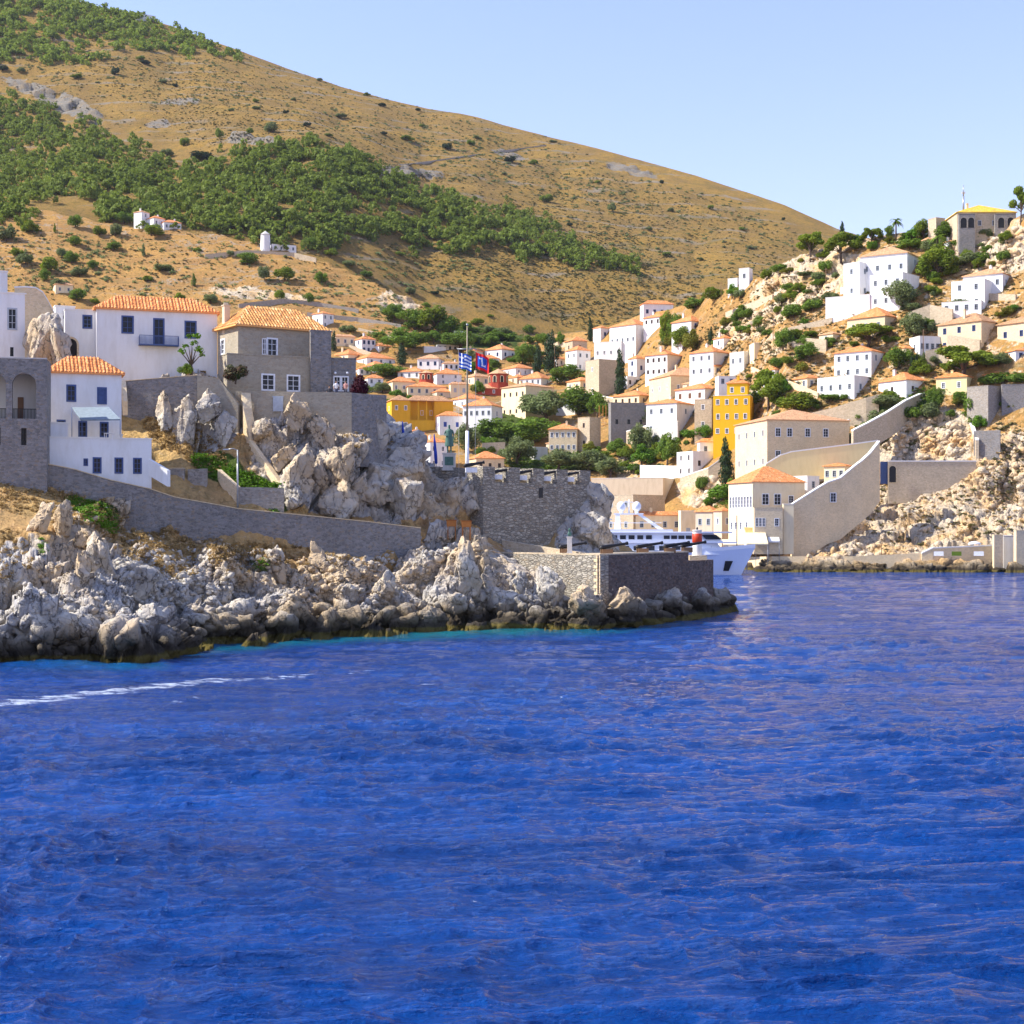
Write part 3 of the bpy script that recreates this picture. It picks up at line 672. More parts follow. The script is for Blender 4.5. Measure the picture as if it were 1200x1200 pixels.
def adopt(sub, main):
    """the pieces of one building built as a second block become parts of that building"""
    a = sub[0] if isinstance(sub, tuple) else sub; b = main[0] if isinstance(main, tuple) else main
    Ma = Matrix.Translation(a.location)@a.rotation_euler.to_matrix().to_4x4(); Mb = Matrix.Translation(b.location)@b.rotation_euler.to_matrix().to_4x4()
    K = Mb.inverted()@Ma
    for c in list(a.children):
        c.parent = b; c.matrix_parent_inverse = K
    bpy.data.objects.remove(a)

def wallpath(name, pts, label, mat, thick=.6, down=3.0, cap=None, B=None, cat='wall', slope_bottom=None, capw=.12):
    """pts: (px, top row, Y or bottom row) - a free-standing or retaining wall"""
    top = []; bot = []
    for a in pts:
        px, py, q = a
        if B is not None:
            h = hit(B, px, q); Y = h.y if h else 450
        else: Y = q
        t = P(px, py, Y); top.append(t)
        bot.append((P(px, q, Y).z if B is not None else (slope_bottom if slope_bottom is not None else t.z))-down)
    root = empty(name, (top[0].x, top[0].y, bot[0])); tag(root, label, cat); O = root.location
    def strip(mb, off0, off1, zt, zb_):
        n = len(top); L = []; R = []
        for i, t in enumerate(top):
            d = (top[min(i+1, n-1)]-top[max(i-1, 0)]); d.z = 0; d.normalize(); nn = Vector((-d.y, d.x, 0))
            L.append(t+nn*off0-O); R.append(t+nn*off1-O)
        vs = []
        for i in range(n):
            za, zc = top[i].z-O.z+zt, (bot[i]-O.z if zb_ is None else top[i].z-O.z+zb_)
            vs += [(L[i].x, L[i].y, zc), (R[i].x, R[i].y, zc), (R[i].x, R[i].y, za), (L[i].x, L[i].y, za)]
        fs = [(0,3,2,1), (4*n-4, 4*n-3, 4*n-2, 4*n-1)]
        for i in range(n-1):
            for k in range(4): fs.append((4*i+k, 4*i+(k+1) % 4, 4*i+4+(k+1) % 4, 4*i+4+k))
        mb.add(vs, fs)
    m = MB(); strip(m, 0, thick, 0, None); m.build('wall_body', MAT[mat], root)
    if cap:
        c = MB(); strip(c, -.07, thick+.07, capw*1.4, 0.004); c.build('coping', MAT[cap], root)
    return root

# ------------------------------------------------------------------ the town: x of left end, near corner, right end; rows of ridge, eave, foot; wall, roof; window grid left and right; window kind; label
W, CW, OW, YW, PY, GW, TW = 'limewash', 'cream_wash', 'ochre_wash', 'yellow_wash', 'pale_yellow_wash', 'grey_wash', 'tan_wash'
SW, TS, CS, DS = 'stone_wall', 'tan_stone', 'cream_stone', 'dark_stone'
O, FT, YT, BT = 'orange_tiles', 'faded_tiles', 'yellow_tiles', 'brown_tiles'
TOWN = [
 # left hillside, behind the headland
 (366,378,391,364,367,385,W,O,(1,1),(2,2),'grey','highest white two storey house behind the tiled stone headland house'),
 (391,393,416,391,394,406,CW,FT,None,(1,3),'grey','long low cream house with faded tiles high on the dry slope'),
 (416,424,440,392,397,414,W,O,(2,1),(2,3),'blue','white two storey house with blue windows and flat orange roof on the dry slope'),
 (387,408,430,408,415,424,CW,O,(1,2),(1,1),'grey','low house with broad orange roof just right of the stone headland house'),
 (414,430,463,411,419,428,W,O,(1,2),(1,3),'grey','low house with long two part orange roof below the cypress on the slope'),
 (424,438,457,422,428,437,W,O,(1,1),(1,3),'white','low white house with orange roof left of the large dark green tree clump'),
 (415,421,434,426,432,440,W,O,(1,1),(1,2),'grey','small low white house with orange roof beside the stone terrace wall'),
 (427,431,449,437,443,460,W,O,None,(2,2),'grey','white house just right of the dark purple bougainvillea bush'),
 (489,514,521,414,420,433,W,FT,(1,3),(2,1),'blue','white house with flat faded roof above the orange roofs, left of the flagpole'),
 (518,520,538,421,426,434,W,FT,None,(1,3),'dark','small white house with dark windows touching the flagpole on its left'),
 (466,493,506,429,435,444,W,O,(1,3),(1,1),'grey','white house under wide orange roof directly above the red turret'),
 (505,512,541,430,438,451,W,O,(1,1),(2,2),'grey','white house with orange roof behind the blue and white flag'),
 (452,460,487,440,447,462,CW,O,(1,1),(1,3),'white','pale house with orange roof left of the small red turret'),
 (471,478,523,446,453,464,CW,O,(1,1),(1,5),'grey','long pale house with orange roof directly under the red turret'),
 (526,528,549,445,450,466,CW,FT,None,(1,2),'shut_grey','cream house with faded tiles crossed by the upper flagpole'),
 (505,512,534,454,459,468,TW,O,(1,1),(1,2),'grey','small orange roofed house to the right of the ochre mansion roof'),
 (529,546,571,459,467,480,W,O,(1,2),(1,2),'grey','white house with orange roof up against the middle of the flagpole'),
 (476,480,498,501,508,520,W,O,None,(1,2),'grey','small white house with orange roof below the ochre mansion'),
 (477,500,521,509,516,536,CW,O,(2,3),(1,1),'grey','cream house with orange roof between the two furled blue parasols'),
 (495,504,524,512,518,552,W,O,(2,1),(2,2),'white','white house with orange roof behind the bronze statue'),
 (548,558,591,527,537,556,CS,O,(1,2),(1,3),'dark','low stone house with orange roof right behind the foot of the flagpole'),
 (511,513,542,401,404,412,GW,'flat',None,(1,5),'hole','ruined grey shell with a row of empty window holes on the dry slope'),
 (494,497,523,404,406,414,W,'flat',None,None,'grey','windowless white yard building with stepped top left of the ruined shell'),
 (530,532,548,386,388,398,W,'flat',None,None,'grey','plain white walled building above the flags beside dark green trees'),
 (568,588,605,402,409,422,W,O,(1,2),(1,2),'blue','detached white house with orange roof standing alone above the town centre'),
 (562,566,585,415,420,428,W,O,None,(1,2),'grey','small low white house with orange roof above the red and blue flag'),
 (588,604,628,425,431,441,W,O,(1,1),(1,3),'white','low white house with orange roof left of the twin cypresses'),
 (608,634,650,432,443,452,W,O,(1,4),(1,1),'grey','white house under vivid orange hipped roof above the cream merchant house'),
 (650,655,668,434,438,448,W,O,None,(1,1),'grey','small white house tucked right of the vivid orange hipped roof'),
 (587,616,650,447,452,492,CW,FT,(2,4),(1,1),'brown' if 0 else 'dark','tall cream merchant house with long dark windows right of the flags'),
 (542,576,589,465,475,514,W,O,(2,5),(2,1),'grey','long white two storey house with orange roof right of the flagpole'),
 (509,515,543,481,487,510,W,O,(1,2),(1,2),'shut_blue','white house with bright blue shutters and orange roof behind the bronze statue head'),
 (651,674,688,461,466,486,W,O,(1,2),(1,1),'grey','white low house half hidden by olive trees above the long stone house'),
 (643,676,680,495,503,532,CS,O,(2,5),None,'white','long stone two storey house with a row of pale shuttered windows and orange roof'),
 (677,691,704,488,489,530,TS,'flat',(2,1),None,'dark','square stone tower attached to the right end of the long stone house'),
 (618,626,642,522,524,540,GW,'flat',None,None,'grey','small grey flat block at the left end of the long stone house'),
 (662,671,688,392,399,432,TS,O,(2,1),(2,1),'dark','tall narrow tan house with orange roof right of the cypress pair'),
 (663,676,692,400,410,437,W,O,(2,2),(2,2),'grey','white house with glazed upper room and orange roof below the tan narrow house'),
 (686,702,724,420,421,470,TS,'flat',(2,1),None,'white','windowless looking tan stone tower left of the tall central cypress'),
 (695,704,714,381,384,400,W,O,None,(1,1),'blue','little white house with blue window left of the big hipped roof on the ridge'),
 (696,728,740,394,400,428,W,'flat',(1,4),None,'white','big blank white flat topped house above the tall central cypress'),
 (714,745,772,372,380,418,W,O,(1,5),(1,1),'grey','large hill house with blank shaded side wall and wide orange hipped roof'),
 (750,754,789,350,356,376,W,O,(1,1),(1,4),'blue','topmost white house with four blue windows on the ridge of the town'),
 (754,774,790,366,371,382,W,O,(1,3),(1,1),'dark','low white house just in front of the topmost white house'),
 (787,810,830,367,376,398,W,O,(1,1),(2,2),'shut_blue','white house with blue shuttered window and orange roof below the bare rocks'),
 (736,746,757,414,420,444,W,O,(2,1),(1,1),'blue','narrow white house with blue corner window right of the tall central cypress'),
 (756,782,800,408,415,442,W,O,(2,4),None,'dark','white house with arched painted panel right of the narrow white house'),
 (723,735,750,440,441,456,W,'flat',None,(1,2),'dark','low white flat house at the foot of the tall central cypress'),
 (760,786,840,428,440,470,CS,FT,(1,3),(1,3),'white','wide cream stone mansion with mottled hipped roof in mid town'),
 (791,826,852,448,455,472,W,O,(1,3),(1,1),'shut_brown','white house with three brown shutters left of the yellow building'),
 (808,836,856,404,412,442,W,O,(2,3),None,'grey','tall white house with blank grey right side and chimney above the yellow building'),
 (718,749,772,456,463,476,CW,O,(1,4),(1,2),'dark','low cream house with four dark windows above the big roofless stone building'),
 (713,716,758,471,472,522,DS,'flat',None,(1,3),'hole','big roofless grey stone building with empty windows and scaffolding on its left'),
 (757,793,814,466,472,512,W,O,(2,3),(2,1),'grey','white house with orange roof and tall shaded side over an arched terrace'),
 (814,834,837,467,468,508,TS,'flat',(2,1),None,'white','narrow tan flat topped building on the left flank of the yellow building'),
 (836,879,884,462,463,514,YW,'flat',(3,4),None,'white','bright yellow four storey building with white windows'),
 (852,876,878,442,449,466,YW,O,(1,2),None,'white','yellow penthouse with small tiled roof on top of the yellow building'),
 (838,842,862,440,441,454,W,'flat',None,(1,2),'grey','low white flat roofed house behind the yellow penthouse'),
 (855,872,889,410,412,434,GW,'flat',(1,2),(1,1),'grey','pale grey house with roof terrace left of the round bushes'),
 (878,884,913,399,402,414,CW,'flat',None,(1,1),'shut_blue','low white house with a large blue gate below the dry slope'),
 (793,812,843,528,529,560,W,'flat',(2,2),(1,2),'dark','white cube house with dark red windows above the harbour stone ramp'),
 (817,820,862,511,518,536,W,O,None,(1,3),'grey','white house with low orange roof left of the stone mansion'),
 (866,878,882,313,314,334,W,'flat',(1,1),None,'grey','lone small white chapel like cube on the dry ridge'),
 (853,864,868,325,326,338,W,'flat',None,None,'grey','tiny white shed with chimney left of the lone white cube on the ridge'),
 # harbour front
 (692,777,797,558,560,592,TW,'flat',None,None,'grey','long tan terrace building with a door above the harbour stone house'),
 (690,742,780,579,580,652,TS,'flat',(3,3),None,'grey','harbour stone building with paired windows left of the yacht mast'),
 (742,745,800,592,604,652,CW,O,None,(2,4),'grey','harbour house with orange roof behind the yacht radar domes'),
 (795,798,815,598,599,652,CW,'flat',None,(1,1),'shut_grey','narrow pale harbour house behind the yacht mast'),
 (815,835,846,589,600,652,TW,O,(2,2),(2,1),'grey','tan harbour house with steep orange roof behind the beacon'),
 (836,846,858,594,599,652,TW,O,(2,1),(2,1),'white','slim tan harbour house with white windows left of the long cream house'),
 # right: mansion and its neighbours
 (860,899,995,477,492,592,CS,FT,(3,4),None,'grey','large square cream stone mansion with two rows of grey windows and faded roof'),
 (958,1001,1031,439,440,468,W,'flat',(1,4),(1,2),'grey','flat white house with small windows behind the green bush on the terrace wall'),
 (978,1021,1043,403,411,443,W,O,(2,4),(2,2),'grey','tall white house with orange roof and rows of grey windows on the right hill'),
 (1030,1062,1092,434,445,468,W,O,(1,1),(1,2),'dark','low white house with vivid orange roof above the white capped enclosure'),
 (1098,1133,1145,435,441,462,PY,O,(1,2),None,'white','yellow house with orange roof beside the tall blue shadowed bastion'),
 (1066,1078,1101,393,394,420,W,'flat',(1,1),(1,4),'grey','plain white flat house left of the large stone villa'),
 (1100,1150,1182,364,376,410,CS,BT,(2,3),(1,1),'blue','large cream stone villa with blue windows and a small balcony'),
 (1170,1206,1230,369,377,405,CS,BT,(1,2),None,'blue','cream stone house cut by the right edge of the picture'),
 (993,1037,1064,357,370,392,CS,O,(1,3),(1,1),'grey','stone house with bright orange roof in front of the white stepped villa'),
 (1009,1063,1081,286,296,330,W,FT,(1,4),(2,1),'grey','uppermost white house with wide faded roof on the right hill'),
 (1016,1036,1050,307,312,336,W,FT,(1,3),None,'grey','small white annex with faded roof in front of the uppermost white house'),
 (989,1007,1020,306,307,352,W,'flat',(2,1),(2,1),'grey','white square block forming the left end of the stepped villa'),
 (968,1019,1036,344,345,370,W,'flat',None,None,'grey','lowest blank white terrace block of the stepped villa with buttresses'),
 (1020,1058,1077,318,319,362,W,'flat',(2,3),(1,1),'grey','middle white terrace block of the stepped villa'),
 (1130,1175,1191,313,320,342,W,FT,(1,4),(1,2),'grey','white house with faded roof below the rocks at the far right'),
 (1116,1154,1167,326,327,362,W,'flat',(2,2),None,'grey','white stepped flat block in front of the far right white house'),
 (1105,1150,1158,351,352,368,W,'flat',(1,4),None,'grey','lowest white terrace with small windows above the stone villa'),
 (1103,1122,1188,238,249,277,TS,YT,(1,1),(1,4),'grey','hilltop stone mansion with yellow tiled roof and tall antenna behind'),
 (1088,1097,1107,254,255,272,TS,'flat',None,None,'grey','small square stone annex left of the hilltop mansion'),
 (1078,1086,1097,276,281,292,CW,FT,None,None,'grey','little house with faded roof among the trees under the hilltop mansion'),
 (1104,1112,1124,281,283,297,W,FT,None,(1,1),'grey','little white house among trees right below the hilltop mansion'),
 # smaller houses filling the slopes
 (700,712,728,441,445,458,CW,O,(1,1),(1,2),'dark','small cream house behind the roofless building beside the central cypress foot'),
 (664,680,700,441,446,458,CW,O,(1,2),(1,2),'grey','low cream house with orange roof left of the tan tower foot'),
 (622,634,650,457,462,474,W,O,(1,2),(1,2),'grey','white house with orange roof peeping over the olive tree right of the merchant house'),
 (544,556,574,436,441,452,CW,FT,(1,1),(1,2),'grey','cream house with faded roof between the flagpole and the red dome'),
 (596,606,620,438,442,450,TW,O,(1,1),(1,2),'dark','tan house with orange roof right of the red dome drum'),
 (430,444,462,401,405,413,W,O,(1,1),(1,2),'grey','white house with orange roof right of the white cube with blue windows'),
 (545,556,566,407,411,420,CW,O,(1,1),(1,1),'grey','small cream house with orange roof left of the detached white house'),
 (640,652,664,416,420,430,W,O,(1,1),(1,1),'grey','small white house between the taller cypress and the tan narrow house'),
 (800,812,826,446,449,458,TW,FT,(1,1),(1,1),'dark','tan little house above the house with brown shutters'),
 (826,838,850,425,429,440,CW,O,(1,1),(1,2),'grey','cream house with orange roof squeezed under the tall white house with chimney'),
 (894,908,926,428,433,446,W,O,(1,2),(1,2),'grey','white house with orange roof under the round dark tree pair'),
 (930,946,966,438,443,456,CW,O,(1,2),(1,2),'grey','cream house with orange roof left of the tall white house on the right hill'),
 (1046,1060,1074,404,408,420,CW,O,(1,1),(1,2),'dark','cream house with orange roof between the pine and the plain flat house'),
 (1104,1122,1142,414,418,430,CW,FT,(1,2),(1,2),'grey','low cream house with faded roof directly under the stone villa'),
 (1150,1166,1186,434,438,450,CW,O,(1,2),(1,2),'grey','cream house with orange roof above the hedge by the bastion'),
 (1176,1190,1214,406,411,424,W,O,(1,1),(1,2),'blue','white house with orange roof cut by the right edge below the villa neighbour'),
 (960,976,990,388,391,402,CW,FT,(1,1),(1,1),'grey','small cream house with faded roof left of the broad low pine'),
 (836,848,862,392,396,408,W,O,(1,1),(1,1),'grey','small white house with orange roof at the foot of the bare rock slope'),
 (640,652,668,515,519,530,TW,FT,None,(1,2),'dark','low tan outbuilding in front of the long stone house'),
 (1060,1070,1084,466,468,476,CW,'flat',None,(1,1),'dark','tiny cream hut above the top of the enclosed rocks'),
 (880,893,906,452,455,470,TS,'flat',(1,1),(1,1),'white','flat stone house in the shade behind the tall dark pine'),
 # far left hills
 (157,166,175,246,248,256,W,FT,None,(1,1),'grey','leftmost small white house of the ridge hamlet below the forest'),
 (172,180,193,252,255,266,W,O,None,(1,2),'grey','middle white house with orange roof of the ridge hamlet'),
 (188,192,212,257,260,270,W,O,None,(1,3),'grey','rightmost white house with orange roof of the ridge hamlet'),
 (316,319,347,283,286,295,W,'flat',None,(1,4),'grey','low white house beside the small white windmill tower'),
 (62,65,85,330,333,345,CW,FT,None,(1,2),'grey','small house with faded roof among trees above the left white house'),
 (153,160,182,14,15,22,W,'flat',None,(1,4),'grey','distant white monastery buildings on the mountain skyline'),
]
ROOTS = {}
for r in TOWN:
    x0, xc, x1, yt, ye, yb, wl, rf, Lw, Rw, st, lab = r
    kw = {}
    if xc-x0 <= 6 and x1-xc > 12: kw['b'] = 14
    Yv = None
    if 'monastery' in lab: Yv = (hit(MTB, xc, 24) or Vector((0, 1900, 0))).y
    elif 'hamlet' in lab: Yv = hit(TB, xc, max(yb, np.interp(xc, crest['x'], crest['y'])+4)).y
    elif 'hilltop' in lab: Yv = hit(TB, xc, 296).y+2
    elif lab.startswith('yellow penthouse'): kw['sink'] = 1; Yv = ROOTS['yellow'][4]*F+4
    elif 'behind the yellow penthouse' in lab: Yv = ROOTS['yellow'][4]*F+16
    ht = yb-ye
    s0 = (Yv or (hit(TB, xc, yb) or Vector((0, 500, 0))).y)/F
    if rf != 'flat' and (x1-x0)*s0 < 9: kw['over'] = .3
    if lab.startswith('topmost') or 'mansion' in lab: kw['wh'] = None
    R_ = house(x0, xc, x1, yt, ye, yb, wl, rf, Lw, Rw, st, lab, Y=Yv, ch=None, **{'sink': 6, **kw})
    ROOTS[lab.split()[1] if lab.startswith('bright') else lab] = R_
adopt(ROOTS[next(k for k in ROOTS if 'penthouse' in k)], ROOTS['yellow'])
def rootof(word): return next(v for k, v in ROOTS.items() if word in k)

def lbox(R_, name, mat, fx0, fx1, y0, y1, z0, z1, lab=None, parent=None):
    """a box part on the right-hand facade of a house; fx in fractions of that facade"""
    root, Lr, Ll, He, s, zb = R_
    o = MB().box(-Lr/2+fx0*Lr, -Lr/2+fx1*Lr, -Ll/2+y0, -Ll/2+y1, z0, z1).build(name, MAT[mat], parent or root)
    if lab: tag(o, lab)
    return o

# mansion: windows of the shaded right facade, set by hand
def face_windows(R_, face, lst, sty):
    root, Lr, Ll, He, s, zb = R_
    for f, z, w, h in lst:
        if face == 'R': window(root, (-Lr/2+f*Lr, -Ll/2-.14, z), 0, w, h, sty, .12)
        else: window(root, (-Lr/2-.1, -Ll/2+f*Ll, z), -math.pi/2, w, h, sty, .12)
Mn = rootof('large square cream stone mansion')
face_windows(Mn, 'R', [(f, Mn[3]-3.3, 1.5, 2.3) for f in (.13, .27, .49, .71)]+[(.13, Mn[3]-9.2, 1.5, 1.9)], 'white')
# hilltop mansion arches
def arch_window(root, loc, rz, w, h, name='arch', mat='glass', ring='cream_stone'):
    m = MB(); pts = [(-w/2, 0), (w/2, 0)]+[(w/2*math.cos(t), h-w/2+w/2*math.sin(t)) for t in np.linspace(0, math.pi, 11)]
    m.add([(x, -.03, z) for x, z in pts], [tuple(range(len(pts)))]); o = m.build(name, MAT['dark_metal'], root)
    r = MB(); t = .22; arc = [(-w/2, 0)]+[(-w/2*math.cos(a), h-w/2+w/2*math.sin(a)) for a in np.linspace(0, math.pi, 13)]+[(w/2, 0)]
    out = [(-w/2-t, 0)]+[(-(w/2+t)*math.cos(a), h-w/2+(w/2+t)*math.sin(a)) for a in np.linspace(0, math.pi, 13)]+[(w/2+t, 0)]
    n = len(arc); r.add([(x, -.12, z) for x, z in arc]+[(x, -.12, z) for x, z in out]+[(x, .02, z) for x, z in arc], [(i, i+1, n+i+1, n+i) for i in range(n-1)]+[(i, 2*n+i, 2*n+i+1, i+1) for i in range(n-1)])
    r.build('arch_surround', MAT[ring], o); o.location = loc; o.rotation_euler = (0, 0, rz); return o
for yb_, x0_, x1_, lab_, arcs in ((279,1122,1142,'left arched loggia wing of the hilltop mansion with two dark arches',(.28,.75)),(279,1164,1189,'right arched loggia wing of the hilltop mansion with two dark arches',(.3,.76))):
    Yh = rootof('hilltop stone')[4]*F-2.0
    q = house(x0_, x0_+2, x1_, 249, 251, yb_, DS, 'flat', None, None, 'grey', lab_, Y=Yh, b=10, depth=3, sink=6, name='loggia', cat='loggia')
    for f in arcs: arch_window(q[0], (-q[1]/2+f*q[1], -q[2]/2, 3.2), 0, 1.9, 3.2, ring='stone_wall')
    adopt(q, rootof('hilltop stone'))
# balcony on the villa
V = rootof('large cream stone villa'); root = V[0]
bm_ = MB().box(-V[1]/2-1.1, -V[1]/2-.02, -1.5, 1.5, 3.4, 3.55)
for i in range(13): bm_.box(-V[1]/2-1.08, -V[1]/2-1.04, -1.5+i*.25, -1.46+i*.25, 3.55, 4.5)
bm_.box(-V[1]/2-1.1, -V[1]/2-1.02, -1.5, 1.54, 4.5, 4.56); bm_.build('balcony', MAT['grey_paint'], root)

# ochre mansion with a recessed loggia
oc = house(453, 459, 481, 461, 469, 508, OW, BT, (2,1), (2,2), 'white', 'ochre yellow mansion with recessed shaded loggia and faded brown roof', b=12, sink=6, ch=[])
r0, L0, W0, H0, s0, z0 = oc
yw = L0/2
for nm, mt, x0, x1, y0, y1, za, zc in (('wall','ochre_wash',yw,yw+29*s0,3.2,3.6,-6,H0),('wall','ochre_wash',yw+29*s0,yw+52*s0,-.0,6,-6,H0),('loggia_floor','ochre_wash',yw,yw+29*s0,.2,3.2,-6,H0*.42),('column','ochre_wash',yw+9*s0,yw+10.5*s0,.3,.7,H0*.42,H0),('column','ochre_wash',yw+19*s0,yw+20.5*s0,.3,.7,H0*.42,H0)):
    MB().box(x0, x1, -W0/2+y0, -W0/2+y1, za, zc).build(nm, MAT[mt], r0)
o = hip_roof(r0, 53*s0, 7, H0, 2.2, BT, .4); o.location = (yw+24*s0, -W0/2+3.4, .02)
for f in (.62, 1.05, 1.5): window(r0, (yw+f*29*s0*.9, -W0/2+(3.18 if f < 1.2 else -.02), H0*.66 if f < 1.2 else H0*.3), 0, 1, 1.8, 'white', .1)

# red turrets (two cupolas of churches)
def turret(cx, yt, ye, yb, wpx, label, low=None):
    h = hit(TB, cx, yb+6); Y = h.y-1; s = Y/F; r = wpx*s/2; z = P(cx, yb, Y).z; root = empty('turret', (P(cx, yb, Y).x, Y, z)); tag(root, label, 'turret')
    H = (yb-ye)*s; MB().lathe([(r, -4), (r, H)], n=8, sm=False).build('drum', MAT['red_wash'], root)
    MB().lathe([(r*1.12, H), (r*1.12, H+.15), (.05, H+(ye-yt)*s)], n=8, sm=False).build('roof', MAT['brown_tiles'], root)
    for k in range(8):
        a = math.pi/8+k*math.pi/4; arch_window(root, (r*.95*math.cos(a), r*.95*math.sin(a), H*.35), a+math.pi/2, r*.3, H*.5, 'window', ring='cream_wash')
    return root
turret(499.5, 434, 438, 449, 17, 'small red turret with low tiled cap left of the flagpole')
turret(584, 432, 439, 454, 23, 'round red church dome drum with tiled cone roof right of the flags')
house(556, 560, 585, 449, 455, 463, 'red_wash', FT, None, (1,2), 'white', 'low red church wing with faded roof left of the red dome drum')

# windmill
Yw = hit(TB, 311, 292).y; s = Yw/F; p = P(311, 290, Yw); rt = empty('windmill', p); tag(rt, 'round white windmill tower with conical cap on the bare left ridge', 'windmill')
MB().lathe([(2.9, -3), (2.5, 15*s)], n=20).build('tower', MAT['limewash'], rt); MB().lathe([(2.9, 15*s), (.05, 19.5*s)], n=20).build('roof', MAT['grey_wash'], rt)
window(rt, (-.2, -2.62, 3.4), 0, .7, .9, 'hole', .1)
# antenna behind the hilltop mansion
Ya = rootof('hilltop stone')[0].location.y+6; s = Ya/F; p = P(1129, 250, Ya); rt = empty('antenna_mast', p); tag(rt, 'tall thin antenna mast behind the hilltop mansion', 'antenna')
MB().tube([(0,0,0),(0,0,20*s)], .3, 8).build('mast', MAT['steel'], rt); MB().tube([(0,0,20*s),(0,0,33*s)], [.22,.12], 8).build('aerial', MAT['steel'], rt)
MB().box(-.6, .6, -.1, .1, 23*s, 25*s).build('panel_aerial', MAT['white_paint'], rt)

# scaffolding by the roofless building
Ys = rootof('roofless')[4]*F-4; s = Ys/F; p = P(706, 527, Ys); rt = empty('scaffolding', p); tag(rt, 'rickety timber scaffolding on the left side of the roofless stone building', 'scaffolding')
for x in (-1.2, .2, 1.3): MB().tube([(x,0,-2),(x,0,52*s)], .08, 6).build('pole', MAT['orange_wood'], rt)
for k in range(6): MB().box(-1.5, 1.5, -.3, .5, 1+k*2.2, 1.14+k*2.2).build('platform', MAT['cream_wash'], rt)
b_ = MB()
for k in range(5): b_.tube([(-1.2 if k % 2 else 1.3,-.1,1+k*2.2),(1.3 if k % 2 else -1.2,-.1,3.2+k*2.2)], .07, 5)
b_.build('brace', MAT['tan_wash'], rt)

# town walls, stairs, terraces (top row, foot row)
WALLS = [
 ([(560,478,488),(590,470,480)],'short tan wall beneath the red dome drum',TS,None),
 ([(690,462,472),(735,470,478)],'pale terrace wall below the tan stone tower',TS,'white_cap'),
 ([(598,497,505),(640,504,512)],'tan terrace wall below the cream merchant house',TS,None),
 ([(880,430,437),(925,447,454),(958,460,467)],'long pale stair wall sloping behind the tall dark pine',CS,None),
 ([(1044,424,431),(1066,421,428)],'short cream wall joining the pine to the plain flat house',CS,None),
 ([(920,385,392),(975,372,379)],'rough pale field wall across the dry slope',TS,None),
 ([(850,366,372),(905,345,351)],'upper field wall across the bare rock slope',TS,None),
 ([(1120,342,349),(1190,345,352)],'long tan wall below the far right white house',TS,None),
 ([(1084,302,308),(1140,300,306)],'low wall on the ridge below the hilltop loggias',TS,None),
 ([(420,384,388),(452,392,396),(470,400,404)],'thin pale wall beside the path on the dry slope',TS,None),
 ([(392,398,402),(440,415,419)],'thin grey wall between the upper left houses',TS,None),
 ([(640,398,403),(664,402,407)],'short pale wall under the trees above the cypress pair',TS,None),
 ([(734,506,520),(762,498,520)],'white topped retaining wall under the arched terrace left of the white house',TS,'white_cap'),
 ([(762,504,524),(794,494,520)],'sloping retaining wall under the tall shaded house',GW,'white_cap'),
 ([(565,519,532),(592,518,532)],'low ruined stone wall on the dry bank above the stone house',TS,None),
 ([(797,560,572),(830,549,566),(845,538,556)],'curved stone ramp wall rising past the white cube house',TS,'white_cap'),
 ([(750,545,560),(793,546,560)],'low white garden wall left of the white cube house',W,None),
 ([(925,530,548),(948,520,540),(962,512,533),(975,500,525),(995,492,520)],'winding grey stair wall climbing behind the stone mansion',GW,'white_cap'),
 ([(950,484,510),(975,478,505),(1015,466,498),(1030,462,492)],'long tan retaining wall under the flat white house',TS,None),
 ([(1141,505,535),(1172,504,532)],'low grey stone wall between the enclosure and the bastion',DS,None),
 ([(1110,392,414),(1148,398,416)],'short stone garden wall under the villa windows',TS,None),
 ([(1064,366,384),(1090,357,380),(1116,362,380)],'weathered tan garden wall between the stepped villa and the far right white house',TS,None),
 ([(913,404,416),(945,396,410),(968,398,412)],'broken pale wall along the foot of the dry slope',TS,None),
 ([(1085,411,430),(1100,408,426),(1112,409,425)],'pale terrace wall behind the wide pine tree',TS,None),
 ([(985,337,345),(1010,334,343)],'short pale wall on the left of the stepped villa',W,None),
 ([(240,298,303),(290,293,298),(345,296,302),(370,302,308)],'dry stone wall crossing the bare ridge below the windmill',TS,None),
 ([(280,356,361),(330,350,356),(365,353,358),(420,362,367)],'upper dry stone terrace wall on the bare slope',SW,None),
 ([(360,366,371),(420,372,377),(470,380,385)],'lower dry stone terrace wall on the bare slope',SW,None),
 ([(860,653,658),(905,652,658),(1000,652,657),(1080,648,656)],'low harbour quay wall on top of the waterline boulders',CS,None),
 ([(1080,649,657),(1093,643,657),(1163,640,657)],'white topped quay wall at the bathing place',CS,'white_cap'),
]
for pts, lab, mt, cap in WALLS: wallpath('stone_wall' if 'stone' in mt else 'garden_wall', pts, lab, mt, B=TB, cap=cap, down=5, thick=.7, capw=.22)
wallpath('stone_wall', [(928,592,374),(955,575,376),(970,566,378),(985,561,380),(1003,546,382),(1010,541,383),(1020,532,385),(1031,518,387)], 'big sloping stone wall with white coping and a single window left of the enclosure', CS, cap='white_cap', down=15, thick=.8, capw=.22)
wallpath('garden_wall', [(897,545,402),(915,534,402),(928,530,402),(960,526,402),(1000,521,402),(1029,517,402)], 'long cream terrace wall with thick white coping behind the pine', PY, cap='white_cap', down=8, thick=.8, capw=.25)
wallpath('stone_wall', [(1000,505,408),(1018,496,411),(1040,484,416),(1062,470,424),(1080,462,432),(1094,461,437)], 'rising tan wall with white coping up the middle of the right hill', TS, cap='white_cap', down=7, thick=.8, capw=.22)
wallpath('stone_wall', [(1102,463,437),(1121,463,434),(1129,474,428),(1136,495,418),(1143.5,516,405.5)], 'steep stepped wall with white coping descending the right of the enclosure', TS, cap='white_cap', down=9, thick=.8, capw=.22)
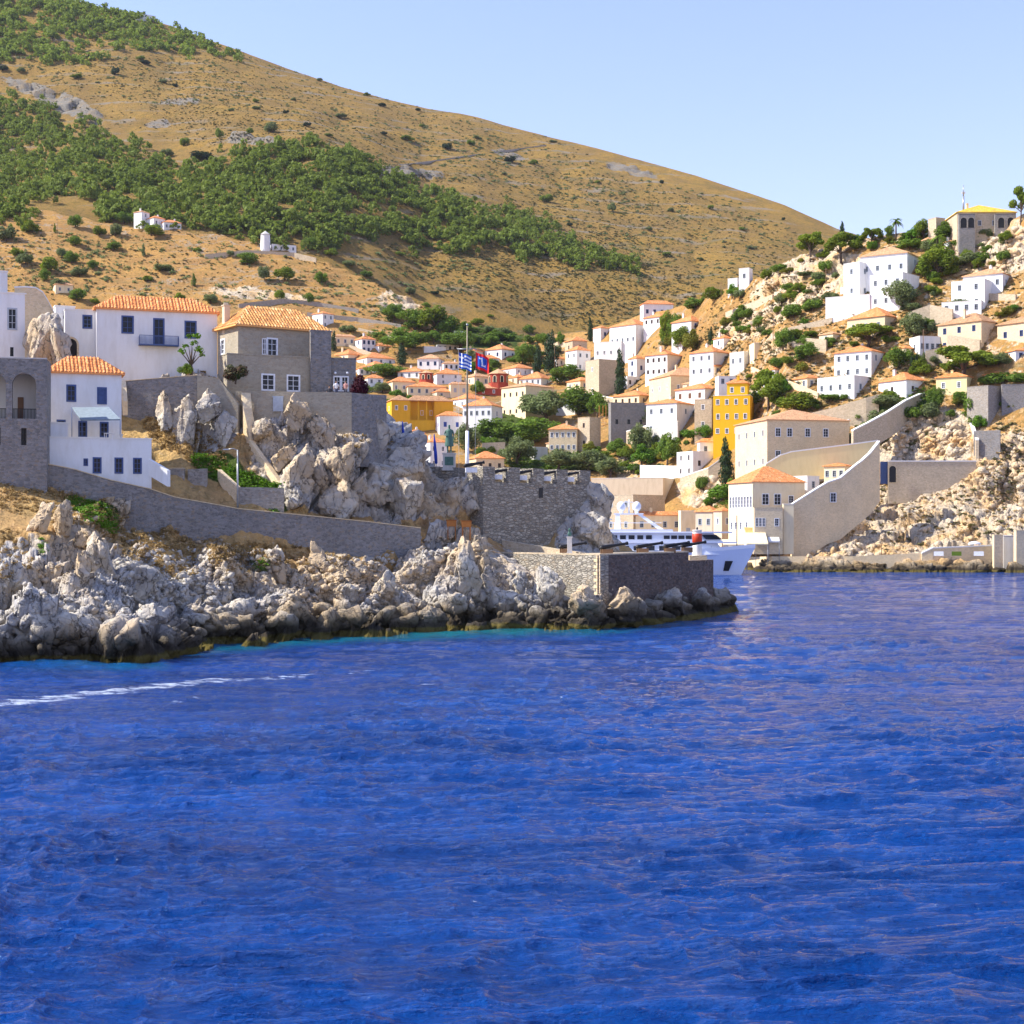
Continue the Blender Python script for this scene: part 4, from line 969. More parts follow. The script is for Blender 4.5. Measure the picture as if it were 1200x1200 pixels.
wallpath('stone_wall', [(1041,541,402),(1144,541,402)], 'front wall of the hillside enclosure with white coping and arched door', TS, cap='white_cap', down=11, thick=.8, capw=.22)
wallpath('mountain_wall', [(452,194.6,196),(480,191.6,193),(510,187.6,189),(545,182.6,184),(580,177.6,179),(610,173.6,175),(640,169.6,171)], 'long grey drystone wall climbing the open mountainside', SW, B=MTB, thick=1, down=1.5)
# quay along the inner harbour
q = MB(); pts = [P(x, 660, 418) for x in range(560, 880, 20)]
q.prism([(-14,424),(110,410),(112,402),(122,392),(140,392),(140,450),(-14,460)], -4, 1.3); tag(q.build('quay', MAT['cream_stone'], None), 'pale stone harbour quay behind the yacht', 'quay')
# arched door in the enclosure, with a painted strip of blue shade beside it
h = Vector((0, 402, 0)); d = P(1046, 565, 401.7); rt = empty('arched_doorway', d); tag(rt, 'dark arched doorway at the left end of the enclosure wall', 'doorway'); arch_window(rt, (0,0,0), 0, 8*h.y/F, 19*h.y/F, 'arch', ring='tan_stone')
h = Vector((0, 403, 0)); a = P(1032, 541, 403); s = h.y/F
tag(MB().box(a.x, a.x+9*s, a.y, a.y+.5, a.z-26*s, a.z).build('shade_panel', MAT['slate_blue_paint']), 'narrow strip of painted blue shade beside the arched doorway', 'panel')
h = Vector((0, 378, 0)); d = P(976.5, 583, 378.2); rt = empty('wall_window', d); tag(rt, 'single white framed window high in the big sloping stone wall', 'window'); window(rt, (0,0,0), math.radians(6), 7*h.y/F, 11*h.y/F, 'white', .1)

# the great bastion at the right edge: lit face, then shaded face
h = hit(TB, 1158, 500)
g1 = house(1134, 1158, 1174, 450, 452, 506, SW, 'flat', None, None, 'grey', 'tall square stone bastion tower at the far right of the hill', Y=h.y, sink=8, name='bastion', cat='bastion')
g2 = house(1173, 1174, 1262, 450, 451, 512, DS, 'flat', None, None, 'grey', 'long shaded bastion wall running out of the right edge', Y=h.y+1, b=5, depth=8, sink=8, name='bastion', cat='bastion')  # shade of this face also put into a darker stone colour
# gate pillars and quay hut at the right edge
for x0, xc, x1, ye, lab in ((1163,1165,1175,627,'squat stone pillar left of the blue shaded doorway'),(1188,1191,1203,622,'right hand stone gate pier with white edge at the picture border')):
    h = hit(TB, xc, 659); Yp = min(h.y if h else 360, 362); house(x0, xc, x1, ye-1, ye, 666, CS, 'flat', None, None, 'grey', lab, Y=Yp, b=20, depth=2.5, sink=4, name='gate_pier', cat='pier')
house(1174, 1176, 1190, 627, 628, 664, GW, 'flat', None, None, 'grey', 'recessed grey wall between the two gate piers', Y=364, b=8, depth=2, sink=4, name='garden_wall', cat='wall')
# cream harbour house with glazed gallery
ch_ = house(853, 882, 943, 534, 565, 628, CW, O, None, None, 'white', 'cream harbour house with glazed upper gallery and wide orange roof', Y=377, sink=4, ch=[], wins=[('L',x,588,2.6,14,'white') for x in (855.5,859,862.5,866,869.5,873,876.5,880)]+[('L',x,616,2.6,9,'white') for x in (857,862,868,875)]+[('R',897,585,8,13,'white'),('R',911,585,8,13,'white'),('R',927,585,6,9,'white')])
house(882, 884, 917, 594, 595, 630, CS, 'flat', None, None, 'white', 'low tan front wing of the cream harbour house with small windows', Y=370, b=8, depth=5, sink=4, wins=[('R',887,612,3,10,'white'),('R',891,612,3,10,'white'),('R',895,612,3,10,'white'),('R',910,612,5,9,'white')])
house(917, 918, 930, 590, 591, 630, CW, 'flat', None, None, 'grey', 'small cream block joining the wing to the sloping stone wall', Y=371, b=6, depth=5, sink=4)
house(966, 990, 1000, 542, 546, 566, CW, O, (1,3), None, 'grey', 'little house with orange roof tucked behind the white coping right of the pine', Y=393, sink=4)
house(930, 946, 960, 556, 558, 580, W, 'flat', None, (1,1), 'grey', 'small white terrace building under the pine by the wall', Y=385, sink=5)
# awnings and parasols on the quay
def awning(x0, x1, yt, yb, Y, label, mat, deep=3.2):
    a, b, c = P(x0, yt, Y+deep), P(x1, yt, Y+deep), P(x0, yb, Y); s = Y/F; rt = empty('awning', (a.x, Y, 1.3)); tag(rt, label, 'awning'); w = b.x-a.x; zt, zb_ = a.z-1.3, c.z-1.3
    MB().add([(0,deep,zt),(w,deep,zt),(w,0,zb_),(0,0,zb_),(0,deep,zt-.08),(w,deep,zt-.08),(w,0,zb_-.35),(0,0,zb_-.35)], [(0,3,2,1),(4,5,6,7),(3,7,6,2),(0,4,7,3),(1,2,6,5)]).build('canvas', MAT[mat], rt)
    for x in (.1, w-.1): MB().tube([(x,.1,-1),(x,.1,zb_)], .06, 6).build('pole', MAT['steel'], rt)
awning(872, 897, 624, 637, 366, 'slanting cream awning on the quay before the harbour house', 'cream_wash', 4)
awning(872, 884, 618, 624, 372, 'small orange tiled canopy above the cream awning', 'orange_tiles', 3)
awning(846, 870, 632, 638, 368, 'low cream cafe awning right of the yacht foredeck', 'cream_wash', 3)
awning(899, 912, 624, 634, 369, 'white awning beside the white notice board', 'white_cap', 2)
for i, (x, mt, lab) in enumerate(((1100,'white_paint','leftmost white board propped on the quay wall'),(1121,'bush_leaf','green board in the middle of the quay wall'),(1147,'white_paint','rightmost wide white board on the quay wall'))):
    h = hit(TB, x, 656); a = P(x, 651, min(h.y, 366)-3.5); m = MB().box(-1.1, 1.1, 0, .08, 0, .95).box(-1.2, 1.2, -.02, 0, -.05, 0).build('notice_board', MAT[mt]); m.location = a; m.rotation_euler = (0, 0, math.radians(-16)); tag(m, lab, 'board')
h = hit(TB, 1142, 645); rt = MB(); rt.lathe([(1.6,0),(1.55,.35),(1.1,.75),(.4,.95),(.02,1.0)], n=16); o = rt.build('covered_boat', MAT['white_paint']); o.scale = (1, .5, .8); o.location = P(1142, 638, h.y if h else 372); tag(o, 'small upturned white dinghy lying behind the quay wall', 'dinghy')

for x, y0, y1, lab in ((906,380,402,'thin timber power pole on the dry slope above the broken pale wall'),(968,314,338,'thin power pole at the left foot of the stepped villa'),(1082,386,421,'power pole in front of the plain flat house by the villa'),(67,256,280,'lone power pole on the bare slope at far left'),(650,405,437,'power pole standing between the dark cypress pair and the tan house'),(226,322,342,'slim power pole on the bare slope above the blue balcony house'),(845,330,352,'short pole on the ridge beside the tiny white shed'),(1033,636,656,'thin pole on the right hand quay')):
    h = hit(TB, x, y1) or P(x, y1, 560); s = h.y/F; rt = empty('power_pole', P(x, y1, h.y)); tag(rt, lab, 'pole'); H = (y1-y0)*s
    MB().tube([(0,0,-1),(0,0,H)], [.14,.09], 7).build('post', MAT['wood'], rt); MB().box(-.7,.7,-.06,.06,H-.6,H-.48).build('crossarm', MAT['wood'], rt)

# ------------------------------------------------------------------ headland buildings
def arcade():
    Y = 147.; s = Y/F; x0, x1 = -75, 55; w = (x1-x0)*s; z0 = P(0, 578, Y).z; top = P(0, 421, Y).z; H = top-z0
    th = math.atan((x0-CX)/F)*0; aa = .2; rt = empty('arcaded_house', P(x1, 578, Y)-Vector((w/2*math.cos(aa), w/2*math.sin(aa), 0)), aa); tag(rt, 'grey stone house with tall open arches and black railings at the left edge', 'house')
    hx = w/2; L = lambda px: (px-(x0+x1)/2)*s; Z = lambda py: z0+(578-py)*s-z0
    arches = [(16,43,438,491), (-17,9,438,491), (-50,-24,438,491)]; slits = [(26,32,502,522),(-2,3,502,522),(-34,-29,502,522)]
    rects = [(L(a)+hx, L(b)+hx, Z(d), Z(c)) for a, b, c, d in arches]+[(L(a)+hx, L(b)+hx, Z(d), Z(c)) for a, b, c, d in slits]
    m = MB(); M0 = Matrix.Translation((-hx, 0, 0))
    wall_holes(m, w, -3, H, rects, .55, M0)
    for a, b, c, d in rects[:3]:      # spandrels turn the square openings into arches
        r = (b-a)/2; cx = (a+b)/2-hx; zc = d-r
        for sg in (-1, 1):
            arc = [(cx+sg*r*math.cos(t), zc+r*math.sin(t)) for t in np.linspace(0, math.pi/2, 9)]
            pts = arc+[(cx, d+.01), (cx+sg*(r+.002), d+.01)]
            f = [(x, .003, z) for x, z in pts]; n = len(arc)
            m.add(f, [tuple(range(len(f)))[::-sg]]); m.add([(x, .003, z) for x, z in arc]+[(x, .55, z) for x, z in arc], [(i, i+1, n+i+1, n+i) for i in range(n-1)])
    m.add([(hx,0,-3),(hx,4,-3),(hx,4,H),(hx,0,H)], [(0,1,2,3)]); m.add([(-hx,0,H),(hx,0,H),(hx,4,H),(-hx,4,H)], [(0,1,2,3)])
    m.build('wall', MAT['dark_stone'], rt)
    MB().box(-hx, hx, -.05, .5, H+.003, H+.12).build('coping', MAT['grey_wash'], rt)
    MB().add([(-hx,3.2,2),(hx,3.2,2),(hx,3.2,H-.4),(-hx,3.2,H-.4)], [(0,1,2,3)]).add([(-hx,.56,Z(491)-.05),(hx,.56,Z(491)-.05),(hx,3.2,Z(491)-.05),(-hx,3.2,Z(491)-.05)], [(0,1,2,3)]).build('loggia_back', MAT['grey_wash'], rt)
    for a, b, c, d in rects[:3]:
        g = MB(); g.tube([(a-hx,.3,c+.95),(b-hx,.3,c+.95)], .035, 6)
        for k in range(17): x = a-hx+(b-a)*(k+.5)/17; g.box(x-.03, x+.03, .28, .32, c, c+.95)
        g.build('railing', MAT['dark_metal'], rt)
        MB().box(a-hx+.15, a-hx+.7, 3.12, 3.18, c-.05, c+2.3).build('door', MAT['brown_paint'], rt)
    for a, b, c, d in rects[3:]: window(rt, ((a+b)/2-hx, 0, (c+d)/2), 0, b-a, d-c, 'hole', .4)
arcade()
mid = house(53, 56, 140, 420, 437, 552, W, 'hero_tiles', None, None, 'blue', 'white house with orange tiles and blue windows beside the arcaded stone house', Y=153.5, b=3, depth=5, sink=2, ch=[], over=.32,
      wins=[('R',82.5,460,10,19,'blue'),('R',117.5,462,10,19,'shut_slate'),('R',71,497,9,10,'blue'),('R',95.5,502,9,18,'blue'),('R',120,502,9,17,'blue')])
awx = empty('awning', P(106, 476, 153.3)); tag(awx, 'grey blue canvas awning slanting over the white house terrace', 'awning'); s = 153/F
MB().add([(-22*s,0,-.1),(21*s,0,-.05),(43*s,-2.6,-1.45),(1*s-.3,-2.6,-1.5),(-22*s,0,-.15),(21*s,0,-.1),(43*s,-2.6,-1.6),(1*s-.3,-2.6,-1.65)], [(0,3,2,1),(4,5,6,7),(0,4,7,3),(3,7,6,2),(1,2,6,5)]).build('canvas', plain('awning_canvas', (.22,.27,.30), .8), awx)
for x, y, z in ((-21.5*s, -.1, -.15), (1*s-.25, -2.55, -1.6), (42.5*s, -2.55, -1.5)): MB().tube([(x,y,z),(x,y,-3.2)], .035, 6).build('pole', MAT['slate_blue_paint'], awx)
tr_ = house(57, 58, 175, 511, 513, 575, W, 'flat', None, None, 'blue', 'low white terrace building with three dark barred windows below the slanting awning', Y=149.6, b=2, depth=4, sink=1.5, name='terrace_house', cat='house',
      wins=[('R',99,541,4.5,8,'blue'),('R',112,544.5,9,18,'blue'),('R',137,544.5,9,18,'blue'),('R',158.5,544.5,9,18,'blue')])
house(57, 58, 79, 494, 496, 515, W, 'flat', None, None, 'blue', 'raised white stair block at the left end of the terrace building', Y=150.5, b=2, depth=2.5, sink=1, name='stair_block', cat='block')
tb_ = MB(); tb_.box(-.45,.45,-.4,.4,.68,.72)
for sx in (-.38,.38):
    for sy in (-.33,.33): tb_.box(sx-.025, sx+.025, sy-.025, sy+.025, 0, .68)
to = tb_.build('terrace_table', MAT['white_paint']); to.location = P(128, 511.5, 151.5); to.location.z = P(0, 513, 149.6).z-.15; tag(to, 'small white table on the terrace under the awning', 'table')
pl_ = MB(); pl_.lathe([(.12,0),(.18,.3),(.2,.34),(.16,.34)], n=10); po = pl_.build('flower_pot', MAT['marble']); po.location = P(142, 511, 150.6); po.location.z = P(0, 512, 149.6).z; tag(po, 'round white pot on the right end of the terrace parapet', 'pot')
big = house(110, 113, 253, 350, 362, 446, W, 'hero_tiles', None, None, 'blue', 'large white house with long tiled roof and blue balcony on the headland', Y=171, b=2.5, depth=6, sink=2, ch=[], over=.3,
      wins=[('R',148.5,379,13,20,'blue'),('R',184.5,386,12,31,'blue'),('R',221.5,382,13,20,'blue')])
r0, L0, W0, H0, s0, z0 = big; bx = -L0/2+(184-113)/(253-113)*L0; bz = (446-402)*s0
bl = MB().box(bx-2.2, bx+2.2, -W0/2-1.0, -W0/2-.01, bz-.12, bz).build('balcony', MAT['slate_blue_paint'], r0)
g = MB()
for k in range(34): x = bx-2.15+4.3*k/33; g.box(x-.018, x+.018, -W0/2-.98, -W0/2-.95, bz, bz+.95)
for k in range(8):
    for sx in (-2.16, 2.14): g.box(bx+sx, bx+sx+.03, -W0/2-.98+k*.12, -W0/2-.95+k*.12, bz, bz+.95)
g.box(bx-2.18, bx+2.18, -W0/2-1.0, -W0/2-.94, bz+.95, bz+1.0); g.build('railing', MAT['slate_blue_paint'], bl)
flatw_ = house(74, 76, 113, 361, 363, 446, W, 'flat', None, None, 'blue', 'flat roofed white wing with one blue window left of the large white house', Y=171.2, b=3, depth=5, sink=2, wins=[('R',101.5,376,10,15,'blue')])
aw_ = house(63, 65, 87, 357, 359, 400, W, 'flat', None, None, 'hole', 'small sunlit white outbuilding with two tiny windows above the arched passage', Y=172.5, b=8, depth=4, sink=2, wins=[('R',75,371,2.5,4,'hole'),('R',81,371,2.5,4,'hole')])
d = P(83, 424, 170.6); rt = empty('arched_doorway', d); tag(rt, 'dark arched passage at the foot of the flat white wing', 'doorway'); arch_window(rt, (0,0,0), 0, 15*.095, 27*.095, 'arch', ring='tan_stone')
lft = house(-60, -59, 29, 338, 340, 430, W, 'flat', None, None, 'grey', 'tall white house with tall grey window at the left picture edge', Y=163, b=2, depth=6, sink=3, wins=[('R',11,370,10,25,'grey'),('R',10.5,409,4,11,'hole')])
house(-8, -7, 8, 316, 318, 345, W, 'flat', None, None, 'grey', 'white square roof turret on the tall left edge house', Y=165, b=4, depth=1.5, sink=.5, name='roof_turret', cat='turret')
wallpath('parapet_wall', [(17,337.5,166),(30,337,166),(42,338,166.1),(50,343,166.2),(56,353,166.4),(64,368,166.7),(74,385,167),(76,402,167.3)], 'curved stone wall with thick white rim falling from the left white house', 'cream_stone', cap='white_cap', thick=.8, slope_bottom=25, down=1)

# the stone house with aged tiles
sh = house(255, 279, 364, 362, 382, 457, 'render_stone', None, None, None, 'white', 'old stone house with aged orange hipped roof and white windows on the crag', Y=170, b=24, depth=7.5, sink=3,
      wins=[('R',319,404,12,21,'white'),('L',261,402,5,18,'white')])
r0, L0, W0, H0, s0, z0 = sh
ro = hip_roof(r0, L0+2.3, W0, H0, 2.6, 'aged_tiles', .45, ribs=.36); ro.location = (1.1, 0, 0)
m = MB()      # rows of real half-round tiles
lf = MB()
wo = window(r0, (-L0/2+(309-279)/85*L0, -W0/2-.12, (457-404)*s0), 0, .42, 1.75, 'white', .06, 'open white shutter folded back beside the upper window'); wo.rotation_euler = (0,0,-.5)
ledge = house(262, 266, 372, 414, 415, 458, 'render_stone', 'flat', None, None, 'white', 'projecting lower floor of the stone house with two white windows', Y=168.6, b=14, depth=2, sink=3, wins=[('R',314,446,15,19,'white'),('R',344,446,15,19,'white')], name='house_base')
wing_ = house(363, 364, 388, 386, 388, 458, 'dark_stone', 'flat', None, None, 'white', 'darker stone wing at the right end of the old stone house', Y=172, b=8, depth=5, sink=3, name='house_wing')
annex_ = house(370, 371, 417, 419, 420, 460, 'dark_stone', 'flat', None, None, 'blue', 'low dark stone annex with white glazed doors behind two standing people', Y=172.6, b=6, depth=4, sink=3, name='house_annex', wins=[('R',376,449,7,17,'white'),('R',395,449,8,17,'white'),('R',404,449,8,17,'white')])
chimney(r0, -L0/2+.3, W0/2-1.6, H0-.5, H0+2.7, 'tan_wash', .33)
for px, py in ((407,437),(413,437)):
    o = MB().ball((0,0,0), .14, 8).build('wall_lamp', MAT['white_paint']); o.location = P(px-20, py, 172.3) if px > 410 else P(px, py, 172.3); tag(o, 'round white lamp on the annex wall, '+('left' if px > 410 else 'right')+' of the glazed doors', 'lamp')

SWN = 'retaining_wall'
wallpath(SWN, [(275,458,167.4),(300,458,167.2),(345,459,167.2),(412,460,167.4)], 'high rendered terrace wall carrying the old stone house', 'render_stone', thick=3, down=8)
wallpath(SWN, [(411,460,167.5),(432,462,168.5),(453,463,172)], 'right hand stone buttress wall stepping down from the terrace', 'dark_stone', thick=3, down=8)
wallpath(SWN, [(283,460,166.9),(285,478,165.6),(293,514,164.8)], 'sunlit slanting buttress below the left corner of the stone house', 'cream_stone', thick=1.0, down=4)  # sunlight on the buttress put into a pale stone colour
dd = MB().box(-.55,.55,-.06,.04,0,1.55).box(-.62,.62,-.04,.03,1.55,1.65).build('cellar_door', MAT['grey_paint']); dd.location = P(326, 482, 167.1); tag(dd, 'pale grey door in the high terrace wall', 'door')
wallpath(SWN, [(142,447,165.5),(180,444,165.5),(231,440,165.8)], 'grey stone terrace wall with flat sunlit top below the large white house', 'dark_stone', cap='cream_stone', thick=2.6, down=9, capw=.05)  # sunlit top put into the colour as a pale coping
wallpath(SWN, [(231,439.5,165.4),(256,443,165.8),(279,474,165.6)], 'rendered grey wall sloping down behind the tall grey boulders', 'render_stone', thick=1.6, down=7)
wallpath(SWN, [(142,446,165.3),(144,470,163.6)], 'bright sunlit end of the terrace wall', 'cream_stone', thick=.5, down=1.5)  # sunlight on the wall end laid on as a paler strip
wallpath('stair_wall', [(174,538,151.5),(186,545,151),(196,551,150.6)], 'white sloping stair wall at the right of the terrace building', 'limewash', thick=.5, down=1.6)
wallpath(SWN, [(182,550,158.4),(198,549,158.4),(216,549,158.5)], 'short stone terrace wall beside the white stair', SW, thick=.6, down=3, cap='cream_stone', capw=.05)
wallpath(SWN, [(220,550,158.8),(242,549,158.8)], 'second short stone terrace wall beside the white stair', SW, thick=.6, down=3)
wallpath(SWN, [(255,550,160.5),(266,560,159.4),(277,570,158.4)], 'bright sloping wall left of the lamp post', 'cream_stone', thick=.5, down=3.2)  # lit face, its brightness put into a pale stone colour
wallpath(SWN, [(280,571,158.4),(305,571,158.6),(333,572,159.2)], 'stone wall under green creepers right of the lamp post', SW, thick=.6, down=3.2)
wallpath(SWN, [(292,516,164.5),(312,544,162.6),(334,575,160.6)], 'long sunlit sloping wall dropping from the boulders to the lane', 'cream_stone', thick=.6, down=2.4)  # sunlight along the slope painted in with pale stone
wallpath('lane_wall', [(-160,538,147.2),(0,541,147.2),(40,541,147.6),(86,550,149),(130,563,150.3),(175,573,151.8),(205,583,153.6),(250,591,155.4),(280,596.5,156.2),(350,603.5,158.4),(430,611.5,161.4),(493,619,165)], 'long grey rubble wall holding up the lane along the whole headland', 'dark_stone', cap='cream_stone', thick=.7, down=5.2, capw=.06)

# ------------------------------------------------------------------ the batteries
def battery():
    A, C, D, E = P(562, 650, 173), P(703, 650, 157.5), P(807, 648, 178), P(836, 656, 186)
    zt = 7.3; rt = empty('lower_battery', (C.x, C.y, 0)); tag(rt, 'low stone gun battery with sharp corner rising from the waterline boulders', 'battery'); O = rt.location
    q = lambda p: (p.x-O.x, p.y-O.y)
    def sheet(a, b, z0, z1, name, mat, thick=1.2):
        d = (b-a).normalized(); nn = Vector((-d.y, d.x, 0)); nn = nn if nn.y > 0 else -nn; k = 14; pts = [(q(a+(b-a)*i/k)) for i in range(k+1)]; back = [(x+nn.x*thick, y+nn.y*thick) for x, y in pts][::-1]
        MB().prism(pts+back, z0, z1).build(name, MAT[mat], rt)
    C2 = P(712, 650, 159.3); C2.z = C.z
    a0, c0, d0, e0 = [Vector((p.x, p.y, 0)) for p in (A, C, D, E)]
    sheet(a0, c0, -1, zt, 'wall', 'fort_stone'); sheet(c0, d0, -1, zt-.003, 'wall', 'shaded_battery_stone', .3)
    # corner quoins; sunlight on the corner strip put into their pale colour
    m = MB(); d1 = (c0-a0).normalized(); d2 = (d0-c0).normalized()
    for i in range(24):
        l1, l2 = (.9, .45) if i % 2 else (.5, .8); z = zt-.02-i*.34
        p0 = c0-O; n1 = Vector((-d1.y, d1.x, 0)); n1 = n1 if n1.y < 0 else -n1; n2 = Vector((d2.y, -d2.x, 0)); n2 = n2 if n2.x > 0 else -n2
        a = p0-d1*l1+n1*.04; b = p0+n1*.04+n2*.04; c = p0+d2*l2+n2*.04; a_ = p0-d1*l1-n1*.1; c_ = p0+d2*l2-n2*.1
        m.prism([(a.x,a.y),(b.x,b.y),(c.x,c.y),(c_.x,c_.y),(p0.x,p0.y+.15),(a_.x,a_.y)], z-.31, z)
    m.build('corner_quoins', MAT['cream_stone'], rt)
    MB().prism([(q(a0)[0]+.2,q(a0)[1]+.6), (q(c0)[0]+.05,q(c0)[1]+.7), (q(d0)[0]-.5,q(d0)[1]+.3), (d0.x-O.x-2, d0.y-O.y+12), (a0.x-O.x+1, a0.y-O.y+14)], 5.2, zt-.06).build('paving', MAT['tan_stone'], rt)
    m = MB(); m.prism([q(d0), q(e0), (e0.x-O.x-3, e0.y-O.y+9), (d0.x-O.x-2, d0.y-O.y+11)], -1, 6.3); m.build('wall', MAT['shaded_battery_stone'], rt)
    m = MB(); m.prism([q(p) for p in (a0, c0, d0)]+[(d0.x-O.x-.5, d0.y-O.y+.6), (c0.x-O.x+.1, c0.y-O.y+.9), (a0.x-O.x+.3, a0.y-O.y+.8)], zt+.004, zt+.16); m.build('coping', MAT['tan_stone'], rt)
battery()
wallpath('parapet_wall', [(588,633,176),(620,638,174),(655,644,170.5),(702,650.5,165.5)], 'low tan parapet wall running down behind the gun platform', 'tan_stone', thick=.6, down=1.6)
wallpath('platform_wall', [(560,645,171.5),(600,648,169.5),(640,650,167)], 'rough stone edge of the gun platform above the boulders', 'fort_stone', thick=.8, down=1.2)

def fort():
    Y0, Y1 = 174., 187.; a, b = P(566, 565, Y0), P(692, 565, Y1); L = Vector((b.x-a.x, b.y-a.y, 0)).length; ang = math.atan2(b.y-a.y, b.x-a.x)
    zt = 10+55.5*Y0/F; rt = empty('upper_fort', (a.x, a.y, zt), ang); tag(rt, 'crenellated stone fort wall with five gun embrasures above the sea', 'fort')
    MB().box(0, L, 0, 3.5, -11, 0).build('wall', MAT['fort_stone'], rt)
    n = 5; mw, gw = 1.9, 0
    step = (L-mw)/(n-1)
    for i in range(n):
        x = i*step; MB().box(x, x+mw, 0, 2.6, .003, 1.75).build('merlon', MAT['fort_stone'], rt)
        if i < n-1: MB().box(x+mw, x+step, 1.2, 1.9, .004, .35).build('sill', MAT['tan_stone'], rt)
    for fx, dz in ((.52, -1.1),): 
        m = MB(); m.box(fx*L-.35, fx*L+.35, -.03, .02, dz-.6, dz+.6); m.build('drain_opening', MAT['dark_metal'], rt)
    return rt, L, step, mw
FT_ = fort()
wallpath('fort_wall', [(499,547,179),(530,547.5,178),(553,549,176.5)], 'low stone wall with the statue and flagpole above the rocks', 'fort_stone', thick=1.2, down=2.2)
wallpath('fort_wall', [(552,544,175.6),(565,548,175)], 'sunlit end of the low wall, coloured paler, beside the foot of the flagpole', 'cream_stone', thick=1.4, down=2.0)  # lit part of the low wall, the light put into its colour

def cannon(loc, rz, pitch, label, L=2.6, group=None, white=True):
    rt = empty('cannon', loc, rz); tag(rt, label, 'cannon', group)
    prof = [(.02,-.15),(.1,-.1),(.1,0),(.24,.02),(.25,.2),(.22,.3),(.2,1.1),(.17,1.15),(.14,2.1),(.13,2.35),(.19,2.45),(.19,2.6),(.09,2.6),(.08,2.2)]
    b = MB().lathe(prof, n=14).build('barrel', MAT['dark_metal'], rt); b.rotation_euler = (0, math.pi/2-pitch, 0); b.location = (-.8, 0, .75); b.scale = (1, 1, L/2.6)
    m = MB()
    if white: m.box(-.7, .6, -.38, .38, 0, .55)
    else: m.box(-.7, .5, -.34, -.22, 0, .6).box(-.7, .5, .22, .34, 0, .6).box(-.6, .4, -.22, .22, .1, .22)
    m.build('carriage', MAT['white_paint'] if white else MAT['wood'], rt); return rt
rt, Lf, st, mw = FT_; Rz = rt.rotation_euler[2]
for i, (x, lab) in enumerate(((-1.6,'cannon on white block left of the fort corner beside the flagpole'),(1*st-.9,'cannon in the first embrasure of the fort from the left'),(2*st-.9,'cannon in the second embrasure of the fort from the left'),(3*st-.9,'cannon in the third embrasure of the fort from the left'),(4*st-.9,'cannon in the rightmost embrasure of the fort'))):
    p = rt.matrix_basis@Vector((x, 1.0 if i else .2, .36 if i else 1.0)); cannon(p, math.radians(8), math.radians(11), lab, 2.3, 'cannons on the fort and battery')
for i, (px, Y, lab) in enumerate(((664,168,'short cannon half hidden left of the battery corner'),(712,163,'cannon just right of the battery corner'),(754,170,'cannon in the middle of the low battery'),(786,174.5,'cannon left of the red and white beacon'),(806,180,'cannon pointing past the red and white beacon'))):
    p = P(px, 650, Y); p.z = 7.26; cannon(p, math.radians(14), math.radians(9), lab, 3.1, 'cannons on the fort and battery', False)

# beacon
p = P(817, 656, 184); rt = empty('beacon', (p.x, p.y, 6.3)); tag(rt, 'white cylindrical harbour beacon with red band on the end of the battery', 'beacon')
MB().box(-1.05,1.05,-1.05,1.05,0,.55).build('base', MAT['cream_stone'], rt); MB().lathe([(.62,.55),(.56,2.1)], n=24).build('column', MAT['limewash'], rt)
MB().lathe([(.57,2.1),(.6,2.12),(.6,3.15),(.56,3.17)], n=24).build('red_band', plain('red_lead', (.55,.05,.015), .5), rt); MB().lathe([(.56,3.17),(.54,3.5),(.6,3.52),(.6,3.6),(.01,3.62)], n=24).build('cap', MAT['limewash'], rt)
MB().lathe([(.12,3.6),(.12,3.85),(.01,3.95)], n=10).build('lantern', MAT['glass'], rt)

def skin_figure(name, joints, edges, radii, mat, parent=None, sub=2):
    me = bpy.data.meshes.new(name); me.from_pydata(joints, edges, []); o = bpy.data.objects.new(name, me); link(o, parent)
    sk_ = o.modifiers.new('skin', 'SKIN'); me.skin_vertices[0].data[0].use_root = True
    for i, r in enumerate(radii): me.skin_vertices[0].data[i].radius = (r, r) if not hasattr(r, '__len__') else r
    ss = o.modifiers.new('s', 'SUBSURF'); ss.levels = ss.render_levels = sub
    dg = bpy.context.evaluated_depsgraph_get(); me2 = bpy.data.meshes.new_from_object(o.evaluated_get(dg)); o.modifiers.clear(); o.data = me2; me2.materials.clear(); me2.materials.append(mat)
    me2.polygons.foreach_set('use_smooth', [True]*len(me2.polygons)); return o
def body(name, mat, parent=None, armL=((.22,0,1.42),(.30,.03,1.14),(.27,-.12,.92),(.26,-.16,.84)), armR=((-.22,0,1.42),(-.30,.03,1.14),(-.27,-.12,.92),(-.26,-.16,.84)), robe=False):
    J = [(0,0,.98),(0,0,1.15),(0,.01,1.36),(0,0,1.50),(0,-.02,1.60),(0,-.03,1.70),(0,-.02,1.78)]
    R = [(.17,.12),(.15,.11),(.18,.12),(.06,.06),(.075,.09),(.085,.10),(.06,.07)]; E = [(0,1),(1,2),(2,3),(3,4),(4,5),(5,6)]
    for arm in (armL, armR):
        b = len(J); J += list(arm); R += [.062,.045,.035,.042]; E += [(2,b),(b,b+1),(b+1,b+2),(b+2,b+3)]
    for sx in (-1, 1):
        b = len(J); J += [(sx*.10,0,.90),(sx*.11,-.01,.5),(sx*.11,.02,.08),(sx*.12,-.13,.04)]; R += [.1,.07,.045,.045]; E += [(0,b),(b,b+1),(b+1,b+2),(b+2,b+3)]
    return skin_figure(name, J, E, R, mat, parent)
skin = plain('skin', (.45,.27,.18), .6)
def shell(name, mat, parent, prof, sy=.72):
    m = MB().lathe(prof, n=14); o = m.build(name, mat, parent); o.scale = (1, sy, 1); return o
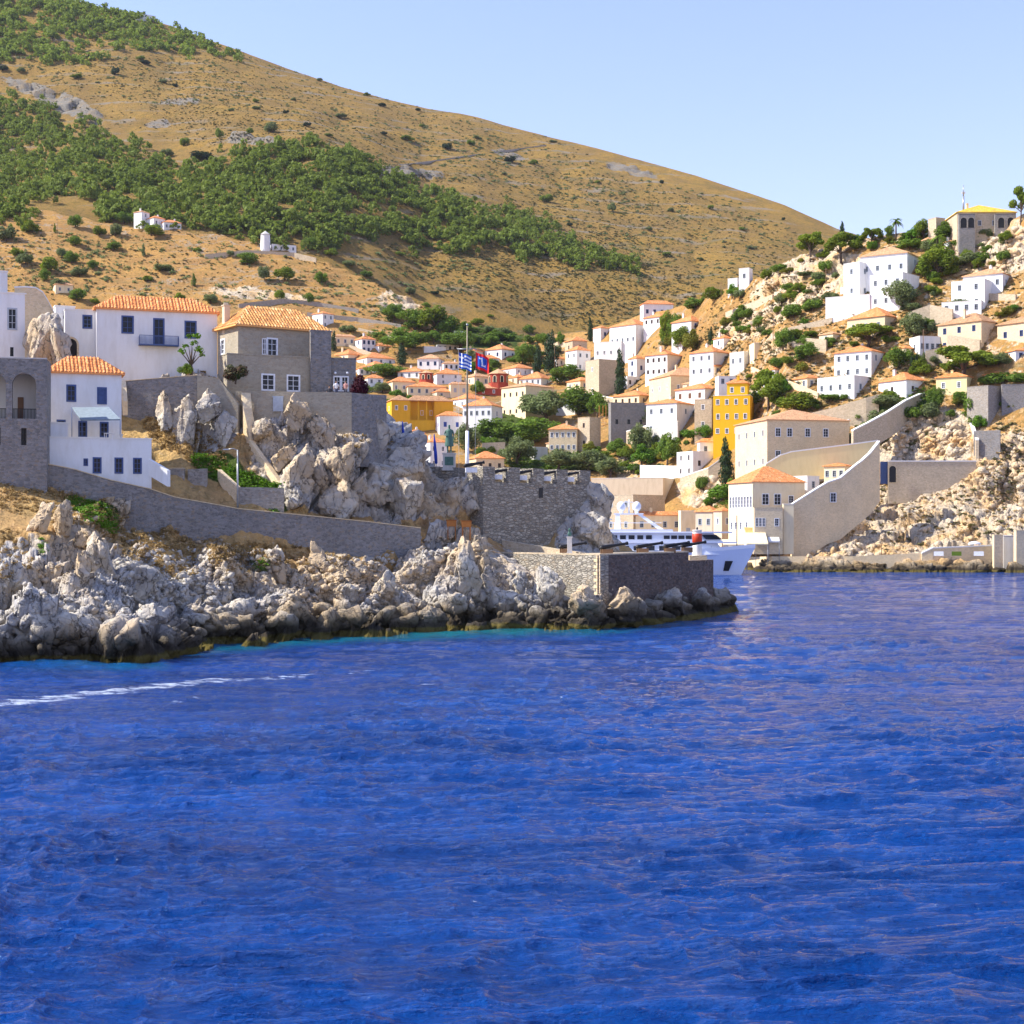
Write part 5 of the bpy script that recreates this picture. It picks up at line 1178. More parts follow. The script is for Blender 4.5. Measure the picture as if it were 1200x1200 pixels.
def person(px, py, Y, rz, shirt, trousers, hair, label):
    p = P(px, py, Y); rt = empty('person', p, rz); tag(rt, label, 'person')
    body('body', skin, rt)
    shell('shirt', shirt, rt, [(.19,.92),(.175,1.15),(.215,1.36),(.2,1.44),(.1,1.51),(.07,1.52)])
    s_ = MB()
    for sx in (-1, 1): s_.tube([(sx*.17,0,1.44),(sx*.26,.015,1.27),(sx*.295,.03,1.16)], [.085,.075,.062], 10)
    s_.build('sleeves', shirt, rt); t = MB()
    for sx in (-1, 1): t.tube([(sx*.095,0,.97),(sx*.11,-.01,.5),(sx*.115,.02,.1)], [.125,.09,.07], 10)
    t.build('trousers', trousers, rt)
    MB().ball((0,.0,1.745), .112, 10, 1.0).build('hair', hair, rt)
for q_ in (ledge, wing_, annex_): adopt(q_, sh)
adopt(flatw_, big)
zt = P(0, 461, 169).z
for px, rz, sh_c, tr_c, lab in ((394,.3,(.75,.74,.72),(.08,.09,.14),'person in a white shirt leaning toward the glazed annex doors'),(405,-.5,(.42,.22,.20),(.05,.05,.07),'person in a dull pink top standing right of the one in white'),(386,.2,(.05,.05,.06),(.06,.06,.07),'person in dark clothes low behind the terrace edge on the left')):
    n_ = 'cloth_%d' % px; person(px, 461, 169.6, rz, plain(n_, sh_c, .9), plain(n_+'t', tr_c, .9), plain('hair_dark', (.015,.01,.008), .8), lab)
    COL.objects[-1]
for o in COL.objects:
    if o.type == 'EMPTY' and o.name.startswith('person'): o.location.z = zt-(.9 if 'low behind' in o['label'] else .35)

# bronze statue and bust
p = P(526.5, 548, 178.6); rt = empty('statue', p); tag(rt, 'green bronze statue of a standing man in a long coat on a square pedestal', 'statue')
MB().box(-.72,.72,-.6,.6,-.3,1.55).box(-.8,.8,-.68,.68,1.55,1.7).box(-.8,.8,-.68,.68,-.35,-.1).build('pedestal', MAT['grey_wash'], rt)
MB().box(-.5,.5,-.64,-.605,.25,1.25).build('plaque', MAT['bronze'], rt)
bo = body('figure', MAT['bronze'], rt, armR=((-.22,0,1.42),(-.32,-.02,1.15),(-.18,-.2,1.08),(-.08,-.22,1.1))); bo.scale = (1.75,1.75,1.85); bo.location = (0,0,1.7)
ct = shell('coat', MAT['bronze'], rt, [(.30,.42),(.25,.9),(.2,1.15),(.235,1.36),(.2,1.45),(.09,1.52)]); ct.scale = (1.75,1.3,1.85); ct.location = (0,0,1.7)
p = P(667.5, 651, 167.5); rt = empty('bust', (p.x, p.y, 7.2)); tag(rt, 'dark bronze bust on a tall pale marble pillar on the gun platform', 'bust')
MB().box(-.33,.33,-.33,.33,0,.25).box(-.25,.25,-.25,.25,.25,1.85).box(-.31,.31,-.31,.31,1.85,1.98).build('pillar', MAT['marble'], rt)
b = skin_figure('head', [(0,0,0),(0,0,.22),(0,0,.42),(0,-.03,.58),(0,-.02,.74),(.2,0,.24),(-.2,0,.24)], [(0,1),(1,2),(2,3),(3,4),(1,5),(1,6)], [.16,.17,.08,.14,.1,.1,.1], MAT['bronze'], rt); b.location = (0,0,2.0); b.scale = (1.15,1.15,1.25)

# flagpole and flags
p = P(547.5, 566, 176.5); rt = empty('flagpole', p); tag(rt, 'tall white flagpole with crossyard carrying two flags beside the fort', 'flagpole'); s = 176.5/F; H = (566-382)*s
MB().tube([(0,0,-.5),(0,0,61*s)], [.26,.2], 14).build('lower_mast', MAT['white_paint'], rt); MB().tube([(0,0,61*s),(0,0,H)], [.13,.07], 12).build('upper_mast', plain('old_varnish', (.30,.25,.16), .5), rt)
MB().tube([(-1.15,0,H-27*s),(1.1,0,H-27*s)], .05, 8).build('crossyard', MAT['steel'], rt); MB().box(-.35,.35,-.35,.35,-.4,.5).build('plinth', MAT['cream_stone'], rt)
MB().lathe([(0.01,0),(.14,.08),(.14,.2),(.01,.3)], (0,0,H), 10).build('finial', MAT['steel'], rt)
MB().tube([(-1.0,0,H-27*s),(-.95,0,.6)], .02, 5).build('halyard', MAT['marble'], rt); MB().tube([(1.0,0,H-27*s),(.9,0,.6)], .02, 5).build('halyard', MAT['marble'], rt)
def flag(name, label, px, py0, wpx, hpx, Y, pattern, mats, droop, rt_cols):
    """pattern(u, v) -> material index; the cloth ripples away from its hoist at the left"""
    nu, nv = rt_cols; s = Y/F; o0 = P(px, py0, Y); w, h = wpx*s, hpx*s; v = []; f = []; mi = []
    for j in range(nv+1):
        for i in range(nu+1):
            u, t = i/nu, j/nv
            v.append((w*u*(1-.04*math.sin(3*u)), .16*math.sin(u*9+t*2)*u+.05*math.sin(u*17), -h*t-droop*w*u-.08*math.sin(u*8)*u))
    for j in range(nv):
        for i in range(nu): f.append((j*(nu+1)+i, j*(nu+1)+i+1, (j+1)*(nu+1)+i+1, (j+1)*(nu+1)+i)); mi.append(pattern((i+.5)/nu, (j+.5)/nv))
    me = bpy.data.meshes.new(name); me.from_pydata(v, [], f)
    for m_ in mats: me.materials.append(m_)
    me.polygons.foreach_set('material_index', mi); me.polygons.foreach_set('use_smooth', [True]*len(f)); me.update()
    o = link(bpy.data.objects.new(name, me)); o.location = o0; tag(o, label, 'flag'); return o
fb, fw, fr = plain('flag_blue', (.02,.10,.50), .8, .05), plain('flag_white', (.82,.83,.85), .8, .05), plain('flag_red', (.75,.02,.02), .8, .05)
def greek(u, v):
    st = int(v*9)
    if u < .42 and st < 5: return 1 if (abs(v-2.5/9) < .055 or abs(u-.21) < .045) else 0
    return st % 2
flag('flag', 'blue and white striped flag with a cross in its canton, left of the flagpole', 538, 413, 14.5, 18, 176.2, greek, [fb, fw], .28, (54, 54))
def hydra(u, v):
    if u < .13 or u > .87 or v < .17 or v > .83: return 0
    a, b = (u-.13)/.74, (v-.17)/.66
    st = abs(a-(.42+.16*b)) < .075 and .1 < b < .86             # slanting stroke
    ft = .74 < b < .86 and .42 < a < .84                        # foot
    sr = .1 < b < .24 and .16 < a < .5                          # serif at the top
    tp = .62 < b < .86 and .76 < a < .86
    return 2 if (st or ft or sr or tp) else 1
flag('flag', 'red bordered blue flag with a white slanting emblem, right of the flagpole', 557.5, 412.5, 15.5, 19, 176.2, hydra, [fr, fb, fw], .4, (60, 60))

# lamp post, wooden stands, parasols
p = P(278.5, 601, 157.2); rt = empty('street_lamp', p); tag(rt, 'thin grey lamp post standing behind the lane wall', 'street lamp'); s = 157/F; H = 74*s
MB().tube([(0,0,-1),(0,0,H)], [.12,.08], 10).build('post', MAT['steel'], rt); MB().tube([(0,0,H-.1),(-.4,0,H+.12),(-1.0,-.1,H+.05)], .05, 8).build('arm', MAT['steel'], rt); MB().box(-1.5,-.9,-.18,.06,H-.02,H+.1).build('lamp_head', MAT['grey_paint'], rt)
for px, py, lab in ((529,626,'left orange brown wooden stand on the rubble path'),(546.5,627,'right orange brown wooden stand on the rubble path')):
    h = hit(HB, px, py); p = h if h and h.y < 178 else P(px, py, 170); rt = empty('wooden_stand', p, .15); tag(rt, lab, 'stand')
    MB().box(-.52,.52,-.3,.3,.85,1.5).build('box', MAT['orange_wood'], rt); MB().box(-.58,.58,-.36,.36,1.503,1.58).build('lid', plain('stand_lid', (.3,.09,.02), .7), rt)
    for x in (-.45, .37):
        MB().box(x, x+.08, -.28, -.2, -.6, .85).build('leg', MAT['orange_wood'], rt); MB().box(x, x+.08, .2, .28, -.6, .85).build('leg', MAT['orange_wood'], rt)
for px, y0, y1, Y, lab in ((474,493,530,181,'furled blue parasol close beside the dark crag'),(511.5,508,548,179,'furled blue parasol left of the bronze statue')):
    s = Y/F; h = (y1-y0)*s; rt = empty('furled_parasol', P(px, y1, Y)); tag(rt, lab, 'parasol'); rt.rotation_euler = (0, math.radians(-4), 0)
    MB().tube([(0,0,-.5),(0,0,h)], .03, 6).build('pole', MAT['steel'], rt); MB().lathe([(.02,.1*h),(.16,.13*h),(.2,.3*h),(.15,.7*h),(.05,.97*h),(.01,h)], n=9).build('canopy', plain('parasol_blue', (.02,.06,.42), .8), rt)

# ------------------------------------------------------------------ boulders
def ico(sub):
    bm = bmesh.new(); bmesh.ops.create_icosphere(bm, subdivisions=sub, radius=1); v = np.array([x.co[:] for x in bm.verts]); f = np.array([[a.index for a in p.verts] for p in bm.faces]); bm.free(); return v, f
ICO = {k: ico(k) for k in (1, 2, 3, 4, 5)}
def rock_mesh(seed, sub, planes=10, rough=.075):
    """a block cut by random planes, then weathered"""
    r = np.random.default_rng(seed); v, f = ICO[sub]; nrm = r.normal(size=(planes, 3)); nrm /= np.linalg.norm(nrm, axis=1, keepdims=True); hk = r.uniform(.5, .95, planes)
    d = v@nrm.T; rad = np.where(d > .05, hk/np.maximum(d, .05), 9).min(1); rad = np.minimum(rad, 1.25); q = v*rad[:, None]
    q = q*(1+rough*fbm(q+seed*3.1, 1.6, 4, seed)[:, None]+(2.2*rough*blocks(q+seed, 1.5, seed)[:, None] if sub > 1 else 0))
    return q, f
def rubble(name, label_kind, pts, sizes, mat, sub=1, nproto=10, flat=.75, rseed=5, sink=.2, kind='stuff'):
    pr = [rock_mesh(rseed*50+i, sub) for i in range(nproto)]; V = []; Fc = []; b = 0; r = np.random.default_rng(rseed)
    for (x, y, z), s in zip(pts, sizes):
        v, f = pr[r.integers(nproto)]; a, c = r.uniform(0, 6.28), r.normal(0, .35); M_ = np.array(Matrix.Rotation(a, 3, 'Z')@Matrix.Rotation(c, 3, 'X'))
        V.append((v*[s, s*r.uniform(.7, 1.3), s*r.uniform(flat*.7, flat*1.3)])@M_.T+[x, y, z-sink*s*.3]); Fc.append(f+b); b += len(v)
    return tag(mesh_np(name, np.concatenate(V), np.concatenate(Fc), mat), kind=kind)
def sample(B, regs, n, rs=3, ymax=None):
    """n points on the ground inside elliptical zones: (x, y, rx, ry, tilt, weight)"""
    r = np.random.default_rng(rs); out = []; w = np.array([q[5]*q[2]*q[3] for q in regs]); w = w/w.sum()
    while len(out) < n:
        q = regs[r.choice(len(regs), p=w)]; a, d = r.uniform(0, 6.28), math.sqrt(r.uniform()); u, v = q[2]*d*math.cos(a), q[3]*d*math.sin(a); t = math.radians(q[4])
        px, py = q[0]+u*math.cos(t)-v*math.sin(t), q[1]+u*math.sin(t)+v*math.cos(t); h = hit(B, px, py)
        if h and h.z > -.2 and (ymax is None or h.y < ymax): out.append(h)
        elif r.random() < .02: out.append(out[-1] if out else Vector((0, 150, 0)))
    return out
r = np.random.default_rng(8)
pts = sample(HB, [(300,690,170,42,8,1.2),(250,640,120,10,8,.5),(230,680,60,30,20,1),(440,690,90,40,0,1),(180,660,50,25,30,.9),(500,650,70,22,-8,1),(80,700,90,40,0,.6),(600,700,80,30,0,.5),(120,620,60,25,30,.3),(430,520,80,60,0,.12)], 2600, 3, 175)
rubble('rubble', '', pts, .12+.42*r.random(len(pts))**2.6, MAT['rock'], 1, 12, .7, 5)
pts = sample(HB, [(60,745,90,26,0,1),(200,740,50,20,0,.6),(380,730,120,16,-3,1),(560,718,90,20,0,1),(800,708,60,12,-12,1.6),(300,720,80,18,-5,1),(700,722,40,14,0,1.3)], 210, 4, 200)
rubble('shore_boulders', '', pts, .45+1.05*r.random(len(pts))**2, MAT['rock'], 3, 14, .95, 6)
pts = sample(TB, [(1060,620,140,38,0,.05),(1180,560,30,45,0,.3),(1085,515,55,28,0,1.2),(1165,290,55,24,0,1.2),(930,318,50,10,-30,.5),(900,375,50,12,-30,.3),(945,350,36,8,-35,.4),(990,645,90,10,0,.6),(830,575,18,22,0,.8)], 900, 5)
rubble('hillside_rubble', '', pts, .3+1.3*r.random(len(pts))**3, MAT['warm_rock'], 2, 12, .75, 7)
pts = sample(TB, [(960,664,60,4,0,1),(1060,662,60,4,0,1),(1150,662,40,4,0,1),(900,662,30,4,0,1)], 130, 6)
rubble('waterline_boulders', '', [Vector((p.x, min(p.y, 360+r.uniform(0,4)), r.uniform(-.3, .6))) for p in pts], .5+1.2*r.random(len(pts))**1.5, MAT['warm_rock'], 3, 10, .7, 9)

BOULD = [  # px, py centre, width, height, tilt, label
 (196,492,26,52,-4,'tall flat grey boulder leaning beside the dark gap under the terrace'),
 (219,494,34,58,6,'broad upright grey boulder right of the dark gap under the terrace'),
 (242,482,26,42,20,'mid sized grey boulder behind the upright pair'),
 (262,500,28,50,-12,'pale boulder leaning right at the foot of the rendered wall'),
 (310,503,32,32,10,'round whitish boulder below the terrace wall'),
 (349,483,26,52,-3,'tall pillar of pale rock in front of the high terrace wall'),
 (380,505,28,42,-20,'smooth slanting boulder right of the pale pillar'),
 (402,548,38,60,8,'large round shouldered pale boulder right of the crag centre'),
 (333,540,44,30,-38,'long slab boulder lying diagonally left of the crag centre'),
 (352,553,36,62,6,'large central pale boulder of the crag'),
 (376,560,24,62,-4,'narrow upright boulder between the two large crag boulders'),
 (347,580,30,50,-14,'lower egg shaped boulder above the lane wall'),
 (440,512,44,48,-30,'big shaded angular block below the right buttress'),
 (470,545,40,44,-32,'smooth shaded block on the right shoulder of the crag'),
 (440,565,70,60,-40,'huge smooth grey slab sloping to the lane wall'),
 (395,595,50,40,-20,'squat grey slab wedged above the lane wall'),
 (478,588,50,44,-32,'long shaded slab at the right foot of the crag'),
 (527,580,40,34,-20,'large pale boulder left of the fort wall'),
 (552,585,34,40,10,'large pale boulder touching the left end of the fort wall'),
 (50,612,26,40,5,'tall cracked boulder at the top of the left shore knoll'),
 (72,612,24,50,4,'upright double headed boulder on the left shore knoll'),
 (103,632,28,34,-35,'tilted pale boulder right of the knoll'),
 (118,650,26,50,-15,'sharp leaning boulder at the right end of the knoll'),
 (97,662,20,34,8,'rounded boulder below the sharp leaning boulder'),
 (15,675,40,46,20,'broad grey boulder cut by the left picture edge'),
 (160,690,40,44,-40,'dark shaded slab facing the sea left of the scree'),
 (182,722,36,30,-35,'big shaded block above the small sea cleft'),
 (325,665,24,44,-14,'standing boulder above the middle scree'),
 (372,655,34,34,-30,'wedge shaped boulder under the lane wall'),
 (545,672,30,62,-10,'tall pale fin of rock in the middle of the shore'),
 (452,685,30,40,10,'bulky pale boulder left of the tall fin of rock'),
 (585,706,30,40,6,'massive cracked boulder under the battery edge'),
 (640,695,34,46,-14,'massive rock face below the battery wall'),
 (668,688,28,44,10,'fissured rock block between the massive rock face and the battery corner'),
 (612,688,26,36,-8,'low hunched rock left of the massive rock face'),
 (730,714,44,34,0,'brown stained boulder at the foot of the battery corner'),
 (688,706,36,38,-12,'grey boulder wedged against the battery corner'),
 (505,725,30,34,4,'waterline boulder with yellow weed below the fin of rock'),
 (845,700,26,26,-20,'dark outermost boulder at the tip of the battery'),
 (820,705,34,26,-15,'dark sloping boulder before the tip of the battery'),
 (785,708,40,28,-18,'long dark boulder under the shaded battery wall'),
 (698,596,30,50,-14,'steep rock shoulder at the right end of the fort wall'),
 (706,632,30,40,-10,'bulging rock under the steep rock shoulder of the fort'),
 (690,625,34,34,-10,'pale bulging rock under the right end of the fort wall'),
 (46,412,36,92,6,'dark rounded crag beside the tall left edge house'),
 (70,412,24,84,-8,'smaller dark crag left of the arched passage'),
]
for i, (px, py, w, h, t, lab) in enumerate(BOULD):
    q = hit(HB, px, py+h*.3); 
    if q is None or q.y > 215: q = P(px, py, 180)
    Y = q.y+.2
    if 280 < px < 425 and py < 515: Y = min(Y, 165.6)
    if 140 < px < 281 and py < 515: Y = min(Y, 163.6)
    if px < 80 and py < 420: Y = 164.5
    s = Y/F; v, f = rock_mesh(300+i, 5 if h > 25 else 4, 13, .07); M_ = np.array(Matrix.Rotation(math.radians(t), 3, 'Y'))
    rz = np.array(Matrix.Rotation(i*1.7, 3, 'Z'))
    vv = ((v@rz.T)*[w*s*.56, w*s*.5, h*s*.56])@M_.T; vv = vv+blocks(vv*[1, 1, .6]+i*9, .75, i)[:, None]*.22*v+blocks(vv*[1, 1, .7]+i*9, 2.0, i+3)[:, None]*.08*v
    o = mesh_np('boulder', vv, f, MAT['rock']); o.location = P(px, py, Y); tag(o, lab, 'boulder')

# ------------------------------------------------------------------ plants
def leaves(blobs, n, size, seed, flatten=0.0, shell=.25):
    """leaf cards spread through the outer volume of a set of ellipsoids"""
    r = np.random.default_rng(seed); vol = np.array([b[3]*b[4]*b[5] for b in blobs])**.67; pick = r.choice(len(blobs), n, p=vol/vol.sum()); B = np.array(blobs)[pick]
    d = r.normal(size=(n, 3)); d /= np.linalg.norm(d, axis=1, keepdims=True); rad = 1-shell*np.abs(r.normal(size=(n, 1)))+.05*r.normal(size=(n, 1))
    c = B[:, :3]+d*B[:, 3:6]*rad
    nn = d+r.normal(size=(n, 3))*.75; nn[:, 2] += .35; nn /= np.linalg.norm(nn, axis=1, keepdims=True)
    t = np.cross(nn, r.normal(size=(n, 3))); t /= np.linalg.norm(t, axis=1, keepdims=True); b = np.cross(nn, t); s = size*(.6+.8*r.random((n, 1)))
    v = np.stack([c-t*s, c-b*s*.6, c+t*s, c+b*s*.6], 1).reshape(-1, 3); return v, np.arange(n*4).reshape(n, 4)
def crown_blobs(kind, seed):
    r = np.random.default_rng(seed); out = []
    if kind == 'pine':
        for k in range(15):
            a, d = r.uniform(0, 6.28), .36*math.sqrt(r.uniform()); z = .42+.42*(1-(d/.36)**2)*r.uniform(.45, 1); q = r.uniform(.10, .17); out.append((d*math.cos(a), d*math.sin(a), z, q, q, q*.62))
    elif kind == 'cypress':
        for k in range(14):
            z = .06+.9*k/14; w = .42*math.sin(math.pi*min(1, .16+z*.84))**.7*(1.05-z*.55); out.append((r.normal(0,.05), r.normal(0,.05), z, w, w, .085))
    elif kind == 'bush':
        for k in range(11):
            a, d = r.uniform(0, 6.28), .33*math.sqrt(r.uniform()); q = r.uniform(.13, .22); out.append((d*math.cos(a), d*math.sin(a), .25+.38*r.random()*(1-d), q, q, q*1.15))
    else:
        for k in range(20):
            a, d = r.uniform(0, 6.28), .36*r.uniform()**.6; z = .24+.6*r.random()*(1-.8*d); q = r.uniform(.12, .19); out.append((d*math.cos(a), d*math.sin(a), z, q, q, q*1.0))
    return out
PROTO = {}
def proto(kind, k, lf):
    key = (kind, k, lf)
    if key not in PROTO:
        bl = crown_blobs(kind, 40+k*7+len(kind)); v, f = leaves(bl, {'pine': 3400, 'cypress': 2200, 'bush': 2200, 'round': 3200}[kind], {'pine': .030, 'cypress': .036, 'bush': .042, 'round': .034}[kind], k+5)
        if kind == 'cypress': v = v*[1, 1, 1]
        o = mesh_np('crown', v, f, MAT[lf]); me = o.data; bpy.data.objects.remove(o)
        m = MB(); r = random.Random(k)
        top = {'pine': .6, 'cypress': .5, 'bush': .35, 'round': .5}[kind]; w = {'pine': .03, 'cypress': .05, 'bush': .025, 'round': .035}[kind]
        m.tube([(0,0,-.12),(.01,0,.2*top),(.03*r.uniform(-1,1),.02,.6*top),(.03,.01,top)], [w*1.3,w,w*.8,w*.45], 7)
        if kind != 'cypress':
            for b in bl[:8]: m.tube([(.01,0,top*.45),(b[0]*.5,b[1]*.5,(top*.5+b[2])/2),(b[0],b[1],b[2])], [w*.5,w*.35,w*.15], 5)
        t = m.build('trunk', MAT['bark']); tm = t.data; bpy.data.objects.remove(t); PROTO[key] = (me, tm)
    return PROTO[key]
TN = [0]
NAMES = dict(pine='pine_tree', cypress='cypress_tree', bush='shrub', round='broadleaf_tree')
def tree(kind, px, pb, w, h, lf, label, B=None, Y=None, cat=None, group=None, dy=0.0):
    TN[0] += 1; k = TN[0] % 3
    if Y is None:
        q = hit(B or TB, px, pb)
        if q is None: q = P(px, pb, 560)
        Y = q.y+dy
    w, h = w*1.15, h*1.1
    p = P(px, pb, Y); s = Y/F; rt = empty(NAMES[kind], p, TN[0]*1.3); tag(rt, label, cat or {'bush': 'shrub'}.get(kind, 'tree'), group)
    me, tm = proto(kind, k, lf)
    c = link(bpy.data.objects.new('crown', me), rt); sx = w*s/(.95 if kind != 'cypress' else .84); c.scale = (sx, sx, h*s/(.98 if kind != 'pine' else .95))
    if h > 9: t = link(bpy.data.objects.new('trunk', tm), rt); t.scale = c.scale
    return rt
BL, OL, PL, CY, BR, YL = 'bush_leaf', 'olive_leaf', 'pine_leaf', 'cypress_leaf', 'bright_leaf', 'yellow_leaf'
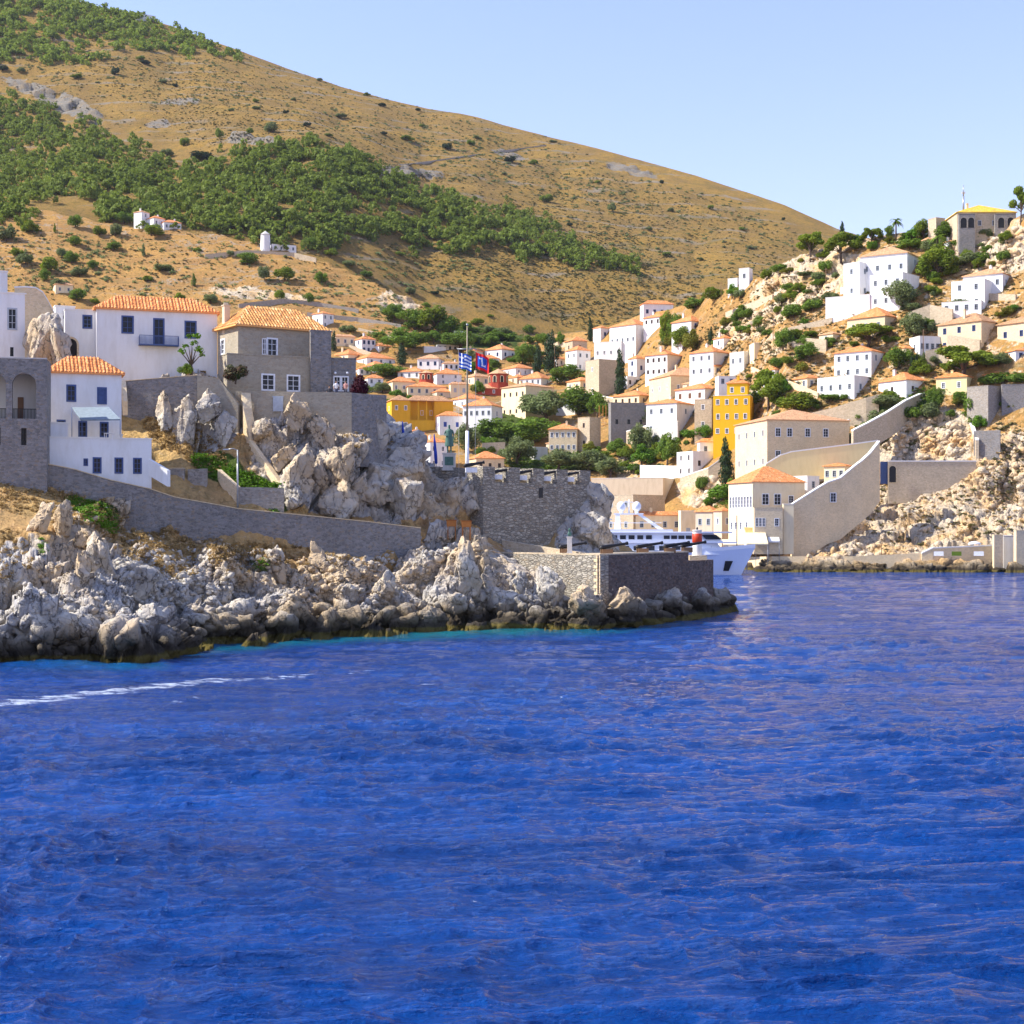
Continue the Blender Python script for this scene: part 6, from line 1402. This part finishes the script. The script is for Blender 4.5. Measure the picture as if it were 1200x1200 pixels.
PLANTS = [
 ('pine',950,307,34,38,PL,'rounded umbrella pine left of the pine pair on the ridge'),('pine',986,309,44,38,PL,'wide spreading umbrella pine on the ridge above the stepped villa'),
 ('cypress',987,276,6,16,CY,'small dark cypress tip above the wide ridge pine'),('bush',898,327,14,14,PL,'yellow green bush on the ridge beside the lone white cube'),('bush',916,320,26,14,BL,'long low green bush on the ridge left of the umbrella pines'),
 ('pine',1022,290,26,26,PL,'dark green pine on the ridge just right of the wide pine'),('bush',1021,294,14,14,BR,'bright round bush on the skyline ridge'),('round',1042,280,12,16,BL,'small tree left of the palm on the skyline'),
 ('round',1082,282,22,24,PL,'green tree left of the little faded roof under the hilltop mansion'),('round',1108,284,26,24,BL,'dense green tree left of the hilltop loggia'),('bush',1127,290,20,12,BL,'green bush below the hilltop loggia arches'),('bush',1150,284,16,12,BL,'dark bush between the two hilltop loggias'),
 ('bush',1066,292,30,14,BL,'wide green bush above the uppermost white house'),('pine',1196,262,24,44,PL,'pine cut by the right edge beside the hilltop mansion'),
 ('round',1099,327,42,38,PL,'large bushy green tree right of the uppermost white house'),('round',1090,300,20,20,OL,'grey green tree above the large bushy tree'),('round',1058,362,38,34,OL,'round dull olive tree in front of the stepped villa'),
 ('bush',1140,310,36,16,OL,'dull green scrub among the rocks above the far right white house'),('bush',1178,306,18,16,BL,'green scrub clump among boulders at the upper right'),('round',1071,395,34,30,OL,'grey green tree between the orange roof house and the villa'),('bush',1094,390,14,16,OL,'small olive bush left of the stone villa'),
 ('pine',1018,410,56,34,PL,'broad low pine in front of the orange roofed stone house'),('pine',1128,447,76,42,PL,'very wide flat pine between the villa and the yellow house'),('bush',1170,428,26,18,OL,'olive bush under the right end of the villa'),('bush',1128,362,30,14,OL,'olive scrub at the foot of the far right white terraces'),
 ('round',1054,432,32,26,BL,'dark green tree right of the tall white house'),('cypress',1069,434,5,22,CY,'thin dark cypress between the tall white house and the flat house, left one'),('cypress',1074,434,6,20,CY,'thin dark cypress next to its twin left of the pale terrace wall'),('cypress',1082,434,8,20,OL,'short pale cypress right of the thin pair'),
 ('bush',1176,452,60,20,BL,'long green hedge above the bastion at the right edge'),('bush',972,470,26,10,BL,'green bush before the windows of the flat white house'),
 ('pine',901,480,44,48,PL,'tall dark pine right of the yellow building'),('bush',935,482,46,26,PL,'spreading yellow green bushes behind the stone mansion'),('round',912,474,40,30,PL,'green tree filling the gap behind the stone mansion roof'),
 ('pine',948,586,44,34,PL,'dark rounded pine hanging over the white coping by the orange roof'),
 ('bush',1046,478,60,18,OL,'long scrubby bank of bushes under the low white house'),('bush',1030,500,30,24,OL,'grey green bush on the left of the enclosed rocks'),('bush',1064,492,36,20,BL,'dark bush at the top of the enclosed rocks'),('bush',1086,492,28,24,OL,'dull bush right of the top of the enclosed rocks'),('round',1097,482,20,28,BL,'upright green bush by the gap in the coping'),('bush',1114,490,16,12,BL,'small bush in the right corner of the enclosure'),
 ('bush',1012,515,34,14,OL,'low olive bush on the terrace above the long coping'),('bush',1034,520,20,18,OL,'grey bush left of the enclosed boulders'),('bush',1140,486,20,34,BL,'narrow green creeper on the left flank of the bastion'),('bush',1148,503,16,20,BR,'bright green shrub at the foot of the bastion'),
 ('round',792,402,24,34,BL,'green tree behind the cross road of roofs under the topmost houses'),('round',780,402,20,38,PL,'darker tree left of its neighbour under the topmost houses'),('round',801,410,30,26,PL,'bushy tree in front of the blue shuttered house'),('round',812,416,24,30,YL,'yellow leaved tree beside the blue shuttered house'),
 ('cypress',833,404,7,20,CY,'small dark cypress at the foot of the bare rocky slope'),('bush',844,404,18,10,BL,'low green bush right of the small cypress'),('bush',816,362,30,16,BL,'grey green bush on the ridge right of the topmost white house'),('bush',838,352,26,18,PL,'green bush higher on the ridge left of the white shed'),('bush',832,344,14,10,PL,'small green bush below the tiny white shed'),
 ('cypress',692,400,7,27,CY,'slim dark cypress above the town on the left of the ridge houses'),('cypress',727,464,13,52,CY,'tall dark central cypress in mid town'),('cypress',630,440,12,36,CY,'left cypress of the dark pair left of the tan narrow house'),('cypress',645,436,18,46,CY,'right and taller cypress of the dark pair'),
 ('round',638,404,16,14,BL,'light green tree crown above the cypress pair'),('round',656,406,12,16,BL,'small tree right of the cypress pair tops'),('bush',618,420,26,20,BL,'dense green bushes left of the cypress pair'),('round',612,428,22,26,BL,'green tree behind the low white house'),
 ('round',668,450,44,22,BL,'long green tree mass below the tan narrow house'),('round',640,496,54,38,OL,'big grey green olive tree right of the cream merchant house'),('round',680,486,50,34,BL,'green tree mass in front of the half hidden white house'),('round',700,492,24,30,BL,'green tree left of the scaffolding'),
 ('round',578,520,50,30,BL,'round green trees at the foot of the long white house'),('round',624,520,56,32,BL,'large spreading tree in the town gully'),('round',606,546,42,32,OL,'green tree behind the fort merlons'),('round',655,552,44,24,OL,'olive trees above the fort wall, left clump'),('round',690,553,46,26,OL,'olive trees above the fort wall, middle clump'),('round',715,560,36,22,OL,'grey olive clump at the right of the fort wall'),('round',726,536,30,22,BL,'dark tree under the roofless building'),
 ('round',752,532,30,36,OL,'grey tree in front of the white topped terrace wall'),('round',752,548,30,26,BR,'lighter green tree below the white topped terrace wall'),('round',782,548,28,40,BL,'green tree below the arched terrace'),('round',765,500,24,28,OL,'small olive tree on the arched terrace, left one'),('round',779,498,26,26,BL,'small tree on the arched terrace, right one'),
 ('bush',815,516,34,16,BR,'bright hanging creeper under the tan flat building'),('cypress',851,568,17,52,CY,'shaggy dark cypress left of the stone mansion'),('bush',846,586,30,22,BR,'bright green shrub at the foot of the shaggy cypress'),('bush',824,574,16,20,BL,'green scrub beside the harbour rocks'),('bush',860,580,16,24,BL,'green bush pressed against the mansion corner'),('bush',834,592,20,12,BR,'low shrub above the tan harbour roofs'),
 ('bush',886,478,34,24,BL,'bushes behind the yellow building on its right'),('round',918,410,24,26,BL,'round dark green tree below the dry slope, left of a pair'),('round',948,424,32,22,BL,'wider dark green tree below the dry slope, right of a pair'),('bush',912,432,22,16,BL,'green bush under the left tree of the dry slope pair'),('bush',900,444,34,8,BR,'bright hedge top above the tall pine'),('bush',930,372,26,18,BL,'cactus green thicket in the middle of the dry slope'),('bush',952,364,24,16,BL,'cactus green thicket on the right of the dry slope'),('bush',944,324,20,8,OL,'grey agave clump below the ridge pines'),('bush',972,352,20,12,OL,'low scrub left of the stepped villa'),
 ('round',462,378,26,22,BL,'tree left of the dark wood above the town'),('round',486,386,40,24,BL,'left part of the dark wood above the town'),('round',512,392,44,32,PL,'middle of the dark wood above the town'),('round',528,396,30,26,BL,'right end of the dark wood above the town'),('bush',548,388,16,14,BL,'small bush right of the plain white walled building'),('round',470,412,46,26,BL,'dense trees above the cypress on the left slope'),('round',486,408,30,20,BL,'lower tree right of the dense trees on the left slope'),('cypress',471,427,13,22,CY,'short dark cypress left of the flat faded roof'),('round',508,402,22,14,BL,'small tree above the windowless yard building'),('round',540,412,42,24,BL,'green tree behind the tops of the flags'),('round',454,442,46,16,BL,'wide dark tree left of the ochre mansion roof'),('bush',448,460,22,14,OL,'dull bush right of the bougainvillea'),('cypress',391,411,7,22,CY,'small cypress at the left of the low faded roofs'),
 ('bush',556,402,22,12,BL,'bush on the dry slope right of the ruined shell'),('bush',585,400,36,14,BL,'low bushes on the dry slope above the detached white house'),('bush',572,390,14,10,OL,'small grey bush on the dry slope above the detached house'),('round',550,425,16,16,OL,'grey tree between the two flags'),('bush',498,424,20,8,OL,'low bush behind the flat faded roof'),('round',530,500,24,12,BL,'bush right of the blue shuttered house'),('round',548,530,30,34,OL,'olive tree behind the lower flagpole'),('bush',495,534,14,16,BR,'bright shrub between the two furled parasols'),('bush',510,476,22,16,OL,'olive growth hanging in front of the ochre loggia'),('bush',560,462,16,20,BL,'bush between cream house and red dome'),
 ('bush',406,389,22,10,OL,'grey bush above the low faded roof house'),('bush',444,397,18,10,BL,'green bush right of the white blue windowed house'),
]
for a in PLANTS: tree(*a)
# filler greenery between the houses: nothing tells these bushes apart
RC = [(r[0]-2, r[2]+2, r[4]-3, r[5]+1) for r in TOWN]
rr = random.Random(99); made = 0; tries = 0
ZON = [(390,580,395,520,34),(560,700,400,545,44),(690,860,380,560,46),(850,1130,300,500,80),(1000,1190,270,480,60)]
for zx0, zx1, zy0, zy1, cnt in ZON:
    made = tries = 0
    while made < cnt and tries < 600:
        tries += 1; x, y = rr.uniform(zx0, zx1), rr.uniform(zy0, zy1); w = rr.uniform(8, 20)
        if any(a-w*.3 < x < b+w*.3 and c < y < d for a, b, c, d in RC): continue
        q = hit(TB, x, y)
        if not q or q.y > 770 or q.y < 385: continue
        k = rr.random(); tree('bush' if k < .6 else 'round', x, y, w, w*rr.uniform(.55, .95), rr.choice([BL, OL, PL, BR, YL, BL, PL]), 'green bush or small tree filling a gap between the town houses', TB, group='bushes between the town houses', cat='bush'); made += 1
# palms on the skyline
def palm(px, pb, h, w, label):
    q = hit(TB, px, pb); Y = q.y if q else 520; s = Y/F; rt = empty('palm_tree', P(px, pb, Y)); tag(rt, label, 'palm'); H = h*s
    MB().tube([(0,0,-1),(0,0,H*.9)], [.3,.22], 8).build('trunk', MAT['bark'], rt); m = MB(); r = random.Random(px)
    for k in range(26):
        a = k*2.4; e = r.uniform(-.5, 1.1); L = w*s/2; prev = None; pts = []
        for i in range(6): t = i/5; pts.append(Vector((math.cos(a)*L*t*math.cos(e*.6), math.sin(a)*L*t*math.cos(e*.6), H*.9+L*(math.sin(e)*t-.75*t*t))))
        sd = Vector((-math.sin(a), math.cos(a), 0))
        for i in range(5):
            w0, w1 = .28*math.sin(math.pi*(i/5*.85+.1)), .28*math.sin(math.pi*((i+1)/5*.85+.1))
            m.add([pts[i]-sd*w0, pts[i]+sd*w0-Vector((0,0,.1)), pts[i+1]+sd*w1-Vector((0,0,.1)), pts[i+1]-sd*w1], [(0,1,2,3)])
    m.build('fronds', MAT['bush_leaf'], rt)
palm(1050, 282, 26, 18, 'slender palm standing on the skyline ridge'); palm(1099, 300, 24, 30, 'wide palm below the little roofs under the hilltop mansion')

# shrubs scattered one by one over the near slope and the mountain
SH = [(88,288,18,12),(117,276,16,14),(135,277,16,18),(133,293,18,10),(177,276,26,16),(72,302,12,14),(84,308,16,14),(60,318,22,20),(93,324,20,14),(108,316,12,12),(173,330,12,9),(190,318,24,10),(290,310,26,14),(333,328,24,18),(310,328,16,20),(377,332,16,14),(38,273,22,18),(7,283,24,22),(88,267,16,16),(230,295,12,6),(247,356,16,14),(363,356,14,13),(328,350,12,12),(30,310,20,16),(52,330,14,16),(20,300,14,12),(68,340,24,16),(90,352,22,14),(110,356,12,8),(270,300,10,8),(145,262,18,14),(275,268,24,14),(296,272,18,14),(255,272,18,10),(325,268,16,12),(345,274,16,12),(365,290,14,12),(388,300,16,10),(410,312,18,8),(430,325,16,8),(212,352,14,11),(168,300,5,14),(227,335,6,14),(64,272,3,10),(455,372,20,16),(500,362,10,8),(560,380,16,8),(590,392,18,10),(620,392,16,12),(575,372,8,5),(480,345,14,10)]
MS = [(215,171,14,12),(195,183,16,10),(237,188,30,12),(257,162,10,14),(320,155,18,14),(135,88,10,12),(293,157,8,10),(190,97,10,5),(205,102,7,5),(640,237,16,11),(717,248,10,13),(525,175,14,9),(553,170,12,7),(560,163,12,5),(597,190,16,8),(625,193,12,8),(785,248,9,6),(448,125,10,5),(476,164,18,5),(526,123,10,4),(650,160,7,6),(555,120,8,4),(400,138,16,5),(450,158,9,5),(495,149,8,5),(648,167,9,4),(775,215,6,5),(832,245,9,6),(760,270,9,5),(668,265,8,5),(300,120,8,5),(345,118,8,4),(335,133,8,5),(165,70,10,6),(270,130,8,4),(170,75,12,5),(90,92,14,6),(25,85,10,7),(5,83,12,8),(870,270,8,5),(880,292,10,5),(918,258,5,4),(700,215,7,5),(590,205,8,4),(490,130,7,4),(430,112,8,4),(375,95,8,4),(360,148,10,6),(385,160,10,5),(300,128,10,5),(640,300,8,4),(780,300,12,6),(820,305,9,4),(510,345,12,5),(470,300,14,6)]
for i, (x, y, w, h) in enumerate(SH): tree('cypress' if w < 7 else ('bush' if i % 3 else 'round'), x, y, w, h, [BL, PL, OL][i % 3], 'green shrub dotting the bare lower slope behind the headland houses', TB if hit(TB, x, y) else MTB, group='shrubs on the bare lower slope', cat='shrub')
for i, (x, y, w, h) in enumerate(MS):
    if hit(MTB, x, y): tree('bush', x, y, w, h, [BL, OL, CY][i % 3] if i % 3 else 'forest_leaf', 'dark shrub alone on the open grassy mountainside', MTB, group='shrubs on the open mountainside')

# the forests on the mountain
def inpoly(x, y, poly):
    c = False; n = len(poly)
    for i in range(n):
        (x1, y1), (x2, y2) = poly[i], poly[i-1]
        if (y1 > y) != (y2 > y) and x < (x2-x1)*(y-y1)/(y2-y1)+x1: c = not c
    return c
F1 = [(-120,-60),(40,-12),(90,2),(150,14),(200,33),(255,52),(290,68),(240,66),(170,58),(110,52),(75,45),(60,50),(85,62),(125,68),(118,82),(60,75),(20,62),(10,75),(-120,95)]
F2 = [(-120,90),(0,110),(50,127),(110,150),(123,163),(167,173),(187,193),(217,197),(267,185),(350,168),(399,174),(451,200),(500,219),(545,237),(612,252),(650,267),(702,294),(725,303),(751,320),(736,322),(687,312),(635,304),(590,296),(537,298),(474,292),(470,273),(425,280),(400,292),(376,296),(350,288),(320,288),(283,279),(217,266),(150,262),(117,262),(117,230),(73,228),(43,238),(33,262),(-120,262)]
HOLE = [(400,246),(500,244),(500,254),(440,262),(405,262)]
def forest(name, poly, n, seed, tw, mat, hole=None, tag_='stuff'):
    r = np.random.default_rng(seed); xs = [p[0] for p in poly]; ys = [p[1] for p in poly]; V = []; Q = []; b = 0; pr = []
    for k in range(8): pr.append(leaves(crown_blobs('round' if k % 2 else 'pine', 900+k)[:9], 130, .085, 900+k, shell=.3))
    cnt = 0; tries = 0
    while cnt < n and tries < n*12:
        tries += 1; x, y = r.uniform(min(xs), max(xs)), r.uniform(min(ys), max(ys))
        jx, jy = x+r.normal(0, 5), y+r.normal(0, 4)
        if not inpoly(jx, jy, poly) or (hole and inpoly(jx, jy, hole)): continue
        h = hit(TB, x, y) or hit(MTB, x, y)
        if not h or h.y > 2050: continue
        v, f = pr[r.integers(8)]; w = r.uniform(.65, 1.35)*tw*(1 if h.y > 940 else .75); hh = w*r.uniform(.85, 1.3); a = r.uniform(0, 6.28); c, s_ = math.cos(a), math.sin(a)
        q = v*[w, w, hh]; q = np.stack([q[:, 0]*c-q[:, 1]*s_, q[:, 0]*s_+q[:, 1]*c, q[:, 2]-.28*hh], 1)+[h.x, h.y, h.z]
        V.append(q); Q.append(f+b); b += len(v); cnt += 1
    return tag(mesh_np(name, np.concatenate(V), np.concatenate(Q), mat), kind='stuff')
forest('pine_forest', F1, 1000, 1, 15, MAT['forest_leaf']); forest('pine_forest', F2, 2150, 2, 13, MAT['forest_leaf'], HOLE)

# low scrub and dry grass, uncountable
def tufts(name, pts, sizes, mat, n=34, leafs=.22, flat=.6, seed=1):
    r = np.random.default_rng(seed); pr = [leaves([(0,0,.3,.5,.5,.42),(.25,.1,.25,.35,.3,.3),(-.2,-.15,.25,.3,.35,.3)], n, leafs, seed*10+k, shell=.5) for k in range(6)]; V = []; Q = []; b = 0
    for p, s in zip(pts, sizes):
        v, f = pr[r.integers(6)]; a = r.uniform(0, 6.28); c, s_ = math.cos(a), math.sin(a); q = v*[s, s*r.uniform(.7, 1.4), s*flat]
        V.append(np.stack([q[:, 0]*c-q[:, 1]*s_, q[:, 0]*s_+q[:, 1]*c, q[:, 2]-.05*s], 1)+[p.x, p.y, p.z]); Q.append(f+b); b += len(v)
    return tag(mesh_np(name, np.concatenate(V), np.concatenate(Q), mat), kind='stuff')
r = np.random.default_rng(21)
pts = sample(MTB, [(480,190,330,90,18,1),(780,270,200,50,14,1.2),(700,330,120,60,10,1),(150,90,160,60,20,.5),(300,130,200,40,15,1),(650,330,200,50,10,1.4),(60,90,90,30,0,.6)], 12000, 31)
tufts('mountain_scrub', pts, 1.3+2.4*r.random(len(pts))**2.5, MAT['scrub_leaf'], 14, .3, .5, 3)
pts = sample(MTB, [(420,140,200,50,18,1),(620,200,150,30,16,1.4),(800,270,160,50,14,.8),(150,80,140,40,10,.9),(480,310,120,30,8,.8),(720,300,60,30,20,.6)], 1500, 41)
tufts('mountain_green_scrub', pts, 2.4+3.6*r.random(len(pts))**2, MAT['olive_leaf'], 30, .2, .6, 13)
pts = sample(TB, [(230,310,260,45,6,1),(520,372,120,20,6,1.2),(60,320,80,50,0,1),(640,385,120,10,0,1),(900,370,80,50,-25,1.2),(1100,340,110,60,0,.8),(1060,600,150,50,0,.35),(960,420,200,70,-10,1.3),(800,440,80,60,0,.8),(600,440,150,50,0,.6),(1180,540,30,50,0,1),(640,540,80,18,0,1),(1050,500,60,30,0,1)], 5200, 32)
tufts('hillside_scrub', pts, .7+1.5*r.random(len(pts))**2, MAT['scrub_leaf'], 22, .25, .55, 4)
tufts('hillside_green_scrub', sample(TB, [(60,310,90,40,0,1),(230,320,160,40,6,.6),(420,350,60,25,15,1)], 500, 42), 1.5+2.2*r.random(500)**2, MAT['olive_leaf'], 40, .16, .75, 14)
tufts('hillside_dry_grass', sample(TB, [(230,320,260,45,6,.6),(900,375,90,55,-25,1.6),(1000,430,180,60,0,1),(1100,340,110,60,0,1),(1060,590,160,50,0,1),(1180,540,30,50,0,1.5),(740,550,30,14,0,1)], 2600, 33), .5+1.1*r.random(2600), MAT['dry_brush'], 22, .22, .5, 5)
tufts('headland_dry_grass', sample(HB, [(60,590,80,22,10,1),(170,640,70,22,30,1),(220,636,90,12,12,1.6),(200,505,36,22,35,1.4),(240,540,30,14,25,1),(330,650,80,12,5,.9),(430,520,30,20,0,.3),(440,640,40,7,3,.8),(240,520,30,10,40,1),(380,490,20,10,0,.3),(290,655,50,16,0,.8),(250,440,30,5,0,.6),(1,650,40,30,0,.4)], 2600, 34, 180), .25+.45*r.random(2600), MAT['dry_brush'], 30, .16, .75, 6)
tufts('headland_green_cover', sample(HB, [(115,603,26,12,30,1),(95,592,20,8,20,1),(128,618,10,6,40,1),(250,548,28,12,25,1),(290,563,30,9,15,1),(320,573,18,9,10,1),(305,662,10,8,0,.5),(322,590,8,14,0,.8),(50,640,10,10,0,.15)], 900, 35, 180), .35+.45*r.random(900), MAT['bright_leaf'], 34, .15, .75, 7)
tufts('hillside_green_cover', sample(TB, [(600,500,46,18,0,1),(650,540,60,14,0,1),(560,395,60,12,0,.8),(1060,478,56,12,-25,1),(1000,520,40,8,-20,1),(1086,284,60,8,0,1),(720,540,20,10,0,1),(1140,480,10,20,0,1),(470,395,50,14,0,.8),(850,590,20,20,0,1)], 900, 36), 1.2+1.8*r.random(900), MAT['bush_leaf'], 40, .14, .7, 8)

# single plants on the headland
tree('bush', 425, 466, 24, 32, 'bougainvillea', 'dark purple bougainvillea at the right end of the terrace', Y=170.5, cat='bush')
tree('bush', 276, 447, 30, 24, 'oleander_leaf', 'pink flowering oleander below the left corner of the stone house', Y=166.6, cat='bush')
tree('bush', 218, 440, 18, 18, BL, 'leafy shrub at the foot of the large white house', Y=168, cat='shrub')
rt = tree('round', 224, 440, 42, 48, BR, 'thin fig tree with sparse leaves against the large white house', Y=168.2)
bl = [(-.32,0,.5,.10,.10,.07),(-.2,0,.62,.1,.1,.06),(.3,0,.6,.12,.1,.07),(.1,0,.72,.1,.1,.07),(-.05,0,.85,.08,.08,.06),(.2,0,.88,.12,.1,.06),(.38,0,.5,.08,.08,.05)]
v, f = leaves(bl, 260, .035, 77, shell=.5)
for c in rt.children:
    if c.name.startswith('crown'):
        sc = tuple(c.scale); o = mesh_np('crown', v, f, MAT['bright_leaf'], rt); o.scale = sc; bpy.data.objects.remove(c); break
for x, y, w, h, lab in ((205,360,14,10,'dark shrub top showing above the long tiled roof'),(1024,300,1,1,None)):
    if lab: tree('bush', x, y, w, h, BL, lab, Y=640)

# ------------------------------------------------------------------ the motor yacht (x forward, y to port, z up)
def yacht():
    Yb = 338.; bow = P(885, 641, Yb); ang = math.radians(-6); rt = empty('motor_yacht', (0, 0, 0), ang); L = 42.
    d = Vector((math.cos(ang), math.sin(ang), 0)); rt.location = (bow.x-d.x*L, bow.y-d.y*L, 0); tag(rt, 'large white motor yacht with radar domes moored behind the battery', 'yacht')
    wp = plain('yacht_white', (.86,.87,.89), .25, .03, spec=.5); hullm = plain('shaded_yacht_hull', (.72,.78,.88), .22, .03, spec=.5); gl = MAT['glass']  # hull bluer than the upper works: shade on its side put into colour
    N = 40; v = []; f = []; K = 7
    for i in range(N+1):
        t = i/N; x = L*t; hb = 4.0*min(1, .72+.6*t if t < .45 else 1)*(1-max(0, (t-.55)/.45)**2.1); sheer = 4.0+1.9*t**2
        for k in range(K):
            q = k/(K-1); z = -1.2+(sheer+1.2)*q; w = hb*(.55+.45*q**.6) if t < .6 else hb*((.55-.4*(t-.6)/.4)+(.45+.4*(t-.6)/.4)*q**1.1)
            xx = x-(1-q)*3.6*max(0, (t-.75)/.25)**1.3
            v.append((xx, -max(w, .02), z))
    n0 = len(v); v += [(a, -b, c) for a, b, c in v]
    for i in range(N):
        for k in range(K-1):
            a = i*K+k; f.append((a, a+K, a+K+1, a+1)); f.append((n0+a, n0+a+1, n0+a+K+1, n0+a+K))
    for i in range(N): a = i*K+K-1; f.append((a, a+K, n0+a+K, n0+a))
    m = MB(); m.add(v, f, False); m.f.append(tuple(range(K))+tuple(n0+K-1-k for k in range(K))); m.sm.append(False); m.build('hull', hullm, rt)
    m = MB()   # white bulwark band on top of the hull
    for sg in (-1, 1):
        pts = [(v[i*K+K-1][0], sg*(-v[i*K+K-1][1]+.02), v[i*K+K-1][2]) for i in range(8, N+1)]
        vs = [(x, y, z) for x, y, z in pts]+[(x, y*1.02, z+.75) for x, y, z in pts]+[(x-.1, y*.95, z+.75) for x, y, z in pts]+[(x-.1, y*.95, z) for x, y, z in pts]; n = len(pts)
        m.add(vs, [(i, i+1, n+i+1, n+i) for i in range(n-1)]+[(n+i, n+i+1, 2*n+i+1, 2*n+i) for i in range(n-1)]+[(2*n+i, 2*n+i+1, 3*n+i+1, 3*n+i) for i in range(n-1)])
    m.build('bulwark', wp, rt)
    
    def tier(x0, x1, hw, z0, z1, rake_f, rake_a, name='deckhouse'):
        vs = []
        for z, a, b, w in ((z0, x0, x1, hw), (z1, x0+rake_a, x1-rake_f, hw*.93)):
            c = min(4, (b-a)*.25); vs += [(a,-w,z),(b-c,-w,z),(b,-w*.45,z),(b,w*.45,z),(b-c,w,z),(a,w,z)]
        fs = [(0,1,2,3,4,5)[::-1], (6,7,8,9,10,11)]+[(i,(i+1)%6,6+(i+1)%6,6+i) for i in range(6)]
        return MB().add(vs, fs).build(name, wp, rt)
    def deck(x0, x1, hw, z, name='deck', th=.3):
        c = (x1-x0)*.22; p = [(x0,-hw),(x1-c,-hw),(x1-c*.35,-hw*.7),(x1,-hw*.2),(x1,hw*.2),(x1-c*.35,hw*.7),(x1-c,hw),(x0,hw)]; return MB().prism(p, z, z+th).build(name, wp, rt)
    h1 = tier(4, 36, 3.5, 4.4, 6.9, 2.4, 0); deck(0.5, 38, 3.6, 6.9)
    h2 = tier(9, 35, 3.1, 7.2, 9.1, 2.2, .6); deck(7, 37, 3.6, 9.1, th=.35)
    MB().box(8, 24, -3.5, -3.42, 9.45, 9.95).box(8, 24, 3.42, 3.5, 9.45, 9.95).build('sundeck_coaming', wp, rt)
    for k in range(6): MB().box(8.6+k*1.9, 9.9+k*1.9, -3.3+.17, -3.3+.24, 7.75, 8.65).build('window', gl, h2)
    for k in range(5): MB().box(22.0+k*1.6, 23.3+k*1.6, -3.12, -3.04, 7.8, 8.6).build('window', gl, h2)
    MB().add([(31.2,-3.12,7.75),(34.75,-1.55,7.75),(33.4,-1.5,8.75),(30.2,-3.05,8.75)], [(0,1,2,3)]).add([(35.0,-1.35,7.8),(35.0,1.35,7.8),(33.6,1.3,8.7),(33.6,-1.3,8.7)], [(0,1,2,3)]).build('windscreen', gl, h2)
    for k in range(7): MB().box(7+k*2.8, 8.8+k*2.8, -3.52, -3.42, 5.3, 6.3).build('window', gl, h1)
    MB().box(20, 25, -3.57, -3.5, 4.7, 5.3).build('name_panel', MAT['slate_blue_paint'], h1)
    # radar arch, domes, mast
    for sg in (-1, 1):
        MB().add([(11,sg*1.9,9.4),(12.6,sg*1.9,9.4),(12.2,sg*1.2,13.4),(11.4,sg*1.2,13.4),(11,sg*2.1,9.4),(12.6,sg*2.1,9.4),(12.2,sg*1.4,13.4),(11.4,sg*1.4,13.4)], [(0,1,2,3)[::-1],(4,5,6,7),(0,1,5,4),(1,2,6,5),(2,3,7,6),(3,0,4,7)]).build('mast_leg', wp, rt)
        MB().add([(21.5,sg*1.5,9.4),(22.8,sg*1.5,9.4),(17.2,sg*1.1,13.2),(16.2,sg*1.1,13.2),(21.5,sg*1.7,9.4),(22.8,sg*1.7,9.4),(17.2,sg*1.3,13.2),(16.2,sg*1.3,13.2)], [(0,1,2,3)[::-1],(4,5,6,7),(0,1,5,4),(1,2,6,5),(2,3,7,6),(3,0,4,7)]).build('mast_leg', wp, rt)
    MB().box(11, 17.5, -1.5, 1.5, 13.2, 13.5).build('mast_platform', wp, rt); MB().box(10, 21.5, -1.7, 1.7, 11.3, 11.45).build('hardtop', wp, rt)
    for x in (12.6, 16.0): MB().ball((x, 0, 15.0), 1.0, 12, 1.12).tube([(x,0,13.5),(x,0,14.2)], .45, 10).build('radar_dome', wp, rt)
    MB().tube([(14.3,0,13.5),(14.3,0,16.6)], [.2,.08], 8).build('mast', wp, rt); MB().box(13.3,15.3,-.1,.1,15.9,16.05).build('radar_bar', wp, rt)
    MB().tube([(9.4,-1,9.4),(9.4,-1,12.0)], .07, 6).box(8.6,10.6,-1.2,-1,12,12.3).build('crane', MAT['grey_paint'], rt)
    # anchor pocket
    MB().add([(L-6.6,-1.79,3),(L-4.9,-1.42,3),(L-5.8,-.95,.8),(L-7.0,-1.25,.8)], [(0,1,2,3)]).build('anchor_pocket', MAT['dark_metal'], rt)
    m = MB()
    for i in range(14): x = 24+i*1.2; m.tube([(x,-3.3*(1-max(0,(x/L-.55)/.45)**2.1),5.6),(x,-3.3*(1-max(0,(x/L-.55)/.45)**2.1),6.3)], .025, 5)
    m.build('railing', MAT['steel'], rt)
    for k in range(4): MB().box(9+k*2.5, 10.3+k*2.5, -1.2, 1.2, 9.46, 9.9).build('sun_lounge', MAT['brown_paint'] if k % 2 else wp, rt)
    MB().box(1.2, 3.5, -.05, .05, 7.2, 8.0).build('ensign', fb, rt)
    MB().tube([(38,0,5),(38,0,13.0)], .1, 6).build('signal_mast', plain('mast_brown', (.15,.08,.05), .6), rt)
yacht()

# ------------------------------------------------------------------ the summer air
n = bpy.data.materials.new('haze_air'); n.use_nodes = True; n.node_tree.nodes.clear()
ou = n.node_tree.nodes.new('ShaderNodeOutputMaterial'); pv = n.node_tree.nodes.new('ShaderNodeVolumePrincipled')
pv.inputs['Color'].default_value = (.80, .88, 1, 1); pv.inputs['Density'].default_value = .000022; n.node_tree.links.new(pv.outputs[0], ou.inputs['Volume'])
tag(MB().box(-9200, 9200, -300, 9200, -7.2, 1050).build('haze', n), kind='stuff')
SC.cycles.volume_bounces = 0
